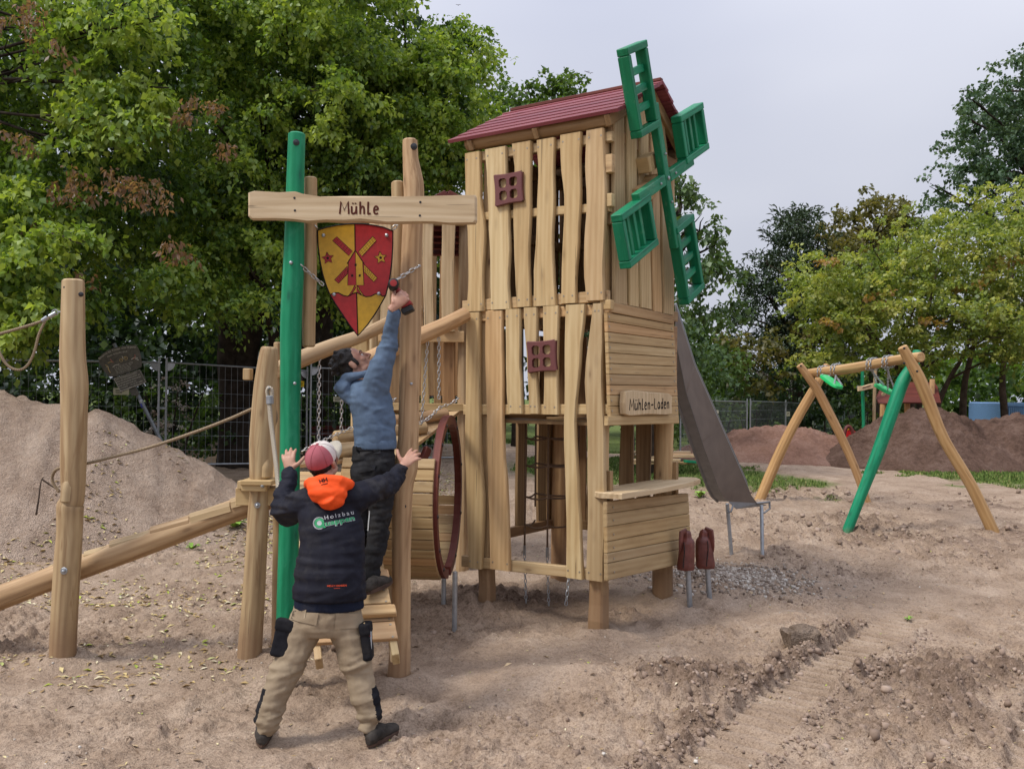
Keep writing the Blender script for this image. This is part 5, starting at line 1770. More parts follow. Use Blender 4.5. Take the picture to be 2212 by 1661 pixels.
# ------------------------------------------------------------------ loose things on the ground, too many to count
def surf_z(x, y):
    z = ground_h(x, y)
    xi = (x > -14) & (x < -2.3) & (y > 8.9) & (y < 14.6)
    if np.any(xi):
        z = z.copy()
        z[xi] = np.maximum(z[xi], (ghf(x, y) + left_heap(x, y))[xi])
    return z
def lumps(n, xs, ys, size, mat, name, seed, squash=.7, sink=.3, dens=None, col=None):
    rg = np.random.default_rng(seed)
    x, y = xs(rg, n), ys(rg, n)
    if dens is not None:
        k = rg.random(n) < dens(x, y)
        x, y = x[k], y[k]
        n = len(x)
    z = surf_z(x, y)
    s = size(rg, n)
    # octahedron split once -> 18 corners would be heavy: a jittered 8-corner lump of 12 triangles
    cube = np.array([[-1, -1, -1], [1, -1, -1], [1, 1, -1], [-1, 1, -1], [-.7, -.7, 1], [.7, -.7, 1], [.7, .7, 1], [-.7, .7, 1]], float) * .6
    F = np.array([[0, 2, 1], [0, 3, 2], [4, 5, 6], [4, 6, 7], [0, 1, 5], [0, 5, 4], [1, 2, 6], [1, 6, 5], [2, 3, 7], [2, 7, 6], [3, 0, 4], [3, 4, 7]])
    V = cube[None] * (1 + rg.uniform(-.38, .38, (n, 8, 3)))
    a = rg.uniform(0, 6.28, n)
    ca, sa = np.cos(a)[:, None], np.sin(a)[:, None]
    st = rg.uniform(.7, 1.5, n)[:, None]
    X = (V[..., 0] * ca * st - V[..., 1] * sa) * s[:, None]
    Y = (V[..., 0] * sa * st + V[..., 1] * ca) * s[:, None]
    Z = V[..., 2] * s[:, None] * squash
    W = np.stack([X + x[:, None], Y + y[:, None], Z + (z - s * sink * .3 + s * squash * .4)[:, None]], -1).reshape(-1, 3)
    T3 = (F[None] + (np.arange(n) * 8)[:, None, None]).reshape(-1, 3)
    v = np.repeat(rg.random(n), 8)
    o = np_mesh(name, W, T3, mat, attrs={'lc': v}, smooth=False)
    o['kind'] = 'stuff'
    return o
def lc_mat(name, stops, rough=.85, trans=0.0):
    t = NT(name, rough, .2)
    f = t.attr('lc').outputs['Fac']
    t.color(t.ramp(f, stops).outputs['Color'])
    return t.m
M['pebble'] = lc_mat('pebbles', [(0, (.18, .135, .105, 1)), (.5, (.31, .25, .20, 1)), (.8, (.42, .36, .30, 1)), (1, (.58, .54, .48, 1))], .7)
M['clod'] = lc_mat('earth clods', [(0, (.17, .12, .088, 1)), (.5, (.27, .196, .150, 1)), (1, (.37, .28, .22, 1))], .95)
near_x = lambda rg, n: rg.uniform(-4.6, 6.5, n)
near_y = lambda rg, n: 4.4 + 8.5 * rg.random(n) ** 1.5
lumps(9000, near_x, near_y, lambda rg, n: .004 + .010 * rg.random(n) ** 3, M['pebble'], 'pebbles', 1, dens=lambda x, y: .12 + .9 * np.clip(fbm(x * .9, y * .9, 71, 2) + .15, 0, 1))
gc_ = G(1585, 1255)
lumps(2600, lambda rg, n: gc_.x + .38 * rg.standard_normal(n), lambda rg, n: gc_.y + .35 * rg.standard_normal(n), lambda rg, n: .010 + .022 * rg.random(n) ** 2, M['pebble'], 'pebbles', 2)
lumps(15000, near_x, near_y, lambda rg, n: .005 + .020 * rg.random(n) ** 5, M['clod'], 'clods', 3, squash=.8, sink=1.4, dens=lambda x, y: np.clip(rough_mask(x, y) - .36, 0, 1) * 1.2)
lumps(9000, lambda rg, n: rg.uniform(-2.5, 5.2, n), lambda rg, n: 4.4 + 4.5 * rg.random(n) ** 1.3, lambda rg, n: .010 + .034 * rg.random(n) ** 3, M['clod'], 'clods', 13, squash=.85, sink=2.2, dens=lambda x, y: np.clip(rough_mask(x, y) - .50, 0, 1) * 1.5 * (1 - np.where(np.minimum(np.abs(track_coord(x, y)[1]), np.abs(track_coord(x, y)[1] - 1.42)) < .19, 1, 0)))
def along_track(rg, n):
    return rg.uniform(-1.6, 3.2, n)
_rg = np.random.default_rng(9)
_s = _rg.uniform(-1.4, 3.0, 1700)
_c = np.where(_rg.random(1700) < .62, -.27, .27) + .05 * _rg.standard_normal(1700)
_xx, _yy = _t0.x + TRD.x * _s + TRN.x * _c, _t0.y + TRD.y * _s + TRN.y * _c
lumps(1700, lambda rg, n: _xx, lambda rg, n: _yy, lambda rg, n: .006 + .022 * rg.random(n) ** 4, M['clod'], 'clods', 4)
lumps(5000, lambda rg, n: rg.uniform(2.0, 12, n), lambda rg, n: rg.uniform(9, 17, n), lambda rg, n: .012 + .045 * rg.random(n) ** 3, M['clod'], 'clods', 5, dens=lambda x, y: np.clip(rough_mask(x, y) - .35, 0, 1))

def flat_leaves(n, x, y, size, mat, name, seed, z=None):
    rg = np.random.default_rng(seed)
    n = len(x)
    z = surf_z(x, y) if z is None else z
    a = rg.uniform(0, 6.28, n)
    s = size * rg.uniform(.6, 1.3, n)
    d = np.stack([np.cos(a), np.sin(a), rg.uniform(-.25, .35, n)], 1) * s[:, None]
    p = np.stack([-np.sin(a), np.cos(a), rg.uniform(-.3, .3, n)], 1) * (s * rg.uniform(.28, .45, n))[:, None]
    c = np.stack([x, y, z + .006], 1)
    up = np.array([0, 0, 1])[None] * (s * rg.uniform(.05, .4, n))[:, None]
    W = np.stack([c - d, c + p + up, c + d, c - p + up], 1).reshape(-1, 3)
    i = (np.arange(n) * 4)[:, None]
    T3 = np.concatenate([i + np.array([[0, 1, 2]]), i + np.array([[0, 2, 3]])], 0)
    o = np_mesh(name, W, T3, mat, attrs={'lc': np.repeat(rg.random(n), 4)})
    o['kind'] = 'stuff'
    return o
M['fallen'] = lc_mat('fallen leaves', [(0, (.26, .17, .08, 1)), (.35, (.46, .34, .15, 1)), (.65, (.58, .49, .25, 1)), (.86, (.64, .58, .42, 1)), (.9, (.30, .36, .06, 1)), (1, (.42, .46, .08, 1))], .8)
_rg = np.random.default_rng(21)
x = _rg.uniform(-6.5, -1.4, 15000); y = 5.6 + 4.6 * _rg.random(15000)
k = _rg.random(15000) < .45 * np.clip(.06 + 1.3 * fbm(x * 1.1, y * 1.6, 81, 3) + .75 * np.exp(-((y - 8.5) / .8) ** 2), 0, 1)
flat_leaves(0, x[k], y[k], .030, M['fallen'], 'fallen_leaves', 31)
x = _rg.uniform(-6.8, -2.8, 4000); y = _rg.uniform(9.2, 12, 4000)
k = _rg.random(4000) < np.clip(-.06 + 1.5 * fbm(x * 1.6, y * 1.6, 83, 3), 0, 1)
flat_leaves(0, x[k], y[k], .034, M['fallen'], 'fallen_leaves', 32)
x = _rg.uniform(-3.5, 8, 5200); y = 4.4 + 9 * _rg.random(5200) ** 1.3
k = _rg.random(5200) < .16 + .5 * np.clip(fbm(x, y, 85, 2), 0, 1)
flat_leaves(0, x[k], y[k], .013, M['fallen'], 'fallen_leaves', 33)
x = _rg.uniform(-3.4, -.2, 5000); y = _rg.uniform(9.5, 17.5, 5000)
flat_leaves(0, x, y, .03, M['fallen'], 'fallen_leaves', 34)

x = _rg.uniform(-3.5, 6, 1500); y = 4.5 + 6 * _rg.random(1500) ** 1.4
_k2 = _rg.random(1500) < .10 + .8 * np.clip(fbm(x * .9, y * .9, 88, 2), 0, 1)
M['scrap'] = lc_mat('bark and wood scraps', [(0, (.07, .045, .03, 1)), (.5, (.15, .10, .065, 1)), (.8, (.30, .21, .12, 1)), (1, (.48, .36, .22, 1))], .85)
flat_leaves(0, x[_k2], y[_k2], .026, M['scrap'], 'wood_scraps', 41)
# grass
M['grass'] = lc_mat('grass blades', [(0, (.06, .105, .022, 1)), (.6, (.12, .185, .04, 1)), (.9, (.20, .25, .07, 1)), (1, (.34, .29, .13, 1))], .7)
def blades(n, x, y, h, name, seed, lean=.5):
    rg = np.random.default_rng(seed)
    n = len(x)
    z = surf_z(x, y)
    a = rg.uniform(0, 6.28, n)
    hh = h * rg.uniform(.4, 1.3, n)
    w = .004 + .0018 * np.maximum(y - 10, 0)
    dx, dy = np.cos(a) * hh * lean * rg.random(n), np.sin(a) * hh * lean * rg.random(n)
    c = np.stack([x, y, z - .01], 1)
    side = np.stack([np.sin(a) * w, -np.cos(a) * w, 0 * a], 1)
    W = np.stack([c - side, c + side, c + np.stack([dx, dy, hh], 1)], 1).reshape(-1, 3)
    T3 = (np.arange(n) * 3)[:, None] + np.array([[0, 1, 2]])
    o = np_mesh(name, W, T3, M['grass'], attrs={'lc': np.repeat(rg.random(n), 3)})
    o['kind'] = 'stuff'
    return o
_x = _rg.uniform(-2, 14, 220000); _y = _rg.uniform(13.5, 30, 220000)
_m = grass_mask(_x, _y) + .5 * fbm(_x * 1.2, _y * 1.2, 17, 3)
_k = _m > .48
blades(0, _x[_k], _y[_k], .052, 'grass', 3)
print('grass', _k.sum())

# small weeds that stand alone
M['weed'] = plain('weed leaves', (.20, .34, .05, 1), .6, .3, var=.3)
def weed(px, py, r, n, lab, seed):
    p = G(px, py)
    p.z = float(surf_z(np.array([p.x]), np.array([p.y]))[0])
    rr = random.Random(seed)
    o = empty('weed', p, lab, 'weed')
    for k in range(n):
        a = k * 2.4 + rr.uniform(-.3, .3)
        L = r * rr.uniform(.6, 1.1)
        d = Vector((math.cos(a), math.sin(a), 0))
        sd = Vector((-d.y, d.x, 0))
        up = rr.uniform(.25, .8)
        pts = [(0, 0), (.3, .20), (.6, .26), (1, 0), (.6, -.26), (.3, -.20)]
        V = [p + d * (L * t) + sd * (L * s) + UZ * (L * up * math.sin(t * 2.2) + abs(s) * L * .25) for t, s in pts]
        m = MB(); m.add(V, [(0, 1, 2, 5), (2, 3, 4, 5)]); m.build('leaf', M['weed'], o, fix=False)
weed(1484, 1648, .075, 9, 'bright green weed in the sand at the bottom edge beside the track', 1)
weed(415, 1186, .10, 10, 'bright green weed under the stepped log', 2)
weed(1962, 1334, .05, 6, 'small yellow green weed on the clods at the right of the track', 3)
weed(1512, 1075, .16, 14, 'leafy weed on the sand just past the end of the counter top', 4)
weed(505, 1160, .16, 14, 'dark leafy weed in the sand in front of the platform post', 5)

# stones and lumps that can be told apart
def boulder(name, lab, cat, p, sx, sy, sz, mat, seed, sub=3, amp=.22):
    bm = bmesh.new()
    bmesh.ops.create_icosphere(bm, subdivisions=sub, radius=1)
    for v in bm.verts:
        q = v.co.copy()
        d = 1 + amp * mnoise.noise(q * 1.4 + Vector((seed, 0, 0))) * 1.8 + amp * .5 * mnoise.noise(q * 4 + Vector((0, seed, 0)))
        e = Vector([math.copysign(abs(c) ** .55, c) for c in q])
        q = e * (.5 + .5 / max(abs(e.x), abs(e.y), abs(e.z), 1e-6)) * .72 * d if cat != 'pebble' else q * d
        q.z = max(q.z, -.5)
        v.co = Vector((q.x * sx, q.y * sy, q.z * sz))
    me = bpy.data.meshes.new(name)
    bm.to_mesh(me); bm.free()
    me.materials.append(mat)
    me.shade_smooth()
    try: me.set_sharp_from_angle(angle=rad(38))
    except Exception: pass
    at = me.attributes.new('lc', 'FLOAT', 'POINT')
    at.data.foreach_set('value', np.full(len(me.vertices), .55, dtype=np.float32))
    o = bpy.data.objects.new(name, me); COL.objects.link(o)
    o.location = p
    return tag(o, lab, cat)
M['lump'] = heap_mat('earth lump', (0.15, 0.105, 0.075, 1), (0.235, 0.175, 0.13, 1), (0.31, 0.24, 0.185, 1))
p = G(1742, 1412); boulder('earth_lump', 'large earth crusted stone lying beside the track in front of the tower', 'stone', p + Vector((0, .10, .07)), .17, .15, .135, M['lump'], 3.3, 4, .20)
p = G(1722, 1385); boulder('earth_lump', 'flat slab of soil behind the large earth crusted stone', 'clod of earth', p + Vector((.12, .42, .0)), .22, .46, .10, M['heap_sand'], 8.1, 4, .22)
p = G(1996, 1452); boulder('pebble', 'single pinkish round pebble between the two tracks', 'pebble', p + Vector((0, 0, .02)), .035, .03, .026, M['heap_red'], 1.2, 2, .08)
# ------------------------------------------------------------------ trees
def leaf_mat(name, stops, trans=0.44, rough=0.45):
    m = bpy.data.materials.new(name)
    m.use_nodes = True
    t = m.node_tree
    t.nodes.clear()
    out = t.nodes.new('ShaderNodeOutputMaterial')
    at = t.nodes.new('ShaderNodeAttribute'); at.attribute_name = 'lc'
    cr = t.nodes.new('ShaderNodeValToRGB')
    els = cr.color_ramp.elements
    while len(els) < len(stops): els.new(.5)
    for e, (p, c) in zip(els, stops): e.position, e.color = p, c
    df = t.nodes.new('ShaderNodeBsdfDiffuse')
    tr = t.nodes.new('ShaderNodeBsdfTranslucent')
    gl = t.nodes.new('ShaderNodeBsdfGlossy'); gl.inputs['Roughness'].default_value = rough
    gl.inputs['Color'].default_value = (.8, .85, .9, 1)
    m1 = t.nodes.new('ShaderNodeMixShader'); m1.inputs[0].default_value = trans
    m2 = t.nodes.new('ShaderNodeMixShader'); m2.inputs[0].default_value = .03
    hs = t.nodes.new('ShaderNodeMix'); hs.data_type = 'RGBA'; hs.blend_type = 'MULTIPLY'; hs.inputs[0].default_value = 1
    hs.inputs[7].default_value = (1.5, 1.5, .7, 1)
    t.links.new(at.outputs['Fac'], cr.inputs['Fac'])
    t.links.new(cr.outputs['Color'], df.inputs['Color'])
    t.links.new(cr.outputs['Color'], hs.inputs[6])
    t.links.new(hs.outputs[2], tr.inputs['Color'])
    t.links.new(df.outputs[0], m1.inputs[1]); t.links.new(tr.outputs[0], m1.inputs[2])
    t.links.new(m1.outputs[0], m2.inputs[1]); t.links.new(gl.outputs[0], m2.inputs[2])
    t.links.new(m2.outputs[0], out.inputs['Surface'])
    return m
BROWN = (.17, .092, .052, 1)
M['leaf_green'] = leaf_mat('bright green leaves', [(0, (.030, .062, .012, 1)), (.30, (.078, .140, .023, 1)), (.55, (.155, .245, .038, 1)), (.86, (.31, .395, .070, 1)), (.90, BROWN), (1, (.26, .155, .095, 1))])
M['leaf_deep'] = leaf_mat('deep green leaves', [(0, (.022, .044, .011, 1)), (.4, (.052, .098, .019, 1)), (.75, (.10, .17, .030, 1)), (1, (.18, .25, .05, 1))])
M['leaf_dark'] = leaf_mat('dark green leaves', [(0, (.012, .028, .010, 1)), (.5, (.026, .052, .018, 1)), (1, (.055, .090, .030, 1))])
M['leaf_yellow'] = leaf_mat('yellow green leaves', [(0, (.055, .080, .016, 1)), (.35, (.145, .200, .042, 1)), (.65, (.265, .315, .070, 1)), (.85, (.40, .42, .12, 1)), (.93, (.30, .19, .05, 1)), (1, (.33, .20, .08, 1))])
M['leaf_olive'] = leaf_mat('olive leaves', [(0, (.06, .066, .02, 1)), (.5, (.12, .115, .035, 1)), (1, (.20, .16, .055, 1))])
M['leaf_blue'] = leaf_mat('blue green needles', [(0, (.020, .036, .018, 1)), (.5, (.042, .066, .034, 1)), (1, (.085, .115, .062, 1))], .12, .5)
M['leaf_oak'] = leaf_mat('cool green oak leaves', [(0, (.028, .056, .026, 1)), (.5, (.065, .115, .056, 1)), (1, (.13, .19, .10, 1))], .25)
M['leaf_ash'] = leaf_mat('ash leaves', [(0, (.030, .060, .022, 1)), (.5, (.068, .120, .038, 1)), (1, (.14, .20, .07, 1))], .3)
M['leaf_shrub'] = leaf_mat('shrub leaves', [(0, (.024, .050, .012, 1)), (.5, (.060, .110, .026, 1)), (1, (.13, .20, .05, 1))], .3)
M['bark'] = plain('dark bark', (.035, .027, .021, 1), .9, .1, var=.5, scale=6, bump=.8, bscale=18)
M['bark_pale'] = plain('brown bark', (.075, .055, .042, 1), .9, .1, var=.4, scale=6, bump=.8, bscale=18)

def leaves_np(C, D, S, rg, droop=.25, width=.42, four=False):
    """leaf quads: base point C, pointing direction D (unit), length S"""
    n = len(C)
    up = np.tile(np.array([[0., 0., 1.]]), (n, 1)) + rg.normal(0, .55, (n, 3))
    side = np.cross(D, up)
    side /= np.linalg.norm(side, axis=1, keepdims=True) + 1e-9
    nor = np.cross(side, D)
    w = (S * width * rg.uniform(.75, 1.2, n))[:, None]
    S1 = S[:, None]
    a = C
    tip = C + D * S1 - np.array([0, 0, 1.]) * (S * droop * rg.random(n))[:, None]
    mid = C + D * S1 * .48
    l = mid + side * w + nor * (S1 * .10)
    r = mid - side * w + nor * (S1 * .10)
    V = np.stack([a, l, tip, r], 1).reshape(-1, 3)
    i = (np.arange(n) * 4)[:, None]
    T3 = np.concatenate([i + np.array([[0, 1, 2]]), i + np.array([[0, 2, 3]])], 1).reshape(-1, 3)
    return V, T3

def clump_leaves(clumps, rg, leaf, per, spray=26, flat=.75, droop=.5, twig=.45, width=.42, jitter=.6):
    """clumps: list of (centre, radius, tone, amount). Leaves sit along drooping twigs that fan out of each clump"""
    Vs, Ts, Ls = [], [], []
    base = 0
    for (c, r, tn, am) in clumps:
        n_sp = max(3, int(per * am * r * r / spray))
        d = rg.normal(0, 1, (n_sp, 3))
        d /= np.linalg.norm(d, axis=1, keepdims=True)
        d[:, 2] = np.where(d[:, 2] < 0, d[:, 2] * .75, d[:, 2])
        rr = r * rg.random(n_sp) ** .42
        P0 = np.array(c)[None] + d * rr[:, None] * np.array([1, 1, flat])
        dirs = d * np.array([1, 1, .35]) + rg.normal(0, .35, (n_sp, 3))
        dirs[:, 2] -= droop * .4
        dirs /= np.linalg.norm(dirs, axis=1, keepdims=True)
        m = spray
        t = rg.random((n_sp, m)) ** .8
        L = twig * r * rg.uniform(.6, 1.25, n_sp)
        L = np.clip(L, leaf * 2.0, None)
        C = P0[:, None, :] + dirs[:, None, :] * (t * L[:, None])[..., None]
        C[..., 2] -= droop * (t ** 2) * L[:, None]
        C = C + rg.normal(0, 1, C.shape) * (leaf * jitter) * np.array([1, 1, .55])
        dl = dirs[:, None, :] * .5 + rg.normal(0, .75, C.shape)
        dl[..., 2] -= droop * .9
        dl /= np.linalg.norm(dl, axis=-1, keepdims=True)
        n = n_sp * m
        S = leaf * rg.uniform(.65, 1.3, n)
        V, T3 = leaves_np(C.reshape(-1, 3), dl.reshape(-1, 3), S, rg, width=width)
        lc = np.clip(tn + rg.normal(0, .11, n) + np.repeat(rg.normal(0, .14, n_sp), m), 0, .86 if tn < .87 else 1) if tn < .87 else np.clip(tn + rg.normal(0, .04, n), .895, 1)
        Vs.append(V); Ts.append(T3 + base); Ls.append(np.repeat(lc, 4))
        base += len(V)
    return np.concatenate(Vs), np.concatenate(Ts), np.concatenate(Ls)

NLEAF = [0]
def make_tree(name, label, cat, group, base, trunks, clumps, leaf, per, mat, bark, seed, limbs=16, lr=.05, **kw):
    """trunks: list of [(point, radius), ...]; limbs run from the trunks to the leaf clumps"""
    rg = np.random.default_rng(seed)
    rr = random.Random(seed)
    o = empty(name, base, label, cat, group)
    for tp in trunks:
        m = MB(); px_log(m, tp, 12, seed, .08, 3); m.build('trunk', bark, o, smooth=True)
    allp = [(p, r) for tp in trunks for (p, r) in tp[1:]]
    b = MB()
    pick = list(range(len(clumps)))
    rr.shuffle(pick)
    for k in pick[:limbs]:
        c = Vector(clumps[k][0])
        best = min(allp, key=lambda q: (Vector(q[0]) - c).length + 2.0 * max(0, Vector(q[0]).z - c.z))
        s = Vector(best[0])
        mid = s.lerp(c, .5) + Vector((rr.uniform(-.1, .1), rr.uniform(-.1, .1), .10)) * (c - s).length
        pts = [s, s.lerp(mid, .5) + Vector((0, 0, .03)), mid, mid.lerp(c, .55), c]
        r0 = min(best[1] * .6, lr)
        px_log(b, [(p, r0 * (1 - .8 * i / 4)) for i, p in enumerate(pts)], 6, 1, 0, 2)
        for q in range(2):
            e = c + Vector((rr.gauss(0, 1), rr.gauss(0, 1), rr.gauss(0, .6))) * clumps[k][1] * .6
            b.tube([mid.lerp(c, .55), mid.lerp(e, .8), e], [r0 * .35, r0 * .25, r0 * .1], 5)
    if b.v:
        b.build('branches', bark, o, smooth=True, fix=False)['kind'] = 'stuff'
    V, T3, L = clump_leaves(clumps, rg, leaf, per, **kw)
    NLEAF[0] += len(T3) // 2
    c = np_mesh('crown', V, T3, mat, o, attrs={'lc': L})
    c['kind'] = 'stuff'
    return o

def inside(x, y, poly):
    r = False
    n = len(poly)
    for i in range(n):
        x1, y1 = poly[i]; x2, y2 = poly[(i + 1) % n]
        if (y1 > y) != (y2 > y) and x < (x2 - x1) * (y - y1) / (y2 - y1) + x1: r = not r
    return r

def fill(poly, n, Y0, Y1, rpx, rr, tone=(.3, .7), amount=1.0, spread=.8, lift=0.0):
    """clump centres spread through the part of space that shows inside the outline"""
    xs = [p[0] for p in poly]; ys = [p[1] for p in poly]
    out, tries = [], 0
    pts = []
    while len(out) < n and tries < n * 60:
        tries += 1
        x, y = rr.uniform(min(xs), max(xs)), rr.uniform(min(ys), max(ys))
        if not inside(x, y, poly): continue
        if any((x - a) ** 2 + (y - b) ** 2 < (rpx * spread) ** 2 * .25 for a, b in pts): continue
        pts.append((x, y))
        Y = rr.uniform(Y0, Y1)
        r = rpx * rr.uniform(.7, 1.25) * Y / FPX
        out.append((tuple(P(x, y, Y)), r, rr.uniform(*tone), amount))
    return out

RT = random.Random(77)
# --- big tree whose branches hang in from the left edge, nearest the camera
polyA = [(-260, -220), (420, -220), (470, -60), (480, 60), (415, 130), (470, 210), (440, 330), (360, 430), (330, 520), (230, 560), (120, 520), (-260, 520)]
polyB = [(-260, 500), (0, 480), (110, 560), (180, 640), (240, 590), (350, 560), (420, 610), (390, 660), (300, 630), (240, 640), (185, 650), (110, 690), (60, 730), (-260, 770)]
cl = fill(polyA, 80, 13.2, 17.5, 78, RT, (.22, .78)) + fill(polyB, 44, 12.6, 15.0, 62, RT, (.35, .85))
cl += fill([(-200, 350), (120, 380), (180, 470), (60, 700), (-200, 700)], 20, 11.8, 13.0, 66, RT, (.55, .86))
BR = [(435, 232, 46), (405, 250, 26), (470, 300, 24), (310, 395, 44), (345, 405, 36), (230, 372, 34), (255, 395, 28), (165, 400, 44), (40, 60, 52), (130, 380, 40), (20, 290, 44), (90, 470, 34), (30, 570, 30), (180, 590, 22), (60, 20, 40), (110, 100, 28), (380, 520, 16), (400, 545, 16)]
cl += fill([(60, 40), (300, -40), (420, 160), (430, 250), (330, 330), (200, 260), (120, 160)], 26, 12.6, 13.6, 56, RT, (.6, .86)) + fill([(0, 460), (120, 560), (180, 640), (60, 720), (-150, 700)], 12, 11.6, 12.2, 52, RT, (.62, .86))
brown = [(tuple(P(x, y, RT.uniform(12.0, 12.9))), r * 12.4 / FPX, RT.uniform(.92, .98), .6) for x, y, r in BR]
t0 = P(-330, 1010, 16.0)
t0.z = .3
left_tree = make_tree('broadleaf_tree', 'bright green tree with browned leaf tufts reaching in from the left edge', 'tree', 'trees along the left fence', t0,
          [[(t0 + Vector((0, 0, -.3)), .30), (t0 + Vector((.1, 0, 1.8)), .25), (t0 + Vector((.3, -.2, 3.6)), .20), (t0 + Vector((.6, -.4, 5.5)), .14), (t0 + Vector((1.0, -.6, 7.8)), .08)]],
          cl, .098, 1700, M['leaf_green'], M['bark'], 101, limbs=44, lr=.05, spray=24, droop=.75, twig=.75, flat=.6)
V, T3, L = clump_leaves(brown, np.random.default_rng(55), .08, 2600, spray=16, droop=.9, twig=.6, width=.30, flat=.6)
np_mesh('withered_leaves', V, T3, M['leaf_green'], left_tree, attrs={'lc': L})['kind'] = 'stuff'
# --- trees behind the left fence
def trunk_px(pts, Y, base_drop=.3):
    out = [(P(x, y, Y), hw * Y / FPX) for x, y, hw in pts]
    b = out[0][0].copy(); b.z = gz(b.x, b.y) - base_drop
    return [(b, out[0][1] * 1.25)] + out
polyC = [(330, -260), (880, -260), (850, -40), (815, 10), (760, 60), (800, 130), (790, 300), (760, 420), (720, 520), (600, 560), (470, 640), (380, 560), (400, 420), (470, 300), (450, 120), (380, 0)]
cl = fill(polyC, 105, 15.5, 20.5, 64, RT, (.15, .72)) + fill([(380, 350), (700, 330), (700, 620), (400, 700)], 26, 14.5, 17, 66, RT, (.38, .70))
cl += fill([(350, -60), (860, -200), (800, 10), (780, 300), (480, 330)], 34, 14.5, 16.5, 62, RT, (.5, .8))
tb = P(505, 950, 18.5)
make_tree('broadleaf_tree', 'tall tree with a forked dark trunk behind the left fence', 'tree', 'trees along the left fence', Vector((tb.x, tb.y, gz(tb.x, tb.y))),
          [trunk_px([(510, 940, 36), (503, 800, 32), (500, 700, 28), (480, 560, 20), (470, 420, 13), (500, 200, 8)], 18.5), trunk_px([(516, 940, 26), (530, 790, 24), (560, 640, 19), (570, 480, 13), (600, 300, 8), (640, 60, 5)], 18.4), trunk_px([(520, 930, 20), (590, 760, 15), (640, 660, 12), (690, 560, 8)], 18.3)],
          cl, .088, 2100, M['leaf_green'], M['bark'], 102, limbs=60, lr=.07, spray=24, droop=.6, twig=.7, flat=.55)
polyD = [(720, 60), (800, 45), (870, 95), (905, 80), (985, 50), (1012, 50), (1018, 110), (985, 150), (1022, 190), (1000, 270), (1030, 330), (1010, 380), (920, 400), (880, 520), (760, 560), (660, 500), (690, 330), (760, 200)]
cl = fill(polyD, 74, 17, 21, 56, RT, (.18, .76)) + fill([(700, 480), (840, 480), (840, 620), (690, 640)], 14, 17, 20, 58, RT, (.3, .6))
cl += fill([(800, 130), (1000, 90), (1010, 330), (830, 400)], 24, 16.3, 17.5, 56, RT, (.5, .8))
cl += [(tuple(P(x, y, 17.5)), 34 * 17.5 / FPX, .62, 1.0) for x, y in ((868, 8), (850, -15), (885, 110), (1000, 62), (1005, 130), (1010, 210), (970, 75), (930, 100), (985, 100))]
tb = P(640, 940, 20)
make_tree('broadleaf_tree', 'leaning tree behind the name board reaching right with an open crown', 'tree', 'trees along the left fence', Vector((tb.x, tb.y, gz(tb.x, tb.y))),
          [trunk_px([(600, 930, 20), (645, 800, 17), (690, 690, 15), (740, 560, 12), (800, 400, 9), (880, 230, 6)], 19.6), trunk_px([(700, 930, 18), (705, 700, 15), (690, 480, 12), (720, 300, 8)], 20.2)],
          cl, .088, 2200, M['leaf_green'], M['bark'], 103, limbs=44, lr=.06, spray=24, droop=.55, twig=.7, flat=.55)
polyE = [(990, 200), (1040, 190), (1075, 205), (1120, 180), (1150, 200), (1185, 160), (1235, 160), (1250, 200), (1240, 330), (1000, 420), (960, 300)]
cl = fill(polyE, 40, 24, 28, 40, RT, (.36, .7)) + [(tuple(P(x, y, 25)), 20 * 25 / FPX, .6, 1) for x, y in ((1190, 168), (1232, 166), (1212, 190), (1135, 185), (1165, 205), (1100, 200), (1245, 195))]
tb = P(1120, 900, 26)
make_tree('broadleaf_tree', 'tree whose top shows above the red tower roof', 'tree', 'trees along the left fence', Vector((tb.x, tb.y, gz(tb.x, tb.y))),
          [trunk_px([(1120, 900, 14), (1120, 600, 11), (1130, 350, 7), (1150, 230, 4)], 26)], cl, .14, 520, M['leaf_deep'], M['bark'], 104, limbs=26, lr=.06, spray=22, droop=.45, twig=.7)
# --- ash behind the tower at the right
polyF = [(1440, 380), (1500, 375), (1503, 420), (1470, 450), (1500, 480), (1540, 470), (1550, 560), (1592, 590), (1565, 640), (1575, 690), (1520, 740), (1440, 760), (1300, 760), (1300, 500)]
cl = fill(polyF, 50, 16.5, 19.5, 36, RT, (.30, .72), .9) + [(tuple(P(x, y, 17)), 17 * 17 / FPX, .62, 1.1) for x, y in ((1492, 385), (1478, 420), (1498, 440), (1560, 560), (1582, 596), (1585, 640), (1530, 490), (1545, 530), (1570, 680), (1468, 400))]
cl += fill([(1300, 700), (1500, 730), (1560, 770), (1520, 880), (1300, 900)], 22, 17, 22, 46, RT, (.25, .55))
tb = P(1400, 950, 18)
make_tree('ash_tree', 'feathery ash tree standing right behind the mill tower', 'tree', None, Vector((tb.x, tb.y, gz(tb.x, tb.y))),
          [trunk_px([(1410, 950, 15), (1420, 760, 13), (1440, 600, 9), (1470, 440, 5)], 18)], cl, .105, 780, M['leaf_ash'], M['bark'], 105, limbs=30, lr=.05, spray=22, droop=.55, twig=.8)

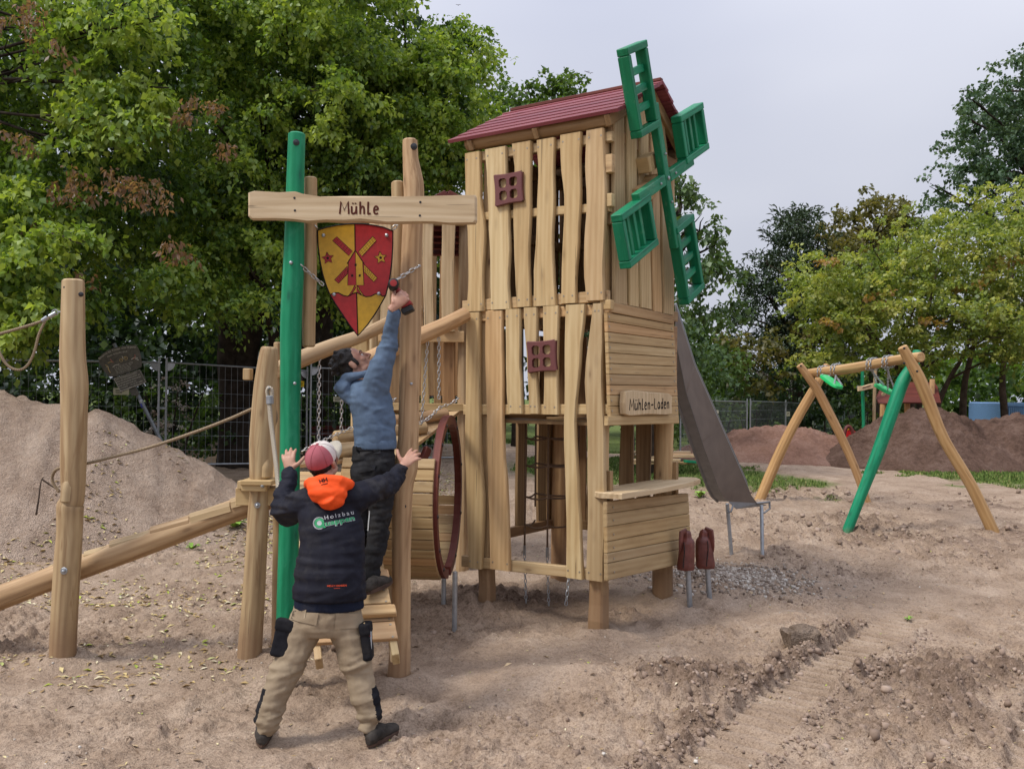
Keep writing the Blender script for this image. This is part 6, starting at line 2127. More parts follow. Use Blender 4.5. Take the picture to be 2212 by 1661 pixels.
# --- right-hand side: yellowing tree with many stems
polyG = [(1735, 660), (1745, 640), (1810, 610), (1850, 560), (1880, 520), (1960, 470), (2010, 480), (2080, 450), (2160, 420), (2300, 400), (2420, 420), (2420, 700), (2300, 780), (2200, 720), (2120, 740), (2010, 730), (1960, 790), (1890, 790), (1850, 740), (1780, 790), (1755, 740)]
cl = fill(polyG, 95, 26.5, 32, 46, RT, (.18, .72)) + fill([(1740, 640), (1900, 600), (2100, 480), (2300, 460), (2300, 620), (2000, 640), (1800, 720)], 46, 25.5, 27.5, 36, RT, (.40, .86))
cl += fill([(1760, 700), (1860, 660), (2000, 690), (2212, 640), (2350, 700), (2300, 790), (2100, 770), (1990, 800), (1850, 800), (1770, 780)], 30, 25.8, 28, 36, RT, (.35, .82))
cl += fill([(2070, 660), (2220, 640), (2260, 760), (2120, 730)], 12, 24.8, 26, 42, RT, (.45, .78)) + fill([(1750, 540), (1840, 600), (1800, 660), (1740, 660)], 6, 26, 28, 40, RT, (.55, .8))
cl += [(tuple(P(x, y, 26.5)), 20 * 26.5 / FPX, .68, 1.2) for x, y in ((1738, 650), (1760, 628), (1790, 612), (1826, 590), (1852, 552), (1880, 508), (1925, 482), (1958, 455), (2000, 470), (2040, 452), (2075, 430), (2110, 440), (2150, 405), (2195, 402), (2230, 380), (1748, 700), (1765, 770), (1830, 790))]
cl += [(tuple(P(x, y, 25.8)), r * 25.8 / FPX, RT.uniform(.93, .98), .5) for x, y, r in ((1800, 560, 22), (2090, 620, 24), (2150, 600, 24), (1790, 700, 16), (2010, 700, 22), (2180, 560, 20), (1900, 640, 16))]
tb = P(1985, 900, 29)
stems = [[(1965, 900, 9), (1940, 800, 8), (1900, 740, 6), (1850, 690, 4)], [(1972, 900, 10), (1965, 800, 9), (1955, 720, 7), (1930, 610, 4)], [(1985, 900, 10), (1990, 800, 8), (2000, 700, 6), (2030, 560, 4)], [(2020, 900, 10), (2050, 820, 8), (2085, 760, 6), (2130, 640, 4)], [(2080, 900, 12), (2085, 820, 10), (2110, 720, 7), (2140, 560, 4)], [(2170, 900, 12), (2165, 820, 10), (2175, 720, 7), (2190, 560, 4)], [(2240, 900, 12), (2230, 800, 10), (2220, 660, 6)]]
make_tree('multi_stem_tree', 'wide yellow green tree with many slanting stems above the swing', 'tree', None, Vector((tb.x, tb.y, gz(tb.x, tb.y))),
          [trunk_px([(x, y, hw * .62) for x, y, hw in s], 28 + .3 * i) for i, s in enumerate(stems)], cl, .118, 900, M['leaf_yellow'], M['bark_pale'], 106, limbs=80, lr=.055, spray=24, droop=.22, twig=1.1, flat=.34)
# --- pine
rr = random.Random(5)
cl = []
YPi = 36
prof = [(490, 14), (520, 44), (560, 70), (600, 84), (640, 104), (680, 122), (720, 118), (760, 138), (800, 130), (840, 122), (880, 110)]
for (y, hw) in prof:
    for k in range(11 if hw > 50 else 6):
        x = 1715 + rr.uniform(-hw * 1.02, hw * .9)
        cl.append((tuple(P(x, y + rr.uniform(-18, 18) + abs(x - 1715) * .10, YPi + rr.uniform(-2.2, 2.2))), 25 * YPi / FPX * rr.uniform(.7, 1.2), rr.uniform(.25, .75), 1.0))
for (x, y) in ((1722, 484), (1700, 500), (1750, 505), (1640, 600), (1628, 640), (1612, 690), (1600, 730), (1585, 760), (1770, 520), (1660, 560)):
    cl.append((tuple(P(x, y, YPi - 1.5)), 15 * YPi / FPX, .6, 1.3))
tb = P(1720, 900, YPi)
make_tree('pine_tree', 'dark blue green pine with tiered boughs beyond the right fence', 'tree', None, Vector((tb.x, tb.y, gz(tb.x, tb.y))),
          [trunk_px([(1722, 900, 12), (1724, 750, 10), (1722, 620, 7), (1720, 500, 3)], YPi)], cl, .26, 800, M['leaf_blue'], M['bark_pale'], 107, limbs=50, lr=.07, spray=26, droop=-.15, twig=.8, flat=.32, width=.13)
# --- olive tree and oak further back
cl = fill([(1790, 480), (1830, 450), (1880, 428), (1930, 430), (1975, 470), (1985, 540), (1900, 620), (1830, 640), (1780, 560)], 44, 34, 40, 34, RT, (.25, .8)) + fill([(1760, 560), (1900, 520), (1960, 560), (1850, 760), (1700, 800)], 30, 33, 36, 40, RT, (.3, .7))
tb = P(1890, 900, 37)
make_tree('broadleaf_tree', 'olive brown rounded tree top rising between the pine and the oak', 'tree', None, Vector((tb.x, tb.y, gz(tb.x, tb.y))),
          [trunk_px([(1890, 900, 12), (1885, 700, 9), (1885, 520, 5)], 37)], cl, .17, 520, M['leaf_olive'], M['bark_pale'], 108, limbs=26, lr=.08, spray=22, droop=.2, twig=.7)
cl = fill([(2000, 450), (2030, 380), (2090, 330), (2060, 300), (2080, 240), (2150, 190), (2200, 100), (2330, 60), (2420, 200), (2420, 480), (2200, 470), (2060, 480)], 74, 36, 43, 42, RT, (.22, .8)) + [(tuple(P(x, y, 36)), 22 * 36 / FPX, .6, 1) for x, y in ((2072, 245), (2040, 350), (2020, 400), (2100, 215), (2205, 120), (2150, 180), (2060, 300), (1992, 440))]
tb = P(2250, 900, 40)
make_tree('oak_tree', 'tall cool green oak at the upper right edge', 'tree', None, Vector((tb.x, tb.y, gz(tb.x, tb.y))),
          [trunk_px([(2250, 900, 18), (2245, 650, 15), (2235, 400, 10), (2230, 200, 5)], 40)], cl, .17, 520, M['leaf_oak'], M['bark'], 109, limbs=36, lr=.10, spray=22, droop=.15, twig=.6)
# --- shrubs behind the right fence
def shrub(label, poly, n, Y0, Y1, rpx, leaf, per, mat, seed, tone=(.3, .7), cat='shrub', name='shrub', group=None):
    cl = fill(poly, n, Y0, Y1, rpx, RT, tone)
    x = sum(p[0] for p in poly) / len(poly)
    b = P(x, 920, (Y0 + Y1) / 2); b.z = gz(b.x, b.y)
    tr = [[(b + Vector((dx, 0, -.1)), .03), (b + Vector((dx * 1.6, 0, .7)), .022), (b + Vector((dx * 2.6, .1, 1.5)), .012)] for dx in (-.2, .05, .25)]
    return make_tree(name, label, cat, group, b, tr, cl, leaf, per, mat, M['bark'], seed, limbs=8, lr=.02, spray=18, droop=.3, twig=.7)
G4 = 'shrubs behind the right fence'
shrub('bright green shrub behind the fence just right of the slide', [(1460, 740), (1540, 735), (1590, 780), (1600, 860), (1580, 935), (1480, 935)], 22, 27.5, 30, 32, .17, 420, M['leaf_shrub'], 201, (.4, .85), group=G4)
shrub('dark low shrub behind the fence beside the reddish heap', [(1500, 860), (1620, 850), (1700, 870), (1710, 930), (1500, 940)], 16, 31.5, 33, 24, .15, 420, M['leaf_dark'], 202, (.3, .9), group=G4)
shrub('russet tinted shrub behind the fence left of the pine', [(1560, 740), (1620, 700), (1680, 740), (1680, 850), (1600, 860)], 18, 30, 32, 30, .17, 380, M['leaf_olive'], 203, (.2, .7), group=G4)
shrub('green bush under the pine behind the swing frame', [(1680, 790), (1800, 780), (1850, 830), (1850, 900), (1700, 900)], 22, 31, 34, 30, .17, 380, M['leaf_dark'], 204, (.3, 1), group=G4)
shrub('small rounded bush in front of the white house', [(1780, 895), (1815, 880), (1820, 935), (1780, 940)], 7, 38, 39, 16, .12, 600, M['leaf_dark'], 205, (.3, .8), group=G4)
shrub('light green bush beside the red roofed hut', [(1830, 830), (1900, 820), (1920, 880), (1860, 930), (1830, 900)], 12, 28, 30, 22, .13, 420, M['leaf_shrub'], 206, (.3, .8), group=G4)
shrub('white flowering shrub behind the left fence gap', [(330, 830), (375, 800), (400, 880), (390, 960), (330, 950)], 10, 17.6, 18.6, 24, .05, 700, M['pebble'], 207, (.6, 1), group=None)

# --- far-off woods that read as one mass
def wood_mass(name, poly, n, Y0, Y1, rpx, leaf, per, mat, seed, tone=(.1, .6)):
    rg = np.random.default_rng(seed)
    cl = fill(poly, n, Y0, Y1, rpx, RT, tone, spread=.6)
    V, T3, L = clump_leaves(cl, rg, leaf, per, spray=18, droop=.3, twig=.6)
    NLEAF[0] += len(T3) // 2
    o = np_mesh(name, V, T3, mat, attrs={'lc': L})
    o['kind'] = 'stuff'
    return o
wood_mass('undergrowth', [(-400, 560), (200, 600), (700, 560), (1010, 470), (1010, 960), (-400, 960)], 150, 21, 27, 80, .20, 200, M['leaf_dark'], 301, (0, .7))
wood_mass('undergrowth', [(-300, 800), (1000, 790), (1000, 990), (-300, 990)], 60, 18.5, 21, 50, .10, 420, M['leaf_deep'], 302, (0, .6))
wood_mass('woodland', [(-500, -100), (300, 0), (700, 200), (1000, 420), (1250, 500), (1450, 640), (1450, 900), (-500, 900)], 130, 34, 44, 90, .34, 85, M['leaf_dark'], 303, (.1, .9))
wood_mass('woodland', [(-400, -160), (860, -160), (820, 40), (960, 160), (980, 420), (900, 640), (-400, 700)], 150, 23.5, 29, 84, .20, 230, M['leaf_deep'], 306, (.1, .7))
wood_mass('woodland', [(1400, 760), (1560, 745), (1620, 820), (1900, 760), (2500, 740), (2500, 920), (1400, 920)], 130, 44, 56, 44, .36, 120, M['leaf_deep'], 304, (.1, .9))
wood_mass('woodland', [(1480, 700), (1560, 730), (1560, 860), (1480, 860)], 14, 38, 44, 40, .30, 130, M['leaf_deep'], 305, (.3, .9))
print('leaves', NLEAF[0])
# ------------------------------------------------------------------ two workmen
def etube(mb, st):
    """closed body through stations (centre, half-axis vector a, half-axis vector b)"""
    seg = 18
    V, F = [], []
    for c, a, b in st:
        for k in range(seg):
            t = 2 * PI * k / seg
            V.append(Vector(c) + Vector(a) * math.cos(t) + Vector(b) * math.sin(t))
    n = len(st)
    for i in range(n - 1):
        for k in range(seg):
            F.append((i * seg + k, i * seg + (k + 1) % seg, (i + 1) * seg + (k + 1) % seg, (i + 1) * seg + k))
    F.append(tuple(range(seg))[::-1]); F.append(tuple((n - 1) * seg + k for k in range(seg)))
    mb.add(V, F)

def limb(mb, pts, sub=5, seg=14):
    """tapered limb through [(point, radius)], rounded at both ends"""
    px_log(mb, pts, seg, 0, 0.0, sub)
    for q in (0, -1): mb.ball(pts[q][0], pts[q][1] * .985, 14, 8)

def fuse(mb, voxel, smooth=4):
    """one continuous skin over all the pieces"""
    me = bpy.data.meshes.new('tmp')
    me.from_pydata(mb.v, [], mb.f)
    bm = bmesh.new(); bm.from_mesh(me)
    bmesh.ops.recalc_face_normals(bm, faces=bm.faces)
    bm.to_mesh(me); bm.free()
    o = bpy.data.objects.new('tmp', me)
    COL.objects.link(o)
    r = o.modifiers.new('r', 'REMESH'); r.mode = 'VOXEL'; r.voxel_size = voxel
    if smooth:
        s = o.modifiers.new('s', 'SMOOTH'); s.iterations = smooth; s.factor = .5
    dg = bpy.context.evaluated_depsgraph_get()
    out = bpy.data.meshes.new_from_object(o.evaluated_get(dg))
    bpy.data.objects.remove(o); bpy.data.meshes.remove(me)
    n = len(out.vertices)
    co = np.empty(n * 3, dtype=np.float32); out.vertices.foreach_get('co', co)
    no = np.empty(n * 3, dtype=np.float32); out.vertices.foreach_get('normal', no)
    return out, co.reshape(-1, 3).astype(np.float64), no.reshape(-1, 3).astype(np.float64)

def finish(me, co, name, mats, parent, pick=None):
    org = np.array(origin_of(parent))
    me.name = name
    if not isinstance(mats, (list, tuple)): mats = [mats]
    me.materials.clear()
    for m in mats: me.materials.append(m)
    if pick is not None:
        nf = len(me.polygons)
        cen = np.empty(nf * 3, dtype=np.float32)
        me.vertices.foreach_set('co', co.astype(np.float32).ravel()); me.update()
        me.polygons.foreach_get('center', cen)
        me.polygons.foreach_set('material_index', np.asarray(pick(cen.reshape(-1, 3)), dtype=np.int32))
    me.vertices.foreach_set('co', (co - org).astype(np.float32).ravel())
    me.update()
    me.shade_smooth()
    o = bpy.data.objects.new(name, me)
    COL.objects.link(o)
    o.parent = parent
    return o

def folds(co, no, amp, fx, fz, seed, ridge=True, mask=None, lean=.6):
    x, y, z = co[:, 0], co[:, 1], co[:, 2]
    u = (x + .6 * y) * fx + lean * z * fx
    v = (z - lean * .4 * x) * fz
    n = fbm(u + 1.3 * vnoise(u * .6, v * .5, seed + 4), v, seed, 3)
    d = (0.42 - np.abs(n) * 2.0) if ridge else n
    if mask is not None: d = d * mask
    return co + no * (amp * d)[:, None]

def bvh_world(o):
    org = origin_of(o)
    return BVHTree.FromPolygons([tuple(Vector(v.co) + org) for v in o.data.vertices], [tuple(p.vertices) for p in o.data.polygons])

def press(verts_px, tris, bvh, off, name, mat, parent):
    """thin print or patch laid on cloth: places come from the photo, the patch follows the cloth"""
    V = []
    for x, y in verts_px:
        d = ray(x, y).normalized()
        hit, nrm, i, dist = bvh.ray_cast(CAMP, d)
        if hit is None:
            hit, nrm, i, dist = bvh.find_nearest(CAMP + d * 5.1)
        if nrm.dot(d) > 0: nrm = -nrm
        V.append(hit + nrm * off)
    m = MB(); m.add(V, tris)
    return m.build(name, mat, parent, smooth=True, fix=False)

def patch(poly, bvh, off, name, mat, parent, cuts=3, thick=0.0):
    bm = bmesh.new()
    f = bm.faces.new([bm.verts.new((x, y, 0)) for x, y in poly])
    bmesh.ops.triangulate(bm, faces=bm.faces)
    for _ in range(cuts): bmesh.ops.subdivide_edges(bm, edges=bm.edges[:], cuts=1, use_grid_fill=True)
    bmesh.ops.triangulate(bm, faces=bm.faces)
    bm.verts.index_update()
    V = [(v.co.x, v.co.y) for v in bm.verts]
    T3 = [tuple(v.index for v in f.verts) for f in bm.faces]
    bm.free()
    return press(V, T3, bvh, off, name, mat, parent)

def text_mesh(txt, bold=0.0, spacing=1.0):
    cu = bpy.data.curves.new('t', 'FONT')
    cu.body = txt
    cu.size = 1.0
    cu.resolution_u = 3
    cu.offset = bold
    cu.space_character = spacing
    o = bpy.data.objects.new('t', cu)
    COL.objects.link(o)
    dg = bpy.context.evaluated_depsgraph_get()
    me = bpy.data.meshes.new_from_object(o.evaluated_get(dg))
    bm = bmesh.new(); bm.from_mesh(me)
    bmesh.ops.triangulate(bm, faces=bm.faces)
    bm.verts.index_update()
    V = [(v.co.x, v.co.y) for v in bm.verts]
    T3 = [tuple(v.index for v in f.verts) for f in bm.faces]
    bm.free()
    bpy.data.objects.remove(o); bpy.data.curves.remove(cu); bpy.data.meshes.remove(me)
    return V, T3

def text_press(txt, p0, p1, h, bvh, off, name, mat, parent, bold=0.0, spacing=1.0):
    V, T3 = text_mesh(txt, bold, spacing)
    x0, x1 = min(v[0] for v in V), max(v[0] for v in V)
    ex = ((p1[0] - p0[0]) / (x1 - x0), (p1[1] - p0[1]) / (x1 - x0))
    L = math.hypot(p1[0] - p0[0], p1[1] - p0[1])
    ny = ((p1[1] - p0[1]) / L, -(p1[0] - p0[0]) / L)
    W = [(p0[0] + (v[0] - x0) * ex[0] + v[1] * h / .70 * ny[0], p0[1] + (v[0] - x0) * ex[1] + v[1] * h / .70 * ny[1]) for v in V]
    return press(W, T3, bvh, off, name, mat, parent)

def hand(mb, W, F, N, thumb, curls=(.3, .3, .3, .35), spread=.16, sc=1.0, thumb_dir=None, wrist=.030):
    W, F = Vector(W), Vector(F).normalized()
    N = Vector(N); N = (N - F * N.dot(F)).normalized()
    Lx = Vector(thumb); Lx = (Lx - F * Lx.dot(F) - N * Lx.dot(N)).normalized()
    # palm: flattened, wider at the knuckles
    etube(mb, [(W - F * .03 * sc, Lx * .026 * sc, N * .021 * sc), (W + F * .01 * sc, Lx * .029 * sc, N * .019 * sc), (W + F * .04 * sc, Lx * .038 * sc, N * .017 * sc),
               (W + F * .075 * sc, Lx * .042 * sc, N * .0145 * sc), (W + F * .096 * sc, Lx * .040 * sc, N * .011 * sc)])
    lens = (.072, .080, .074, .058)
    for i in range(4):
        b = W + F * (.086 - (.004 if i in (0,) else .010 if i == 3 else 0)) * sc + Lx * (.031 - .0205 * i) * sc
        a = spread * (1.4 - i) * .75
        d = (F * math.cos(a) + Lx * math.sin(a)).normalized()
        pts = [(b - d * .02 * sc, .0125 * sc), (b, .0122 * sc)]
        ang = 0
        p = b
        for k, fr in enumerate((.44, .32, .24)):
            ang += curls[i] * (.45, .8, .6)[k]
            q = d * math.cos(ang) + N * math.sin(ang)
            p = p + q * lens[i] * fr * sc
            pts.append((p, (.0112, .0104, .0092)[k] * sc))
        mb.tube([p_ for p_, _ in pts], [r for _, r in pts], 10)
        for p_, r in pts[1:]: mb.ball(p_, r, 10, 6)
    td = Vector(thumb_dir).normalized() if thumb_dir is not None else (F * .62 + Lx * .78 + N * .12).normalized()
    b = W + F * .028 * sc + Lx * .026 * sc
    k1 = b + td * .036 * sc
    k2 = k1 + (td * .9 + F * .25).normalized() * .030 * sc
    k3 = k2 + (td * .8 + F * .45).normalized() * .022 * sc
    pts = [(b - td * .012 * sc, .0170 * sc), (b + td * .012 * sc, .0160 * sc), (k1, .0135 * sc), (k2, .0124 * sc), (k3, .0106 * sc)]
    mb.tube([p_ for p_, _ in pts], [r for _, r in pts], 10)
    for p_, r in pts: mb.ball(p_, r, 10, 6)

def head(mb, c, fwd, up, sc=1.0, mouth=True):
    fwd = Vector(fwd).normalized()
    up = Vector(up); up = (up - fwd * up.dot(fwd)).normalized()
    rt = fwd.cross(up)
    Rm = Matrix((rt, fwd, up)).transposed()
    L = lambda x, y, z: Vector(c) + Rm @ (Vector((x, y, z)) * sc)
    def el(p, r, rot=None): mb.ball(L(*p), sc, 20, 14, r, Rm)
    el((0, -.008, .040), (.077, .099, .086))
    el((0, .028, .020), (.070, .066, .078))
    el((0, .040, -.030), (.060, .056, .080))
    el((0, .050, -.082), (.046, .044, .036))
    el((0, .086, -.098), (.021, .016, .019))
    for s in (-1, 1):
        el((s * .040, .066, -.020), (.025, .022, .024))
        el((s * .045, .020, -.075), (.018, .045, .026))
        el((s * .079, -.006, -.006), (.010, .020, .032))
        el((s * .084, -.012, .010), (.008, .014, .016))
        mb.tube([L(s * .050, .078, .020), L(s * .030, .092, .027), L(s * .008, .096, .022)], [.006 * sc, .009 * sc, .007 * sc], 8)
        el((s * .0115, .106, -.036), (.0085, .011, .008))
    px_log(mb, [(L(0, .090, .022), .0085 * sc), (L(0, .103, -.004), .0095 * sc), (L(0, .117, -.026), .0115 * sc), (L(0, .114, -.038), .0100 * sc)], 10, 0, 0, 3)
    for z, r, yy in ((-.061, .0062, .0), (-.070, .0068, -.001)):
        mb.tube([L(-.024, .088 + yy, z - .001), L(-.010, .098 + yy, z), L(.010, .098 + yy, z), L(.024, .088 + yy, z - .001)], [.003 * sc, r * sc, r * sc, .003 * sc], 8)
    return L, Rm

def skin_mat(name, col, ruddy):
    t = NT(name, .5, .35)
    tc = t.n('ShaderNodeTexCoord')
    n = t.noise(tc.outputs['Object'], 16, 4, .6)
    t.color(t.ramp(n.outputs['Fac'], [(.32, ruddy), (.62, col)]).outputs['Color'])
    try:
        t.b.inputs['Subsurface Weight'].default_value = .05
        t.b.inputs['Subsurface Radius'].default_value = (.010, .004, .002)
    except Exception: pass
    n2 = t.noise(tc.outputs['Object'], 160, 2, .6)
    t.bump(n2.outputs['Fac'], .25, .003)
    return t.m
M['skin'] = skin_mat('skin', (.46, .26, .18, 1), (.36, .17, .12, 1))
def cloth(name, col, var=.25, dust=None, rough=.85, weave=420, dscale=5):
    t = NT(name, rough, .15)
    tc = t.n('ShaderNodeTexCoord')
    n = t.noise(tc.outputs['Object'], 9, 4, .6)
    c0 = tuple(c * (1 - var) for c in col[:3]) + (1,)
    c1 = tuple(c * (1 + var) for c in col[:3]) + (1,)
    base = t.ramp(n.outputs['Fac'], [(.3, c0), (.7, c1)]).outputs['Color']
    if dust is not None:
        d = t.noise(tc.outputs['Object'], dscale, 5, .7)
        base = t.mix(t.ramp(d.outputs['Fac'], [(.50, (0, 0, 0, 1)), (.78, (.75, .75, .75, 1))]).outputs['Color'], base, dust)
    t.color(base)
    n2 = t.noise(tc.outputs['Object'], weave, 2, .5)
    t.bump(n2.outputs['Fac'], .25, .002)
    return t.m
M['navy'] = cloth('dark navy softshell', (.0115, .0118, .019, 1), .25, (.045, .042, .042, 1), .75)
M['navy_shirt'] = cloth('navy shirt', (.010, .014, .030, 1), .3, (.05, .05, .06, 1))
M['beige'] = cloth('beige work trousers', (.285, .222, .150, 1), .14, (.17, .12, .075, 1), .9)
M['black_cloth'] = cloth('black fabric', (.010, .010, .013, 1), .3, (.035, .032, .030, 1))
M['orange'] = cloth('orange hood', (.80, .085, .014, 1), .12, None, .6)
M['blue'] = cloth('blue hoodie', (.100, .145, .215, 1), .22, (.065, .090, .13, 1), .9)
M['jeans'] = cloth('dark work jeans', (.020, .020, .022, 1), .45, (.060, .055, .050, 1), .85)
M['cap_pink'] = cloth('faded pink cap', (.36, .105, .125, 1), .16, None, .85)
M['cap_white'] = cloth('white cap front', (.60, .54, .50, 1), .1, None, .85)
M['cap_brim'] = cloth('grey cap brim', (.36, .33, .27, 1), .12, None, .85)
M['hair'] = plain('dark brown hair', (.012, .0085, .0065, 1), .55, .35, var=.5, scale=40, bump=1.0, bscale=70)
M['shoe'] = plain('dusty dark work shoes', (.040, .034, .029, 1), .75, .2, var=.55, scale=16, bump=.5, bscale=60)
M['sole'] = plain('shoe soles', (.075, .045, .032, 1), .8, .2, var=.4)
M['logo_grey'] = plain('grey print', (.40, .41, .42, 1), .6, .2, var=.05)
M['logo_green'] = plain('green print', (.035, .26, .11, 1), .6, .2, var=.08)
M['logo_red'] = plain('orange print', (.62, .07, .02, 1), .6, .2, var=.05)
M['drill_red'] = plain('red drill housing', (.26, .018, .016, 1), .45, .4, var=.1)
M['drill_black'] = plain('black drill rubber', (.014, .014, .015, 1), .55, .35, var=.2)

def st(px, py, hw, dep, Y, yaw=0.0, tilt=0.0):
    r = hw * Y / FPX
    return (P(px, py, Y), Vector((math.cos(yaw), math.sin(yaw), 0)) * r, Vector((-math.sin(yaw), math.cos(yaw), tilt)) * dep)

def shoe(parent, ankle, heel, toe, name='shoe', w=.046):
    """work shoe from heel to toe on the ground, collar round the ankle"""
    a, h, t = Vector(ankle), Vector(heel), Vector(toe)
    d = (t - h); L = d.length; d.normalize()
    sd = d.cross(UZ).normalized()
    up = sd.cross(d).normalized()
    m = MB()
    etube(m, [(h + d * -.012 + up * .035, sd * .020, up * .026), (h + d * .02 + up * .042, sd * w * .80, up * .040), (h + d * .09 + up * .046, sd * w * .86, up * .045),
              (h + d * (L * .58) + up * .040, sd * w * .95, up * .038), (h + d * (L * .80) + up * .034, sd * w, up * .031), (h + d * (L * .96) + up * .028, sd * w * .70, up * .024), (h + d * (L * 1.01) + up * .024, sd * w * .3, up * .014)])
    limb(m, [(h + d * .075 + up * .05, .047), (h.lerp(a, .55) + d * .05, .046), (a, .046)], 3)
    for k in range(4):
        q = h + d * (L * (.44 + .075 * k)) + up * (.092 - .013 * k)
        m.tube([q - sd * .026, q + up * .004, q + sd * .026], .0042, 6)
    me, co, no = fuse(m, .007, 2)
    co = folds(co, no, .003, 14, 22, 5)
    o = finish(me, co, name, M['shoe'], parent)
    s = MB()
    poly = []
    for k in range(20):
        th = 2 * PI * k / 20
        x = math.cos(th); y = math.sin(th)
        ww = w * (1.0 if x > 0 else .86) * 1.04
        poly.append((L * .5 + x * (L * .5 + .012), y * ww))
    s.prism(poly, h, d, sd, up, .026, .004)
    s.build('sole', M['sole'], o, smooth=True, auto=40)
    return o

# ================= first man: back view, arms spread to both posts
man1 = empty('person', G(690, 1605), 'person in dark jacket with orange hood and beige work trousers, arms spread to both posts', 'person')
Yh = 5.10
# --- body (head, neck, arms, hands, legs) in one skin
b = MB()
hc = P(697, 997, 5.28)
h1_f, h1_u = Vector((.34, .78, .52)), Vector((-.10, -.50, .86))
L1, R1 = head(b, hc, h1_f, h1_u, .98)
limb(b, [(P(704, 1075, 5.22), .062), (P(702, 1045, 5.25), .056), (hc - Vector((0, .0, .05)), .056)])
etube(b, [st(712, 1300, 58, .10, Yh), st(712, 1240, 58, .10, Yh + .02), st(710, 1150, 60, .11, 5.16), st(706, 1090, 52, .09, 5.21), st(703, 1065, 30, .07, 5.24)])
shL, elL, wrL = P(657, 1078, 5.22), P(609, 1106, 5.45), P(626, 1026, 5.685)
shR, elR, wrR = P(766, 1068, 5.22), P(828, 1050, 5.52), P(866, 1014, 5.80)
limb(b, [(shL, .045), (elL, .038), (wrL, .027)]); limb(b, [(shR, .045), (elR, .038), (wrR, .027)])
hand(b, P(627, 1019, 5.715), (-.20, .30, .92), (.10, .92, -.30), (1, 0, 0), (.42, .36, .36, .42), .20, 1.0, thumb_dir=(.80, .25, .55))
hand(b, P(869, 1008, 5.835), (.55, .42, .62), (.05, .85, -.52), (-.75, .1, .6), (.34, .34, .36, .42), .24, 1.0, thumb_dir=(-.55, .35, .72))
legL = [(P(668, 1335, Yh), .080), (P(634, 1412, 5.06), .072), (P(609, 1468, 5.03), .055), (P(590, 1525, 5.01), .050), (P(575, 1578, 5.0), .040)]
legR = [(P(745, 1335, Yh), .080), (P(766, 1412, 5.07), .072), (P(783, 1487, 5.05), .055), (P(793, 1530, 5.04), .050), (P(800, 1578, 5.03), .040)]
limb(b, legL); limb(b, legR)
me, co, no = fuse(b, .0054, 3)
finish(me, co, 'body', M['skin'], man1)
# --- jacket
j = MB()
etube(j, [st(711, 1292, 80, .158, Yh), st(712, 1270, 79, .156, Yh), st(713, 1230, 75, .150, Yh + .01), st(716, 1190, 71, .146, 5.13), st(717, 1150, 70, .145, 5.16), st(713, 1110, 68, .140, 5.19), st(708, 1080, 63, .125, 5.22), st(706, 1058, 50, .105, 5.245), st(704, 1042, 31, .085, 5.26), st(703, 1034, 27, .078, 5.265)])
limb(j, [(P(672, 1084, 5.20), .094), (P(650, 1090, 5.24), .088), (P(624, 1104, 5.36), .080), (P(611, 1108, 5.45), .076), (P(612, 1080, 5.53), .067), (P(621, 1045, 5.62), .056), (P(626, 1027, 5.67), .049)], 4)
limb(j, [(P(748, 1076, 5.20), .096), (P(770, 1074, 5.24), .090), (P(800, 1062, 5.37), .080), (P(830, 1050, 5.52), .073), (P(850, 1031, 5.66), .060), (P(864, 1016, 5.77), .049)], 4)
me, co, no = fuse(j, .0095, 3)
armm = sstep(.0, .10, np.abs(co[:, 0] - P(712, 1150, 5.1).x) - .17)
co = folds(co, no, .016, 6.5, 9, 41, True, .35 + .9 * armm, .5)
me.vertices.foreach_set('co', co.astype(np.float32).ravel()); me.update()
no2 = np.empty(len(co) * 3, dtype=np.float32); me.vertices.foreach_get('normal', no2)
no2 = no2.reshape(-1, 3)
co = folds(co, no2, .011, 3.0, 12, 47, True, 1.0, .25)
co = folds(co, no2, .012, 13, 22, 49, True, armm, .4)
jacket = finish(me, co, 'jacket', M['navy'], man1)
jb = bvh_world(jacket)
# shirt hem under the jacket
s_ = MB()
etube(s_, [st(711, 1313, 75, .140, Yh), st(711, 1290, 75, .142, Yh), st(712, 1250, 70, .135, Yh)])
me, co, no = fuse(s_, .010, 2)
co = folds(co, no, .006, 9, 6, 53)
finish(me, co, 'shirt', M['navy_shirt'], man1)
# --- trousers
t_ = MB()
etube(t_, [st(711, 1295, 72, .128, Yh), st(706, 1325, 76, .140, Yh), st(704, 1352, 77, .138, Yh), st(704, 1368, 70, .115, Yh)])
limb(t_, [(P(664, 1340, Yh), .105), (P(634, 1410, 5.07), .097), (P(609, 1466, 5.03), .081), (P(591, 1515, 5.01), .079), (P(580, 1545, 5.0), .073), (P(577, 1562, 5.0), .066)])
limb(t_, [(P(744, 1340, Yh), .105), (P(765, 1412, 5.08), .094), (P(783, 1485, 5.05), .080), (P(793, 1525, 5.04), .077), (P(798, 1548, 5.03), .070), (P(800, 1564, 5.03), .063)])
me, co, no = fuse(t_, .0095, 3)
zz = co[:, 2]
knee = np.exp(-((zz - P(700, 1440, 5.05).z) / .12) ** 2) * .6 + np.exp(-((zz - P(700, 1560, 5.0).z) / .09) ** 2) * 1.3 + .25
co = folds(co, no, .020, 5, 12, 61, True, knee, .9)
me.vertices.foreach_set('co', co.astype(np.float32).ravel()); me.update()
no2 = np.empty(len(co) * 3, dtype=np.float32); me.vertices.foreach_get('normal', no2); no2 = no2.reshape(-1, 3)
co = folds(co, no2, .013, 3.0, 18, 67, True, np.clip(knee, 0, 1.2), .5)
xc = P(704, 1350, Yh).x
zc_kn = P(700, 1478, 5.05).z
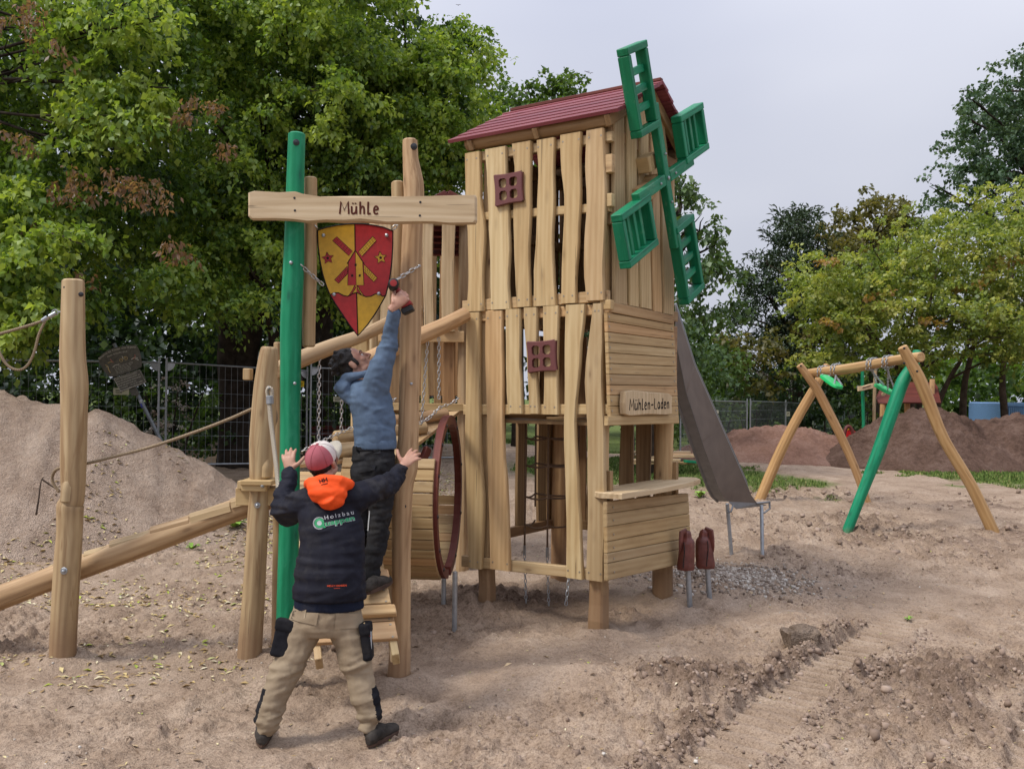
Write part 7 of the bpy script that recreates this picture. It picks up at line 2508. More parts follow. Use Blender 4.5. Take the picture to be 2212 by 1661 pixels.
def tr_pick(c):
    # black panels run down the outside of both lower legs
    out = np.zeros(len(c), dtype=np.int32)
    legx = np.where(c[:, 0] < xc, np.interp(c[:, 2], [P(574, 1578, 5).z, P(609, 1466, 5.03).z], [P(574, 1578, 5).x, P(609, 1466, 5.03).x]), np.interp(c[:, 2], [P(803, 1580, 5.03).z, P(783, 1485, 5.05).z], [P(803, 1580, 5.03).x, P(783, 1485, 5.05).x]))
    outer = np.where(c[:, 0] < xc, legx - c[:, 0], c[:, 0] - legx)
    out[(outer > .058) & (c[:, 2] < zc_kn)] = 1
    return out
trous = finish(me, co, 'trousers', [M['beige'], M['black_cloth']], man1, tr_pick)
tb_ = bvh_world(trous)
Z5 = lambda p: (527.3 + .2342 * p[0], 1271.6 + .2342 * p[1])
patch([Z5(p) for p in ((425, 205), (688, 222), (668, 335), (405, 275))], tb_, .006, 'holster_pocket', M['beige'], man1)
patch([Z5(p) for p in ((846, 225), (1076, 225), (1080, 360), (832, 372))], tb_, .006, 'holster_pocket', M['beige'], man1)
def pocket(pts, mat, name, box):
    m = MB()
    m.bar(box[0], box[1], box[2], box[3], up=(0, -1, 0), bev=.01)
    d = (box[1] - box[0]) * .3
    m.bar(box[0] - d * .05, box[0] + d, box[2] * 1.1, box[3] * 1.16, up=(0, -1, 0), bev=.006)
    me, co, no = fuse(m, .007, 2)
    co = folds(co, no, .004, 14, 14, 71)
    return finish(me, co, name, mat, man1)
pocket(None, M['black_cloth'], 'thigh_pocket', (P(622, 1338, 5.05), P(603, 1418, 5.02), .105, .070))
pocket(None, M['black_cloth'], 'tool_pocket', (P(789, 1345, 5.06), P(797, 1424, 5.05), .055, .10))
m = MB(); m.bar(P(787, 1344, 5.02), P(788, 1372, 5.02), .012, .008); m.build('folding_rule', M['plank'], man1)
m = MB(); m.tube([P(801, 1364, 5.02), P(801.5, 1405, 5.02)], .005, 8); m.build('pencil', M['logo_grey'], man1)
m = MB(); m.tube([P(800, 1364, 5.03), P(799, 1374, 5.02)], .008, 8); m.build('tool_grip', M['drill_red'], man1)
# --- hood
h_ = MB()
hd_c = P(708, 1062, 5.075)
h_.ball(P(708, 1052, 5.11), 1, 20, 14, (.118, .072, .058))
h_.ball(P(708, 1066, 5.085), 1, 20, 14, (.112, .062, .062))
h_.ball(P(715, 1082, 5.07), 1, 20, 14, (.075, .050, .050))
h_.tube([P(668, 1046, 5.20), P(672, 1042, 5.12), P(700, 1036, 5.08), P(735, 1037, 5.09), P(752, 1046, 5.13), P(756, 1050, 5.22)], .032, 12)
h_.tube([P(712, 1080, 5.05), P(722, 1098, 5.055)], [.045, .016], 12)
me, co, no = fuse(h_, .007, 4)
co = folds(co, no, .008, 6, 11, 81, True, 1.0, -.8)
hood = finish(me, co, 'hood', M['orange'], man1)
hb = bvh_world(hood)
text_press('HH', (691, 1044), (708, 1039), 8.5, hb, .0022, 'hood_print', M['black_cloth'], man1, .025, 1.0)
patch([(694, 1046.5), (708, 1043), (708, 1044.5), (694, 1048)], hb, .0022, 'hood_print', M['black_cloth'], man1, 1)
# --- cap
c_ = MB()
V, F = [], []
nu, nv = 28, 12
capR = (.086, .108, .096)
for i in range(nv + 1):
    th = (PI * .56) * i / nv
    for k in range(nu):
        a = 2 * PI * k / nu
        V.append(L1(math.sin(th) * math.cos(a) * capR[0], -.008 + math.sin(th) * math.sin(a) * capR[1], .036 + math.cos(th) * capR[2]))
for i in range(nv):
    for k in range(nu):
        F.append((i * nu + k, (i + 1) * nu + k, (i + 1) * nu + (k + 1) % nu, i * nu + (k + 1) % nu))
c_.add(V, F, None, 0)
nb0 = len(c_.f)
for q, f in enumerate(c_.f):
    yy = sum(((R1.inverted() @ (Vector(c_.v[i]) - hc)).y) for i in f) / 4
    if yy > -.012: c_.m[q] = 1
c_.ball(L1(0, -.008, .036 + .097), .009, 10, 6, (1, 1, .6), R1, 0)
for k in range(6):
    a = PI / 6 + k * PI / 3
    pts = [L1(math.sin(th) * math.cos(a) * (capR[0] + .0012), -.008 + math.sin(th) * math.sin(a) * (capR[1] + .0012), .036 + math.cos(th) * (capR[2] + .0012)) for th in np.linspace(0, PI * .55, 10)]
    c_.tube(pts, .0016, 5, mi=0 if math.sin(a) < .2 else 1)
capo = c_.build('cap', [M['cap_pink'], M['cap_white']], man1, smooth=True)
br = MB()
V, F = [], []
for i in range(13):
    a = rad(28 + (180 - 56) * i / 12)
    for (rr_, dz) in ((.0, 0), (.35, .006), (.7, .008), (1.0, .004)):
        bx, by = math.cos(a) * capR[0], -.008 + math.sin(a) * capR[1]
        k = max(0.0, math.sin((a - rad(28)) / rad(124) * PI)) ** .6
        V.append(L1(bx * (1 + .10 * rr_), by + .085 * rr_ * k, .028 + dz - .030 * (abs(math.cos(a)) ** 2) * rr_ - .004 * rr_))
for i in range(12):
    for k in range(3):
        F.append((i * 4 + k, i * 4 + k + 1, (i + 1) * 4 + k + 1, (i + 1) * 4 + k))
n_ = len(V)
V2 = [v - (R1 @ Vector((0, 0, .005))) for v in V]
br.add(V + V2, F + [tuple(n_ + q for q in f)[::-1] for f in F] + [(i * 4 + 3, (i + 1) * 4 + 3, n_ + (i + 1) * 4 + 3, n_ + i * 4 + 3) for i in range(12)])
br.build('brim', M['cap_brim'], capo, smooth=True, auto=50)
# hair below the cap, beard shadow
hr = MB()
hr.ball(L1(0, -.034, .006), 1, 18, 12, (.074, .072, .062), R1)
hr.ball(L1(0, -.055, -.035), 1, 14, 10, (.050, .040, .040), R1)
for s in (-1, 1): hr.ball(L1(s * .066, .018, -.005), 1, 12, 8, (.012, .018, .034), R1)
me, co, no = fuse(hr, .007, 2)
co = folds(co, no, .006, 40, 60, 91)
finish(me, co, 'hair', M['hair'], man1)
# --- prints on the jacket back
Z3 = lambda x, y: (533 + .2315 * x, 918 + .2315 * y)
def ring(cx, cy, r0, r1, a0=0, a1=2 * PI, n=28):
    V, T3 = [], []
    for i in range(n + 1):
        a = a0 + (a1 - a0) * i / n
        V += [(cx + r0 * math.cos(a), cy + r0 * math.sin(a)), (cx + r1 * math.cos(a), cy + r1 * math.sin(a))]
    for i in range(n):
        T3 += [(2 * i, 2 * i + 1, 2 * i + 3), (2 * i, 2 * i + 3, 2 * i + 2)]
    return V, T3
text_press('Holzbau', Z3(730, 884), Z3(996, 830), 8.4, jb, .004, 'jacket_print', M['logo_grey'], man1, .012, 1.45)
text_press('uappen', Z3(735, 944), Z3(1008, 888), 10.5, jb, .003, 'jacket_print', M['logo_grey'], man1, .062, 1.0)
text_press('uappen', Z3(740, 941), Z3(1004, 887), 10.0, jb, .0052, 'jacket_print', M['logo_green'], man1, .030, 1.02)
cx, cy = Z3(680, 916)
for (r0, r1, a0, a1, mt) in ((0, 5.2, 0, 6.2832, 'logo_grey'), (5.2, 10.6, 0, 6.2832, 'logo_green'), (11.4, 12.4, .9, 5.6, 'logo_grey'), (13.0, 13.7, 1.1, 5.3, 'logo_grey')):
    V, T3 = ring(cx, cy, max(r0, .01), r1, a0, a1)
    press(V, T3, jb, .0045, 'jacket_print', M[mt], man1)
patch([(cx + 4, cy + 4), (cx + 9, cy + 2), (cx + 14.5, cy + 9), (cx + 9, cy + 11)], jb, .0044, 'jacket_print', M['logo_green'], man1, 1)
text_press('HELLY HANSEN', Z3(752, 1508), Z3(930, 1503), 4.0, jb, .004, 'hem_print', M['logo_red'], man1, .02, 1.02)
text_press('workwear', Z3(812, 1526), Z3(872, 1524), 1.7, jb, .004, 'hem_print', M['logo_red'], man1, .01, 1.0)
# --- shoes
def gp(px, py):
    p = G(px, py); p.z = float(ground_h(p.x, p.y)) + .010
    return p
a0 = P(573, 1578, 5.0)
shoe(man1, a0, gp(566, 1614), gp(566, 1614) + Vector((-.06, .27, .0)))
a1 = P(803, 1580, 5.03)
shoe(man1, a1, gp(797, 1614), gp(797, 1614) + Vector((.12, .23, .0)))

# ================= second man: blue hoodie, on the ramp, driving a screw
YM2 = 6.02
man2 = empty('person', P(805, 1292, 5.95), 'person in blue hoodie and dark trousers on the ramp, reaching up with a drill', 'person')
b = MB()
h2 = P(766, 788, 6.10)
h2f, h2u = Vector((.66, .06, .75)), Vector((-.75, -.02, .66))
L2, R2 = head(b, h2, h2f, h2u, 1.0)
limb(b, [(P(786, 838, 6.06), .060), (P(778, 818, 6.08), .055), (h2 + Vector((-.02, 0, -.01)), .055)])
etube(b, [st(808, 985, 28, .07, YM2), st(810, 920, 36, .09, YM2), st(800, 865, 38, .10, YM2), st(792, 835, 24, .08, 6.05)])
limb(b, [(P(812, 842, 5.97), .046), (P(839, 745, 5.925), .036), (P(851, 688, 5.88), .028), (P(852, 674, 5.868), .028)])
limb(b, [(P(800, 845, 6.17), .046), (P(825, 895, 6.28), .038), (P(842, 885, 6.20), .027)])
hW = P(852, 668, 5.86)
hand(b, P(850, 664, 5.84), (.62, .10, .72), (.05, .98, .0), (-.72, .1, .65), (1.35, 1.35, 1.35, 1.3), .05, 1.06, thumb_dir=(-.1, .55, .8))
limb(b, [(P(820, 990, 5.99), .055), (P(822, 1120, 5.98), .050), (P(800, 1262, 5.96), .040)])
limb(b, [(P(794, 990, 6.07), .055), (P(782, 1120, 6.05), .048), (P(765, 1245, 6.08), .040)])
me, co, no = fuse(b, .0050, 3)
finish(me, co, 'body', M['skin'], man2)
ey = MB(); eb = MB()
for s in (-1, 1):
    ey.ball(L2(s * .031, .0795, .004), .0125, 12, 8); eb.ball(L2(s * .031, .0885, .003), .0058, 8, 6)
eyo = ey.build('eyes', M['cap_white'], man2, smooth=True); eb.build('iris', M['hair'], eyo, smooth=True)
# dark short hair with uneven locks
hr = MB()
hr.ball(L2(0, -.020, .052), 1, 20, 14, (.084, .100, .088), R2)
hr.ball(L2(0, -.055, .010), 1, 16, 10, (.076, .062, .075), R2)
rr = random.Random(3)
for k in range(70):
    th, a = rr.uniform(0, 1.75), rr.uniform(0, 6.28)
    d = Vector((math.sin(th) * math.cos(a), math.sin(th) * math.sin(a) * 1.0 - .12, math.cos(th)))
    if d.y > .62 and d.z < .72: continue
    p = L2(d.x * .076, -.020 + d.y * .090, .050 + d.z * .080)
    q = p + (R2 @ Vector((d.x, d.y, d.z + rr.uniform(-.4, .3)))) * rr.uniform(.007, .016) + Vector((rr.gauss(0, .008), rr.gauss(0, .008), rr.gauss(0, .008)))
    hr.tube([p - (q - p) * .5, p, q], [.020, .021, .013], 8); hr.ball(q, .013, 8, 6)
for s in (-1, 1): hr.ball(L2(s * .070, .022, .004), 1, 12, 8, (.012, .016, .036), R2)
me, co, no = fuse(hr, .0055, 1)
# keep the face free
loc = (np.array(R2.inverted()) @ (co - np.array(h2)).T).T
co = np.where(((loc[:, 1] > .072) & (loc[:, 2] < .075))[:, None], co - no * .02, co)
finish(me, co, 'hair', M['hair'], man2)
sb = MB()
for s in (-1, 1):
    sb.tube([L2(s * .050, .0835, .024), L2(s * .034, .0965, .033), L2(s * .012, .1005, .029)], [.003, .0045, .003], 6)
sb.build('eyebrows', M['hair'], man2, smooth=True)
# hoodie
j = MB()
etube(j, [st(811, 961, 45, .125, YM2), st(811, 950, 46, .130, YM2), st(810, 925, 46, .130, YM2), st(806, 900, 47, .132, YM2), st(801, 872, 48, .132, YM2), st(797, 850, 46, .128, YM2), st(793, 832, 36, .105, 6.04), st(789, 822, 26, .085, 6.06)])
limb(j, [(P(806, 850, 5.99), .098), (P(815, 825, 5.96), .088), (P(828, 778, 5.94), .073), (P(841, 738, 5.93), .060), (P(848, 706, 5.90), .050), (P(851, 690, 5.88), .045), (P(852, 678, 5.87), .042)])
limb(j, [(P(800, 850, 6.14), .085), (P(820, 888, 6.26), .060), (P(836, 884, 6.22), .045)])
me, co, no = fuse(j, .0085, 3)
arm2 = sstep(P(0, 815, 5.95).z, P(0, 775, 5.95).z, co[:, 2])
co = folds(co, no, .016, 4.2, 5.5, 141, True, .6 + .6 * arm2, 1.3)
me.vertices.foreach_set('co', co.astype(np.float32).ravel()); me.update()
no2 = np.empty(len(co) * 3, dtype=np.float32); me.vertices.foreach_get('normal', no2); no2 = no2.reshape(-1, 3)
co = folds(co, no2, .007, 8, 10, 147, True, 1.0, 1.2)
hood_o = finish(me, co, 'hoodie', M['blue'], man2)
h_ = MB()
h_.ball(P(750, 838, 6.06), 1, 20, 14, (.088, .105, .062), Matrix.Rotation(.5, 3, 'Y'))
h_.ball(P(760, 853, 6.05), 1, 16, 12, (.075, .095, .062))
h_.tube([P(732, 832, 6.10), P(745, 818, 6.02), P(768, 812, 5.98), P(792, 806, 5.98), P(806, 812, 6.02)], [.030, .034, .032, .028, .02], 12)
h_.tube([P(728, 836, 6.10), P(742, 852, 6.02), P(762, 868, 5.98), P(778, 868, 5.97)], [.026, .030, .030, .02], 12)
me, co, no = fuse(h_, .008, 3)
co = folds(co, no, .010, 9, 9, 151, True, 1.0, -1.0)
finish(me, co, 'hood', M['blue'], man2)
m = MB(); etube(m, [st(811, 969, 45.5, .128, YM2), st(811, 958, 46.5, .131, YM2), st(811, 949, 45.5, .129, YM2)])
me, co, no = fuse(m, .008, 2); co = folds(co, no, .0035, 60, 3, 153); finish(me, co, 'waistband', M['blue'], man2)
# trousers
t_ = MB()
etube(t_, [st(808, 962, 46, .115, YM2), st(806, 985, 48, .130, YM2), st(804, 1020, 47, .130, YM2), st(806, 1045, 44, .115, YM2)])
limb(t_, [(P(820, 1010, 5.98), .105), (P(822, 1080, 5.98), .088), (P(821, 1130, 5.97), .073), (P(812, 1180, 5.96), .068), (P(803, 1230, 5.96), .058), (P(801, 1250, 5.96), .056)])
limb(t_, [(P(792, 1010, 6.07), .100), (P(786, 1080, 6.06), .085), (P(778, 1130, 6.06), .070), (P(770, 1200, 6.07), .060), (P(766, 1240, 6.08), .056)])
me, co, no = fuse(t_, .0085, 3)
co = folds(co, no, .011, 5, 12, 161, True, 1.0, .6)
me.vertices.foreach_set('co', co.astype(np.float32).ravel()); me.update()
no2 = np.empty(len(co) * 3, dtype=np.float32); me.vertices.foreach_get('normal', no2); no2 = no2.reshape(-1, 3)
co = folds(co, no2, .008, 8, 22, 167, True, 1.0, .4)
tr2 = finish(me, co, 'trousers', M['jeans'], man2)
tb2 = bvh_world(tr2)
Z2 = lambda x, y: (620.3 + .1867 * x, 806.4 + .1867 * y)
patch([Z2(*p) for p in ((825, 1022), (1000, 995), (1005, 1120), (840, 1150))], tb2, .005, 'pocket', M['jeans'], man2)
patch([Z2(*p) for p in ((1065, 1035), (1225, 1030), (1215, 1130), (1100, 1150))], tb2, .005, 'pocket', M['jeans'], man2)
patch([Z2(*p) for p in ((740, 830), (1220, 850), (1222, 905), (745, 890))], tb2, .006, 'belt', M['black_cloth'], man2)
patch([Z2(*p) for p in ((1000, 880), (1080, 882), (1080, 930), (1000, 930))], tb2, .010, 'belt_pouch', M['drill_black'], man2)
patch([Z3(*p) for p in ((1140, 795), (1155, 800), (1140, 990), (1120, 985))], tb2, .004, 'reflective_piping', M['logo_grey'], man2, 2)
# shoes stand on the cleat of the ramp
def ramp_pt(px, py):
    d = ray(px, py)
    return CAMP + d * ((Ra - CAMP).dot(nR) / d.dot(nR))
hl = ramp_pt(790, 1296) + nR * .052
shoe(man2, P(801, 1255, 5.96), hl, hl + Vector((.115, .15, .035)).normalized() * .235, w=.046)
hl = ramp_pt(752, 1270) + nR * .02
shoe(man2, P(766, 1245, 6.08), hl, hl + Vector((.10, .14, .10)).normalized() * .23, w=.046)
# drill
dr0 = P(850, 612, 5.82)
drill = empty('cordless_drill', dr0, 'red and black cordless drill held up in the raised hand of the person in blue', 'drill')
da = Vector((-.14, .98, -.10)).normalized()
m = MB(); m.tube([dr0, dr0 + da * .012, dr0 + da * .06, dr0 + da * .12], [.033, .036, .036, .030], 16); m.build('motor_housing', M['drill_black'], drill, smooth=True, auto=40)
m = MB(); m.disc(dr0 - da * .001, -da, .026, .006, 18, .003); m.build('rear_cap', M['drill_red'], drill, smooth=True, auto=30)
m = MB(); m.tube([dr0 + da * .12, dr0 + da * .15, dr0 + da * .175], [.028, .022, .014], 14); m.build('chuck', M['drill_black'], drill, smooth=True, auto=40)
hA, hB = P(855, 622, 5.90), P(880, 660, 5.93)
m = MB(); px_log(m, [(hA, .022), (hA.lerp(hB, .5), .019), (hB, .022)], 12, 0, 0, 3); m.build('handle', M['drill_red'], drill, smooth=True, auto=40)
az = (P(886, 676, 5.9) - P(876, 654, 5.9)).normalized()
axx = Vector((az.z, 0, -az.x))
m = MB(); m.box(P(878.5, 659, 5.905), axx, Vector((0, 1, 0)), az, .075, .105, .028, .006); m.build('battery_mount', M['drill_red'], drill)
m = MB(); m.box(P(881, 670, 5.905), axx, Vector((0, 1, 0)), az, .078, .11, .040, .006); m.build('battery', M['drill_black'], drill)
# ------------------------------------------------------------------ swing
def zA(x, y): return (1426.7 + .3734 * x, 620.3 + .3734 * y)
swing = empty('swing', G(1985, 1120), 'log swing frame with one green leg and two seats wound up on the beam', 'swing')
def swing_leg(pts, Y0, Y1, mat, seed):
    n = len(pts)
    P_ = []
    for i, (x, y, hw) in enumerate(pts):
        Y = Y0 + (Y1 - Y0) * i / (n - 1)
        P_.append((P(*zA(x, y), Y), hw * .3734 * Y / FPX))
    d = (P_[0][0] - P_[1][0]).normalized()
    P_.insert(0, (P_[0][0] + d * .25, P_[0][1]))
    m = MB(); px_log(m, P_, 14, seed, .04, 4); m.build('leg', mat, swing, smooth=True, auto=35)
yn, yf = G(1985, 1152).y, G(1755, 1083).y
M['log_swing'] = wood('swing logs', (0.30, 0.175, 0.080, 1), (0.43, 0.265, 0.125, 1), (0.54, 0.36, 0.19, 1), streak=0.4, knots=0.6)
swing_leg([(1930, 1425, 33), (1800, 1150, 32), (1640, 880, 32), (1545, 650, 35), (1490, 515, 34), (1400, 348, 28)], yn, yn - .10, M['log_swing'], 401)
swing_leg([(1078, 1418, 30), (1190, 1130, 31), (1270, 920, 35), (1350, 690, 38), (1405, 540, 36), (1468, 440, 28), (1486, 372, 23)], yn, yn + .16, M['green_post'], 402)
swing_leg([(575, 1228, 29), (690, 960, 30), (790, 760, 29), (900, 570, 27), (965, 452, 20)], yf, yf + .12, M['log_swing'], 403)
swing_leg([(1200, 1252, 21), (1090, 960, 24), (920, 620, 26), (870, 540, 25), (805, 452, 22)], yf - .2, yf - .22, M['log_swing'], 404)
bA, bB = P(*zA(840, 502), yf + .05), P(*zA(1505, 404), yn - .12)
m = MB(); log(m, bA, bB, .075, .066, .012, 405, 14, 14, .03); m.build('beam', M['log_swing'], swing, smooth=True, auto=35)
bolts = MB()
for (x, y, Y) in ((812, 455, yf - .28), (905, 562, yf - .02), (1410, 354, yn - .2), (1485, 487, yn - .2), (1410, 440, yn - .2)):
    p = P(*zA(x, y), Y); bolts.disc(p, (CAMP - p), .016, .006, 10, .004)
bolts.build('bolt_caps', M['cap'], swing)['kind'] = 'stuff'
M['seat_green'] = plain('green plastic seat', (.02, .42, .12, 1), .4, .4, var=.1)
def along(t): return bA.lerp(bB, t)
bd = (bB - bA).normalized()
for (p0z, p1z, Y0, Y1, tt, lab) in (((942, 512), (1036, 582), yf - .9, yf - 1.35, (.17, .30), 'green swing seat wound up at the far end of the beam'), ((1256, 566), (1346, 620), yn + 1.35, yn + .9, (.62, .75), 'green swing seat wound up near the green leg')):
    a, b = P(*zA(*p0z), Y0), P(*zA(*p1z), Y1)
    o = empty('wound_up_swing', a.lerp(b, .5), lab, 'swing seat', 'swing seats on the log beam')
    d = (b - a).normalized()
    sd = d.cross(Vector((.25, -.45, .85))).normalized()
    up = sd.cross(d).normalized()
    L = (b - a).length
    m = MB()
    ring = []
    for k in range(24):
        th = 2 * PI * k / 24
        cx, sx = math.cos(th), math.sin(th)
        ring.append((L * .5 + math.copysign(abs(cx) ** .6, cx) * L * .5, math.copysign(abs(sx) ** .6, sx) * .095))
    m.prism(ring, a - up * .02, d, sd, up, .045, .012); m.build('seat', M['seat_green'], o, smooth=True, auto=40)
    for q, t in zip((.12, .86), tt):
        ch = MB()
        e = a.lerp(b, q) + up * .03
        top = along(t) - UZ * .07
        for s in (-.06, .06):
            chain(ch, [e + sd * s, top + bd * s * .4], .05, .0052)
        for w in range(2):
            c = along(t + .03 * (w - .5))
            r = .082
            A = bd.orthogonal().normalized(); B = bd.cross(A)
            pts = [c + A * (math.cos(u) * r) + B * (math.sin(u) * r) + bd * (.05 * u / 6.28) for u in np.linspace(0, 6.28, 16)]
            chain(ch, pts, .05, .0055)
        ch.build('chain', M['steel'], o, smooth=True)

# ------------------------------------------------------------------ site fence
M['wire'] = plain('fence wire', (.30, .32, .33, 1), .5, .4, metal=.5, var=.1)
def fence_panel(pA, pB, label, H=2.0, pitch=.125, wires=7, wr=.0024):
    """pA, pB: top corners (px, py, Y)"""
    A, B = P(*pA), P(*pB)
    o = empty('site_fence', A.lerp(B, .5) - UZ * H, label, 'fence', 'site fence panels')
    f = MB()
    d = (B - A); L = Vector((d.x, d.y, 0)).length
    for q in (A, B):
        m = MB(); m.tube([q - UZ * (H + .02), q + UZ * .03], .021, 8); m.build('post', M['steel'], o, smooth=True, auto=40)
    for dz in (-.05, -H + .06):
        m = MB(); m.tube([A + UZ * dz, B + UZ * dz], .017, 8); m.build('rail', M['steel'], o, smooth=True, auto=40)
    w = MB()
    n = int(L / pitch)
    for k in range(1, n):
        p = A.lerp(B, k / n)
        w.tube([p - UZ * .05, p - UZ * (H - .06)], wr, 3, False)
    for k in range(1, wires):
        z = -.05 - (H - .11) * k / wires
        w.tube([A + UZ * z, B + UZ * z], wr * 1.25, 3, False)
    w.build('wire_mesh', M['wire'], o, fix=False)['kind'] = 'stuff'
    g = MB()
    dn = d.normalized()
    for q, s in ((A, 1), (B, -1)):
        pts = [q - UZ * .05 + dn * s * .02]
        pts += [q - UZ * .05 + dn * (s * .16 * math.cos(u)) - UZ * (.16 * math.sin(u)) for u in np.linspace(0, PI / 2, 6)]
        nn = dn.cross(UZ).normalized()
        V = [p + nn * .004 for p in pts] + [p - nn * .004 for p in pts]
        k = len(pts)
        g.add(V, [tuple(range(k)), tuple(range(2 * k - 1, k - 1, -1))] + [(i, (i + 1) % k, k + (i + 1) % k, k + i) for i in range(k)])
    g.build('corner_plate', M['steel'], o)
    return o
FL_ = [((-170, 768, 15.4), (344, 777, 16.6), 'leftmost fence panel, behind the sand heap and the tilted sign'), ((360, 777, 16.7), (664, 796, 18.6), 'fence panel between the clamp post and the green gate post'), ((672, 789, 18.5), (1000, 802, 20.4), 'fence panel behind the blue hoodie and the bridge')]
for a, b, l in FL_: fence_panel(a, b, l)
FR_ = [((1470, 860, 21.3), (1614, 864, 26.8), 'right fence panel nearest the slide'), ((1621, 863, 27.0), (1697, 866, 30.3), 'right fence panel above the reddish heap'), ((1698, 866, 30.4), (1759, 870, 33.7), 'right fence panel crossed by the far swing leg'), ((1761, 870, 33.8), (1820, 873, 37.0), 'right fence panel in front of the white house'), ((1824, 873, 37.2), (1882, 878, 40.5), 'farthest right fence panel by the small gate')]
for a, b, l in FR_: fence_panel(a, b, l, 2.0, .11, 7, .0032)
m = MB(); a = P(349, 882, 16.64); m.box(a, (1, 0, 0), (0, 1, 0), UZ, .17, .05, .045, .01)
tag(m.build('fence_clamp', M['steel'], None), 'bright steel clamp joining two panels of the left fence', 'clamp')
M['notice_white'] = plain('white notice', (.52, .50, .36, 1), .7, .2, var=.06)
M['notice_yellow'] = plain('yellow notice', (.72, .50, .03, 1), .6, .2, var=.06)
def notice(x0, y0, x1, y1, Y, mat, lab):
    a, b = P(x0, y0, Y), P(x1, y1, Y)
    m = MB(); m.abox(a.x, b.x, Y - .006, Y, b.z, a.z)
    o = tag(m.build('notice', mat, None), lab, 'notice', 'notices on the site fence')
    l = MB()
    for k in range(3):
        z = a.z + (b.z - a.z) * (.25 + .2 * k)
        l.abox(a.x + (b.x - a.x) * .15, a.x + (b.x - a.x) * (.8 - .12 * k), Y - .0075, Y - .0065, z, z - abs(a.z - b.z) * .08)
    l.build('print', M['ink_black'], o)
notice(245, 838, 279, 853, 16.25, M['notice_white'], 'cream notice on the left fence below the tilted playground sign')
notice(648, 823, 657, 836, 18.3, M['notice_yellow'], 'small yellow notice beside the green gate post')
notice(720, 857, 745, 868, 18.6, M['notice_white'], 'pale yellow notice behind the back of the blue hoodie')
notice(1543, 886, 1552, 893, 24.0, M['notice_white'], 'pale notice on the right fence close to the slide edge')
notice(1699, 889, 1706, 899, 30.2, M['notice_white'], 'pale notice on the right fence post right of the reddish heap')
notice(1764, 880, 1770, 888, 33.7, M['notice_yellow'], 'yellow notice on the right fence in front of the white house')

# ------------------------------------------------------------------ tilted playground sign on the heap
def zS(x, y): return (186 + .1963 * x, 713.3 + .1963 * y)
YSg = 14.2
sign = empty('playground_sign', P(*zS(800, 1170), YSg), 'tilted weathered playground rules sign with two dark plates behind the sand heap', 'sign')
m = MB(); m.tube([P(*zS(310, 150), YSg), P(*zS(560, 690), YSg), P(*zS(800, 1170), YSg), P(*zS(900, 1370), YSg)], .030, 12); m.build('pole', M['steel_dull'], sign, smooth=True, auto=40)
M['plate'] = plain('dark weathered plate', (.11, .10, .078, 1), .6, .3, var=.3, scale=20)
M['plate_txt'] = plain('pale raised lettering', (.46, .43, .35, 1), .6, .3, var=.15)
M['plate_red'] = plain('faded red figure', (.36, .14, .11, 1), .6, .3, var=.15)
M['plate_yel'] = plain('faded ochre figure', (.42, .31, .13, 1), .6, .3, var=.15)
def plate(poly, d, th=.018):
    m = MB()
    pp = [P(*zS(x, y), YSg - d) for x, y in poly]
    m.prism([(p.x, p.z) for p in pp], Vector((0, YSg - d + th, 0)), (1, 0, 0), UZ, (0, -1, 0), th, .003)
    return m.build('plate', M['plate'], sign)
pl1 = plate([(130, 310), (190, 250), (260, 212), (330, 188), (400, 174), (470, 165), (545, 163), (560, 180), (585, 230), (600, 290), (608, 350), (606, 400), (560, 428), (500, 452), (440, 472), (380, 495), (330, 512), (262, 512), (230, 490), (190, 440), (155, 380)], .06)
pl2 = plate([(300, 532), (592, 432), (664, 574), (378, 684)], .08)
pl3 = plate([(475, 650), (545, 630), (582, 700), (560, 724), (495, 716)], .05)
def sign_text(txt, path, h, d, parent, mat='plate_txt', bold=.02):
    """letters laid along a path given in sign coordinates"""
    V, T3 = text_mesh(txt, bold, 1.08)
    x0, x1 = min(v[0] for v in V), max(v[0] for v in V)
    W = []
    n = len(path) - 1
    for vx, vy in V:
        t = (vx - x0) / (x1 - x0) * n
        i = min(int(t), n - 1)
        f = t - i
        a, b = path[i], path[i + 1]
        L = math.hypot(b[0] - a[0], b[1] - a[1])
        nx, ny = (b[1] - a[1]) / L, -(b[0] - a[0]) / L
        W.append(P(*zS(a[0] + (b[0] - a[0]) * f + nx * vy * h / .7, a[1] + (b[1] - a[1]) * f + ny * vy * h / .7), YSg - d - .002))
    m = MB(); m.add(W, T3); m.build('lettering', M[mat], parent, fix=False)
sign_text('Spielplatz für Kinder unter 12 Jahren', [(146, 322), (215, 268), (300, 228), (400, 204), (470, 196), (545, 196)], 20, .06, pl1)
sign_text('Nicht erlaubt sind:', [(238, 300), (300, 272), (380, 250), (456, 238)], 16, .06, pl1)
fg = MB(); fy = MB(); fr_ = MB()
def sg_tube(mb, pts, w): mb.tube([P(*zS(*p), YSg - .064) for p in pts], w * .0005, 5, False)
for (cx, cy) in ((385, 330), (438, 308)):
    sg_tube(fy, [(cx + 17 * math.cos(a), cy + 17 * math.sin(a)) for a in np.linspace(0, 6.3, 12)], 9)
sg_tube(fy, [(385, 330), (402, 300), (425, 292), (438, 308)], 9); sg_tube(fg, [(395, 285), (402, 302), (412, 318)], 12)
for mb, pts in ((fr_, [(535, 268), (540, 290), (520, 318)]), (fg, [(498, 322), (520, 305), (545, 300), (568, 310)]), (fg, [(540, 312), (555, 320), (580, 330)]), (fr_, [(265, 318), (285, 345), (305, 355)]), (fy, [(240, 360), (270, 350), (290, 352)]), (fg, [(292, 408), (320, 385), (368, 376)]), (fy, [(212, 382), (240, 400), (245, 430), (268, 470)]), (fg, [(222, 402), (250, 410)])):
    sg_tube(mb, pts, 14)
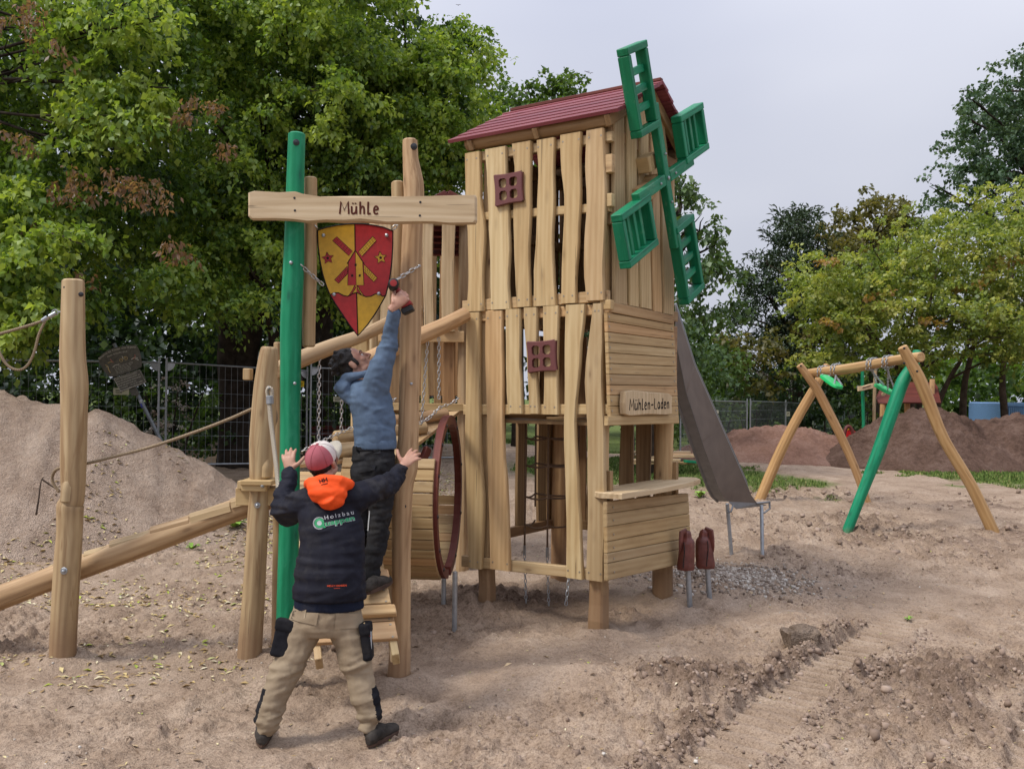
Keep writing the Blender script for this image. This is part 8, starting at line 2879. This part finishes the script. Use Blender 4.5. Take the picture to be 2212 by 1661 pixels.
for mb, mt in ((fg, 'plate_txt'), (fy, 'plate_yel'), (fr_, 'plate_red')): mb.build('pictogram', M[mt], pl1)
bl = MB()
rr = random.Random(9)
for k in range(6):      # small lines of print, too small to read in the photo
    y = 412 + k * 15
    x = 308 + k * 6
    while x < 500 - k * 4:
        w = rr.uniform(8, 24)
        sg_tube(bl, [(x, y - (x - 308) * .32), (x + w, y - (x + w - 308) * .32)], 7)
        x += w + 6
bl.build('small_print', M['plate_txt'], pl1)['kind'] = 'stuff'
for k, tx in enumerate(('Liebe Spielplatzbesucher,', 'wenn Sie Beschädigungen an', 'den Spielgeräten feststellen,', 'rufen Sie uns bitte an:', 'Darmstadt    13-12 01 oder', 'Bürgertelefon 13-20 64')):
    x0, y0 = 318 + 11 * k, 556 + 23.5 * k
    L = (250, 262, 270, 205, 262, 230)[k]
    sign_text(tx, [(x0, y0), (x0 + L, y0 - L * .345)], 13, .08, pl2)
ed = MB()
q = [(308, 536), (588, 440), (655, 572), (382, 675), (308, 536)]
ed.tube([P(*zS(*p), YSg - .082) for p in q], .004, 4, False); ed.build('border', M['plate_txt'], pl2)
m = MB(); m.tube([P(*zS(600, 770), YSg - .0), P(*zS(612, 800), YSg)], .0312, 12); m.build('sticker', M['logo_grey'], sign, smooth=True)
M['sticker_blue'] = plain('blue sticker', (.05, .06, .30, 1), .5, .3)
m = MB(); m.tube([P(*zS(614, 806), YSg - .0), P(*zS(630, 846), YSg)], .0312, 12); m.build('sticker', M['sticker_blue'], sign, smooth=True)

# ------------------------------------------------------------------ bench and timber behind
bench = empty('park_bench', P(720, 985, 19.6), 'brown slatted park bench behind the fence between the gate posts', 'bench')
for (y0, y1) in ((919, 929), (931, 942)):
    a, b = P(668, y0, 19.8), P(775, y1, 19.8); m = MB(); m.abox(a.x, b.x, 19.78, 19.83, b.z, a.z, .006); m.g = [(g[1], g[2], g[0]) for g in m.g]; m.build('slat', M['redrib'], bench)
a = P(668, 962, 19.5); b = P(775, 962, 19.5)
for k in range(3):
    m = MB(); m.abox(a.x, b.x, 19.35 + .13 * k, 19.46 + .13 * k, a.z - .02, a.z + .02, .006); m.g = [(g[1], g[2], g[0]) for g in m.g]; m.build('slat', M['redrib'], bench)
for x in (a.x + .15, b.x - .15):
    m = MB(); m.abox(x - .03, x + .03, 19.36, 19.42, gz(x, 19.4) - .05, a.z - .022); m.abox(x - .03, x + .03, 19.72, 19.775, gz(x, 19.4) - .05, P(700, 921, 19.8).z); m.build('leg', M['steel'], bench)
stack = empty('plank_stack', P(1425, 1000, 17.6), 'pile of fresh planks lying on the grass behind the tower', 'planks')
rr = random.Random(12)
for k, (x0, x1, y, Y) in enumerate(((1350, 1500, 1000, 17.6), (1362, 1470, 993, 17.7), (1385, 1508, 988, 17.9), (1352, 1450, 985, 18.2), (1400, 1500, 981, 18.0), (1356, 1490, 976, 18.1), (1380, 1455, 972, 18.3))):
    a, b = P(x0, y, Y), P(x1, y + rr.uniform(-3, 3), Y + rr.uniform(-.3, .3))
    m = MB(); m.bar(a, b, .18, .04, bev=.004); m.build('plank', M['plank_pale' if k % 3 else 'plank'], stack)
m = MB(); m.bar(P(1480, 996, 17.5), P(1505, 998, 17.6), .12, .05); m.build('plank', M['green'], stack)
lamp = empty('lamp_post', G(1364, 1000), 'slim black lamp post with a wider foot behind the tower', 'lamp post')
c = P(1364, 965, 19.0)
m = MB(); m.tube([Vector((c.x, 19, gz(c.x, 19) - .1)), Vector((c.x, 19, c.z + .12)), Vector((c.x, 19, c.z + .2)), Vector((c.x, 19, c.z + .9))], [.075, .07, .05, .045], 12); m.build('foot', M['cap'], lamp, smooth=True, auto=40)
m = MB(); m.tube([Vector((c.x, 19, c.z + .9)), Vector((c.x, 19, 3.6))], [.042, .034], 12); m.build('pole', M['cap'], lamp, smooth=True)
m = MB(); m.tube([Vector((c.x, 19, 3.6)), Vector((c.x, 19, 3.7)), Vector((c.x, 19, 4.0)), Vector((c.x, 19, 4.08))], [.05, .14, .20, .03], 14); m.build('lantern', M['cap'], lamp, smooth=True, auto=40)

# ------------------------------------------------------------------ second play area behind the dark heap
def zB(x, y): return (1736.8 + .2148 * x, 682.3 + .2148 * y)
def far_post(pts, Y, mat, lab):
    P_ = [(P(*zB(x, y), Y), hw * .2148 * Y / FPX) for x, y, hw in pts]
    P_.append((Vector((P_[-1][0].x, Y, gz(P_[-1][0].x, Y) - .3)), P_[-1][1]))
    m = MB(); px_log(m, P_, 10, 5, .03, 3)
    return tag(m.build('post', mat, None, smooth=True, auto=40), lab, 'post', 'posts of the far name board')
far_post([(588, 500, 16), (588, 700, 17), (596, 1000, 17), (598, 1100, 17)], 24.0, M['green_post'], 'far green post carrying the small blank board behind the dark heap')
far_post([(722, 500, 15), (712, 700, 17), (706, 900, 17), (705, 1010, 17)], 24.1, M['log_post'], 'far natural post carrying the small blank board behind the dark heap')
m = MB()
pp = [P(*zB(x, y), 23.8) for x, y in ((546, 708), (600, 705), (650, 690), (705, 676), (704, 728), (640, 742), (600, 752), (548, 758))]
m.prism([(p.x, p.z) for p in pp], Vector((0, 23.88, 0)), (1, 0, 0), UZ, (0, -1, 0), .08, .02)
bo = tag(m.build('small_name_board', M['plank_pale'], None), 'small live edged name board between the far green and natural posts', 'sign')
m = MB()
for k in range(6):
    a, b = P(*zB(590 + k * 14, 732 - k * 4), 23.796), P(*zB(598 + k * 14, 712 - k * 4), 23.796)
    m.tube([a, b], .008, 4)
m.build('lettering', M['ink'], bo)
hut = empty('play_hut', P(*zB(1050, 960), 25.2), 'small play hut with red slatted roof behind the dark earth heap', 'play hut')
yb_ = 25.2
for k in range(9):
    z0 = 690 + k * 18.5
    a, b = P(*zB(1000 - k * 3, z0), yb_ - .07 * k), P(*zB(1330 + k * 4, z0 + 19), yb_ - .07 * k)
    m = MB(); m.box(Vector(((a.x + b.x) / 2, yb_ - .07 * k, (a.z + b.z) / 2)), (0, .8, .6), (0, -.6, .8), (1, 0, 0), .26, .05, b.x - a.x, .006); m.build('roof_board', M['redrib'], hut)  # darker red than the tower roof: the hut's shade is in the colour
for k in range(5):
    z0 = 770 + k * 18
    a, b = P(*zB(770 - k * 9, z0), yb_ - .8 - .07 * k), P(*zB(862 + k * 6, z0 + 19), yb_ - .8 - .07 * k)
    m = MB(); m.box(Vector(((a.x + b.x) / 2, yb_ - .8 - .07 * k, (a.z + b.z) / 2)), (0, .8, .6), (0, -.6, .8), (1, 0, 0), .28, .035, b.x - a.x, .006); m.build('roof_board', M['redrib'], hut)  # lower roof part in the same red, darkened for shade
for (x, y0) in ((795, 780), (862, 820), (1040, 840), (1290, 640)):
    a = P(*zB(x, y0), yb_ - .3); m = MB(); log(m, Vector((a.x, a.y, gz(a.x, a.y) - .2)), a, .085, .075, .01, 3, 10, 5); m.build('post', M['log_swing'], hut, smooth=True)
m = MB(); a, b = P(*zB(790, 855), yb_ - .4), P(*zB(1300, 850), yb_ - .4); m.bar(a, b, .09, .10); m.build('beam', M['log_swing'], hut)
m = MB(); m.bar(P(*zB(770, 850), yb_ - .9), P(*zB(805, 775), yb_ - .9), .08, .08); m.build('rafter', M['plank'], hut)
horse = empty('horse_rocker', P(*zB(455, 1335), 23.4), 'red horse head on a wooden cart left of the dark earth heap', 'play horse')
M['horse_red'] = plain('bright red horse', (.50, .012, .014, 1), .45, .4, var=.1)
yh_ = 23.4
def flatB(poly, Y, th, mat, name, parent, bev=.01):
    pp = [P(*zB(x, y), Y) for x, y in poly]
    m = MB(); m.prism([(p.x, p.z) for p in pp], Vector((0, Y + th, 0)), (1, 0, 0), UZ, (0, -1, 0), th, bev); return m.build(name, mat, parent)
flatB([(440, 1128), (458, 1122), (470, 1132), (480, 1128), (484, 1142), (518, 1162), (514, 1182), (490, 1180), (478, 1196), (480, 1226), (430, 1226), (428, 1190), (434, 1158)], yh_, .06, M['horse_red'], 'head', horse)
flatB([(440, 1130), (452, 1126), (456, 1138), (440, 1152), (436, 1146)], yh_ - .012, .012, M['notice_yellow'], 'mane', horse, .002)
m = MB(); cc = P(*zB(442, 1268), yh_ - .25)
m.tube([cc + Vector((.13 * math.cos(a) + .03, .05 * math.sin(a), .40 * math.sin(a))) for a in np.linspace(0, 6.28, 21)[:-1]], .05, 8, closed=True, rough=0); m.build('ring', M['redrib'], horse, smooth=True)
for k in range(5):
    a, b = P(*zB(466, 1228 + k * 22), yh_ + .1), P(*zB(540, 1246 + k * 22), yh_ + .1)
    m = MB(); m.abox(a.x, b.x, yh_ + .06, yh_ + .12, b.z, a.z, .006); m.g = [(g[1], g[2], g[0]) for g in m.g]; m.build('side_board', M['plank'], horse)
for k in range(4):
    a = P(*zB(482 + k * 12, 1218), yh_ + .1); m = MB(); m.tube([a - UZ * .08, a + UZ * .03], .022, 8); m.build('peg', M['notice_yellow'], horse)
cont = empty('container', P(*zB(2080, 1020), 33), 'pale blue container standing behind the right tree stems', 'container')
M['blue_metal'] = plain('pale blue metal', (.16, .30, .55, 1), .5, .4, var=.08)
a, b = P(*zB(1985, 872), 33), P(*zB(2260, 872), 33)
m = MB(); m.abox(a.x, b.x, 33, 35.4, gz(a.x, 33), a.z, .04); m.build('body', M['blue_metal'], cont)
for k in range(9):
    x = a.x + .2 + (b.x - a.x - .4) * k / 8; m = MB(); m.abox(x - .06, x + .06, 32.96, 32.999, gz(a.x, 33) + .15, a.z - .15, .01); m.build('panel_rib', M['blue_metal'], cont)
for z in (gz(a.x, 33) + .06, a.z - .06):
    m = MB(); m.abox(a.x - .02, b.x + .02, 32.94, 33.03, z - .07, z + .07, .01); m.build('frame_rail', M['blue_metal'], cont)
# white house glimpsed behind the fence
house = empty('house', P(1745, 930, 54), 'white rendered house glimpsed between the trees behind the right fence', 'house')
M['white_wall'] = plain('white render', (.74, .74, .73, 1), .85, .2, var=.05)
M['roof_tile'] = plain('dark roof tiles', (.07, .055, .05, 1), .8, .2, var=.3)
M['glass'] = plain('dark window panes', (.03, .04, .05, 1), .12, .6, var=.2)
xa, xb = P(1680, 900, 54).x, P(1850, 900, 54).x
zt = P(1700, 884, 54).z
m = MB(); m.abox(xa, xb, 54, 61, -.3, zt); m.build('wall', M['white_wall'], house)
m = MB(); m.add([(xa - .4, 53.6, zt - .1), (xb + .4, 53.6, zt - .1), (xb + .4, 57.5, zt + 2.4), (xa - .4, 57.5, zt + 2.4), (xa - .4, 61.4, zt - .1), (xb + .4, 61.4, zt - .1), (xa - .4, 53.6, zt - .25), (xb + .4, 53.6, zt - .25), (xa - .4, 61.4, zt - .25), (xb + .4, 61.4, zt - .25)],
              [(0, 1, 2, 3), (3, 2, 5, 4), (0, 6, 7, 1), (4, 5, 9, 8), (6, 8, 9, 7), (0, 3, 4, 8, 6), (1, 7, 9, 5, 2)]); m.build('roof', M['roof_tile'], house)
for k in range(3):
    x = xa + .9 + k * 1.5
    m = MB(); m.abox(x - .08, x + .78, 53.93, 53.995, .62, 1.58, .01); w = m.build('window', M['white_wall'], house)
    m = MB(); m.abox(x, x + .7, 53.90, 53.925, .7, 1.5); m.build('pane', M['glass'], w)
gate_ = empty('dark_gate', P(*zB(505, 1130), 42), 'dark board gate at the end of the right fence', 'gate')
for k in range(8):
    a, b = P(*zB(442 + k * 16, 1000), 42), P(*zB(456 + k * 16, 1170), 42); m = MB(); m.abox(a.x, b.x, 42, 42.04, -.1, a.z, .01); m.build('board', M['cap'], gate_)

# ------------------------------------------------------------------ small things
def twig(pts, r, lab):
    m = MB(); px_log(m, [(p, r * (1 - .6 * i / (len(pts) - 1))) for i, p in enumerate(pts)], 6, 3, .05, 3)
    return tag(m.build('twig', M['bark_pale'], None, smooth=True), lab, 'twig')
twig([P(78, 1112, 9.6), P(84, 1075, 9.62), P(88, 1042, 9.66), P(94, 1030, 9.7)], .012, 'thin dark twig standing up out of the sand heap left of the lone post')
twig([P(92, 1036, 9.66), P(115, 1052, 9.7), P(132, 1062, 9.75)], .010, 'short twig slanting down beside the lone post on the heap')
M['bird'] = plain('dark bird', (.10, .09, .10, 1), .7, .2)
def bird(px, py, Y, s, lab):
    c = P(px, py, Y)
    o = empty('bird', c, lab, 'bird', 'birds in the sky')
    m = MB(); m.ball(c, s * .16, 8, 6, (.5, 1.4, .5)); m.build('body', M['bird'], o, smooth=True)
    for sg in (-1, 1):
        m = MB(); m.add([c, c + Vector((sg * s * .35, .05, s * .22)), c + Vector((sg * s * .55, -.05, s * .05)), c + Vector((0, -s * .14, 0)), c + UZ * .01, c + Vector((sg * s * .35, .05, s * .22 + .01)), c + Vector((sg * s * .55, -.05, s * .05 + .01)), c + Vector((0, -s * .14, .01))],
                       [(0, 1, 2, 3), (7, 6, 5, 4), (0, 4, 5, 1), (1, 5, 6, 2), (2, 6, 7, 3), (3, 7, 4, 0)]); m.build('wing', M['bird'], o)
bird(1268, 156, 70, .42, 'left of two tiny birds in the sky above the tower roof')
bird(1275, 159, 72, .42, 'right of two tiny birds in the sky above the tower roof')
bird(990, 12, 75, .40, 'lone tiny bird near the top edge above the trees')
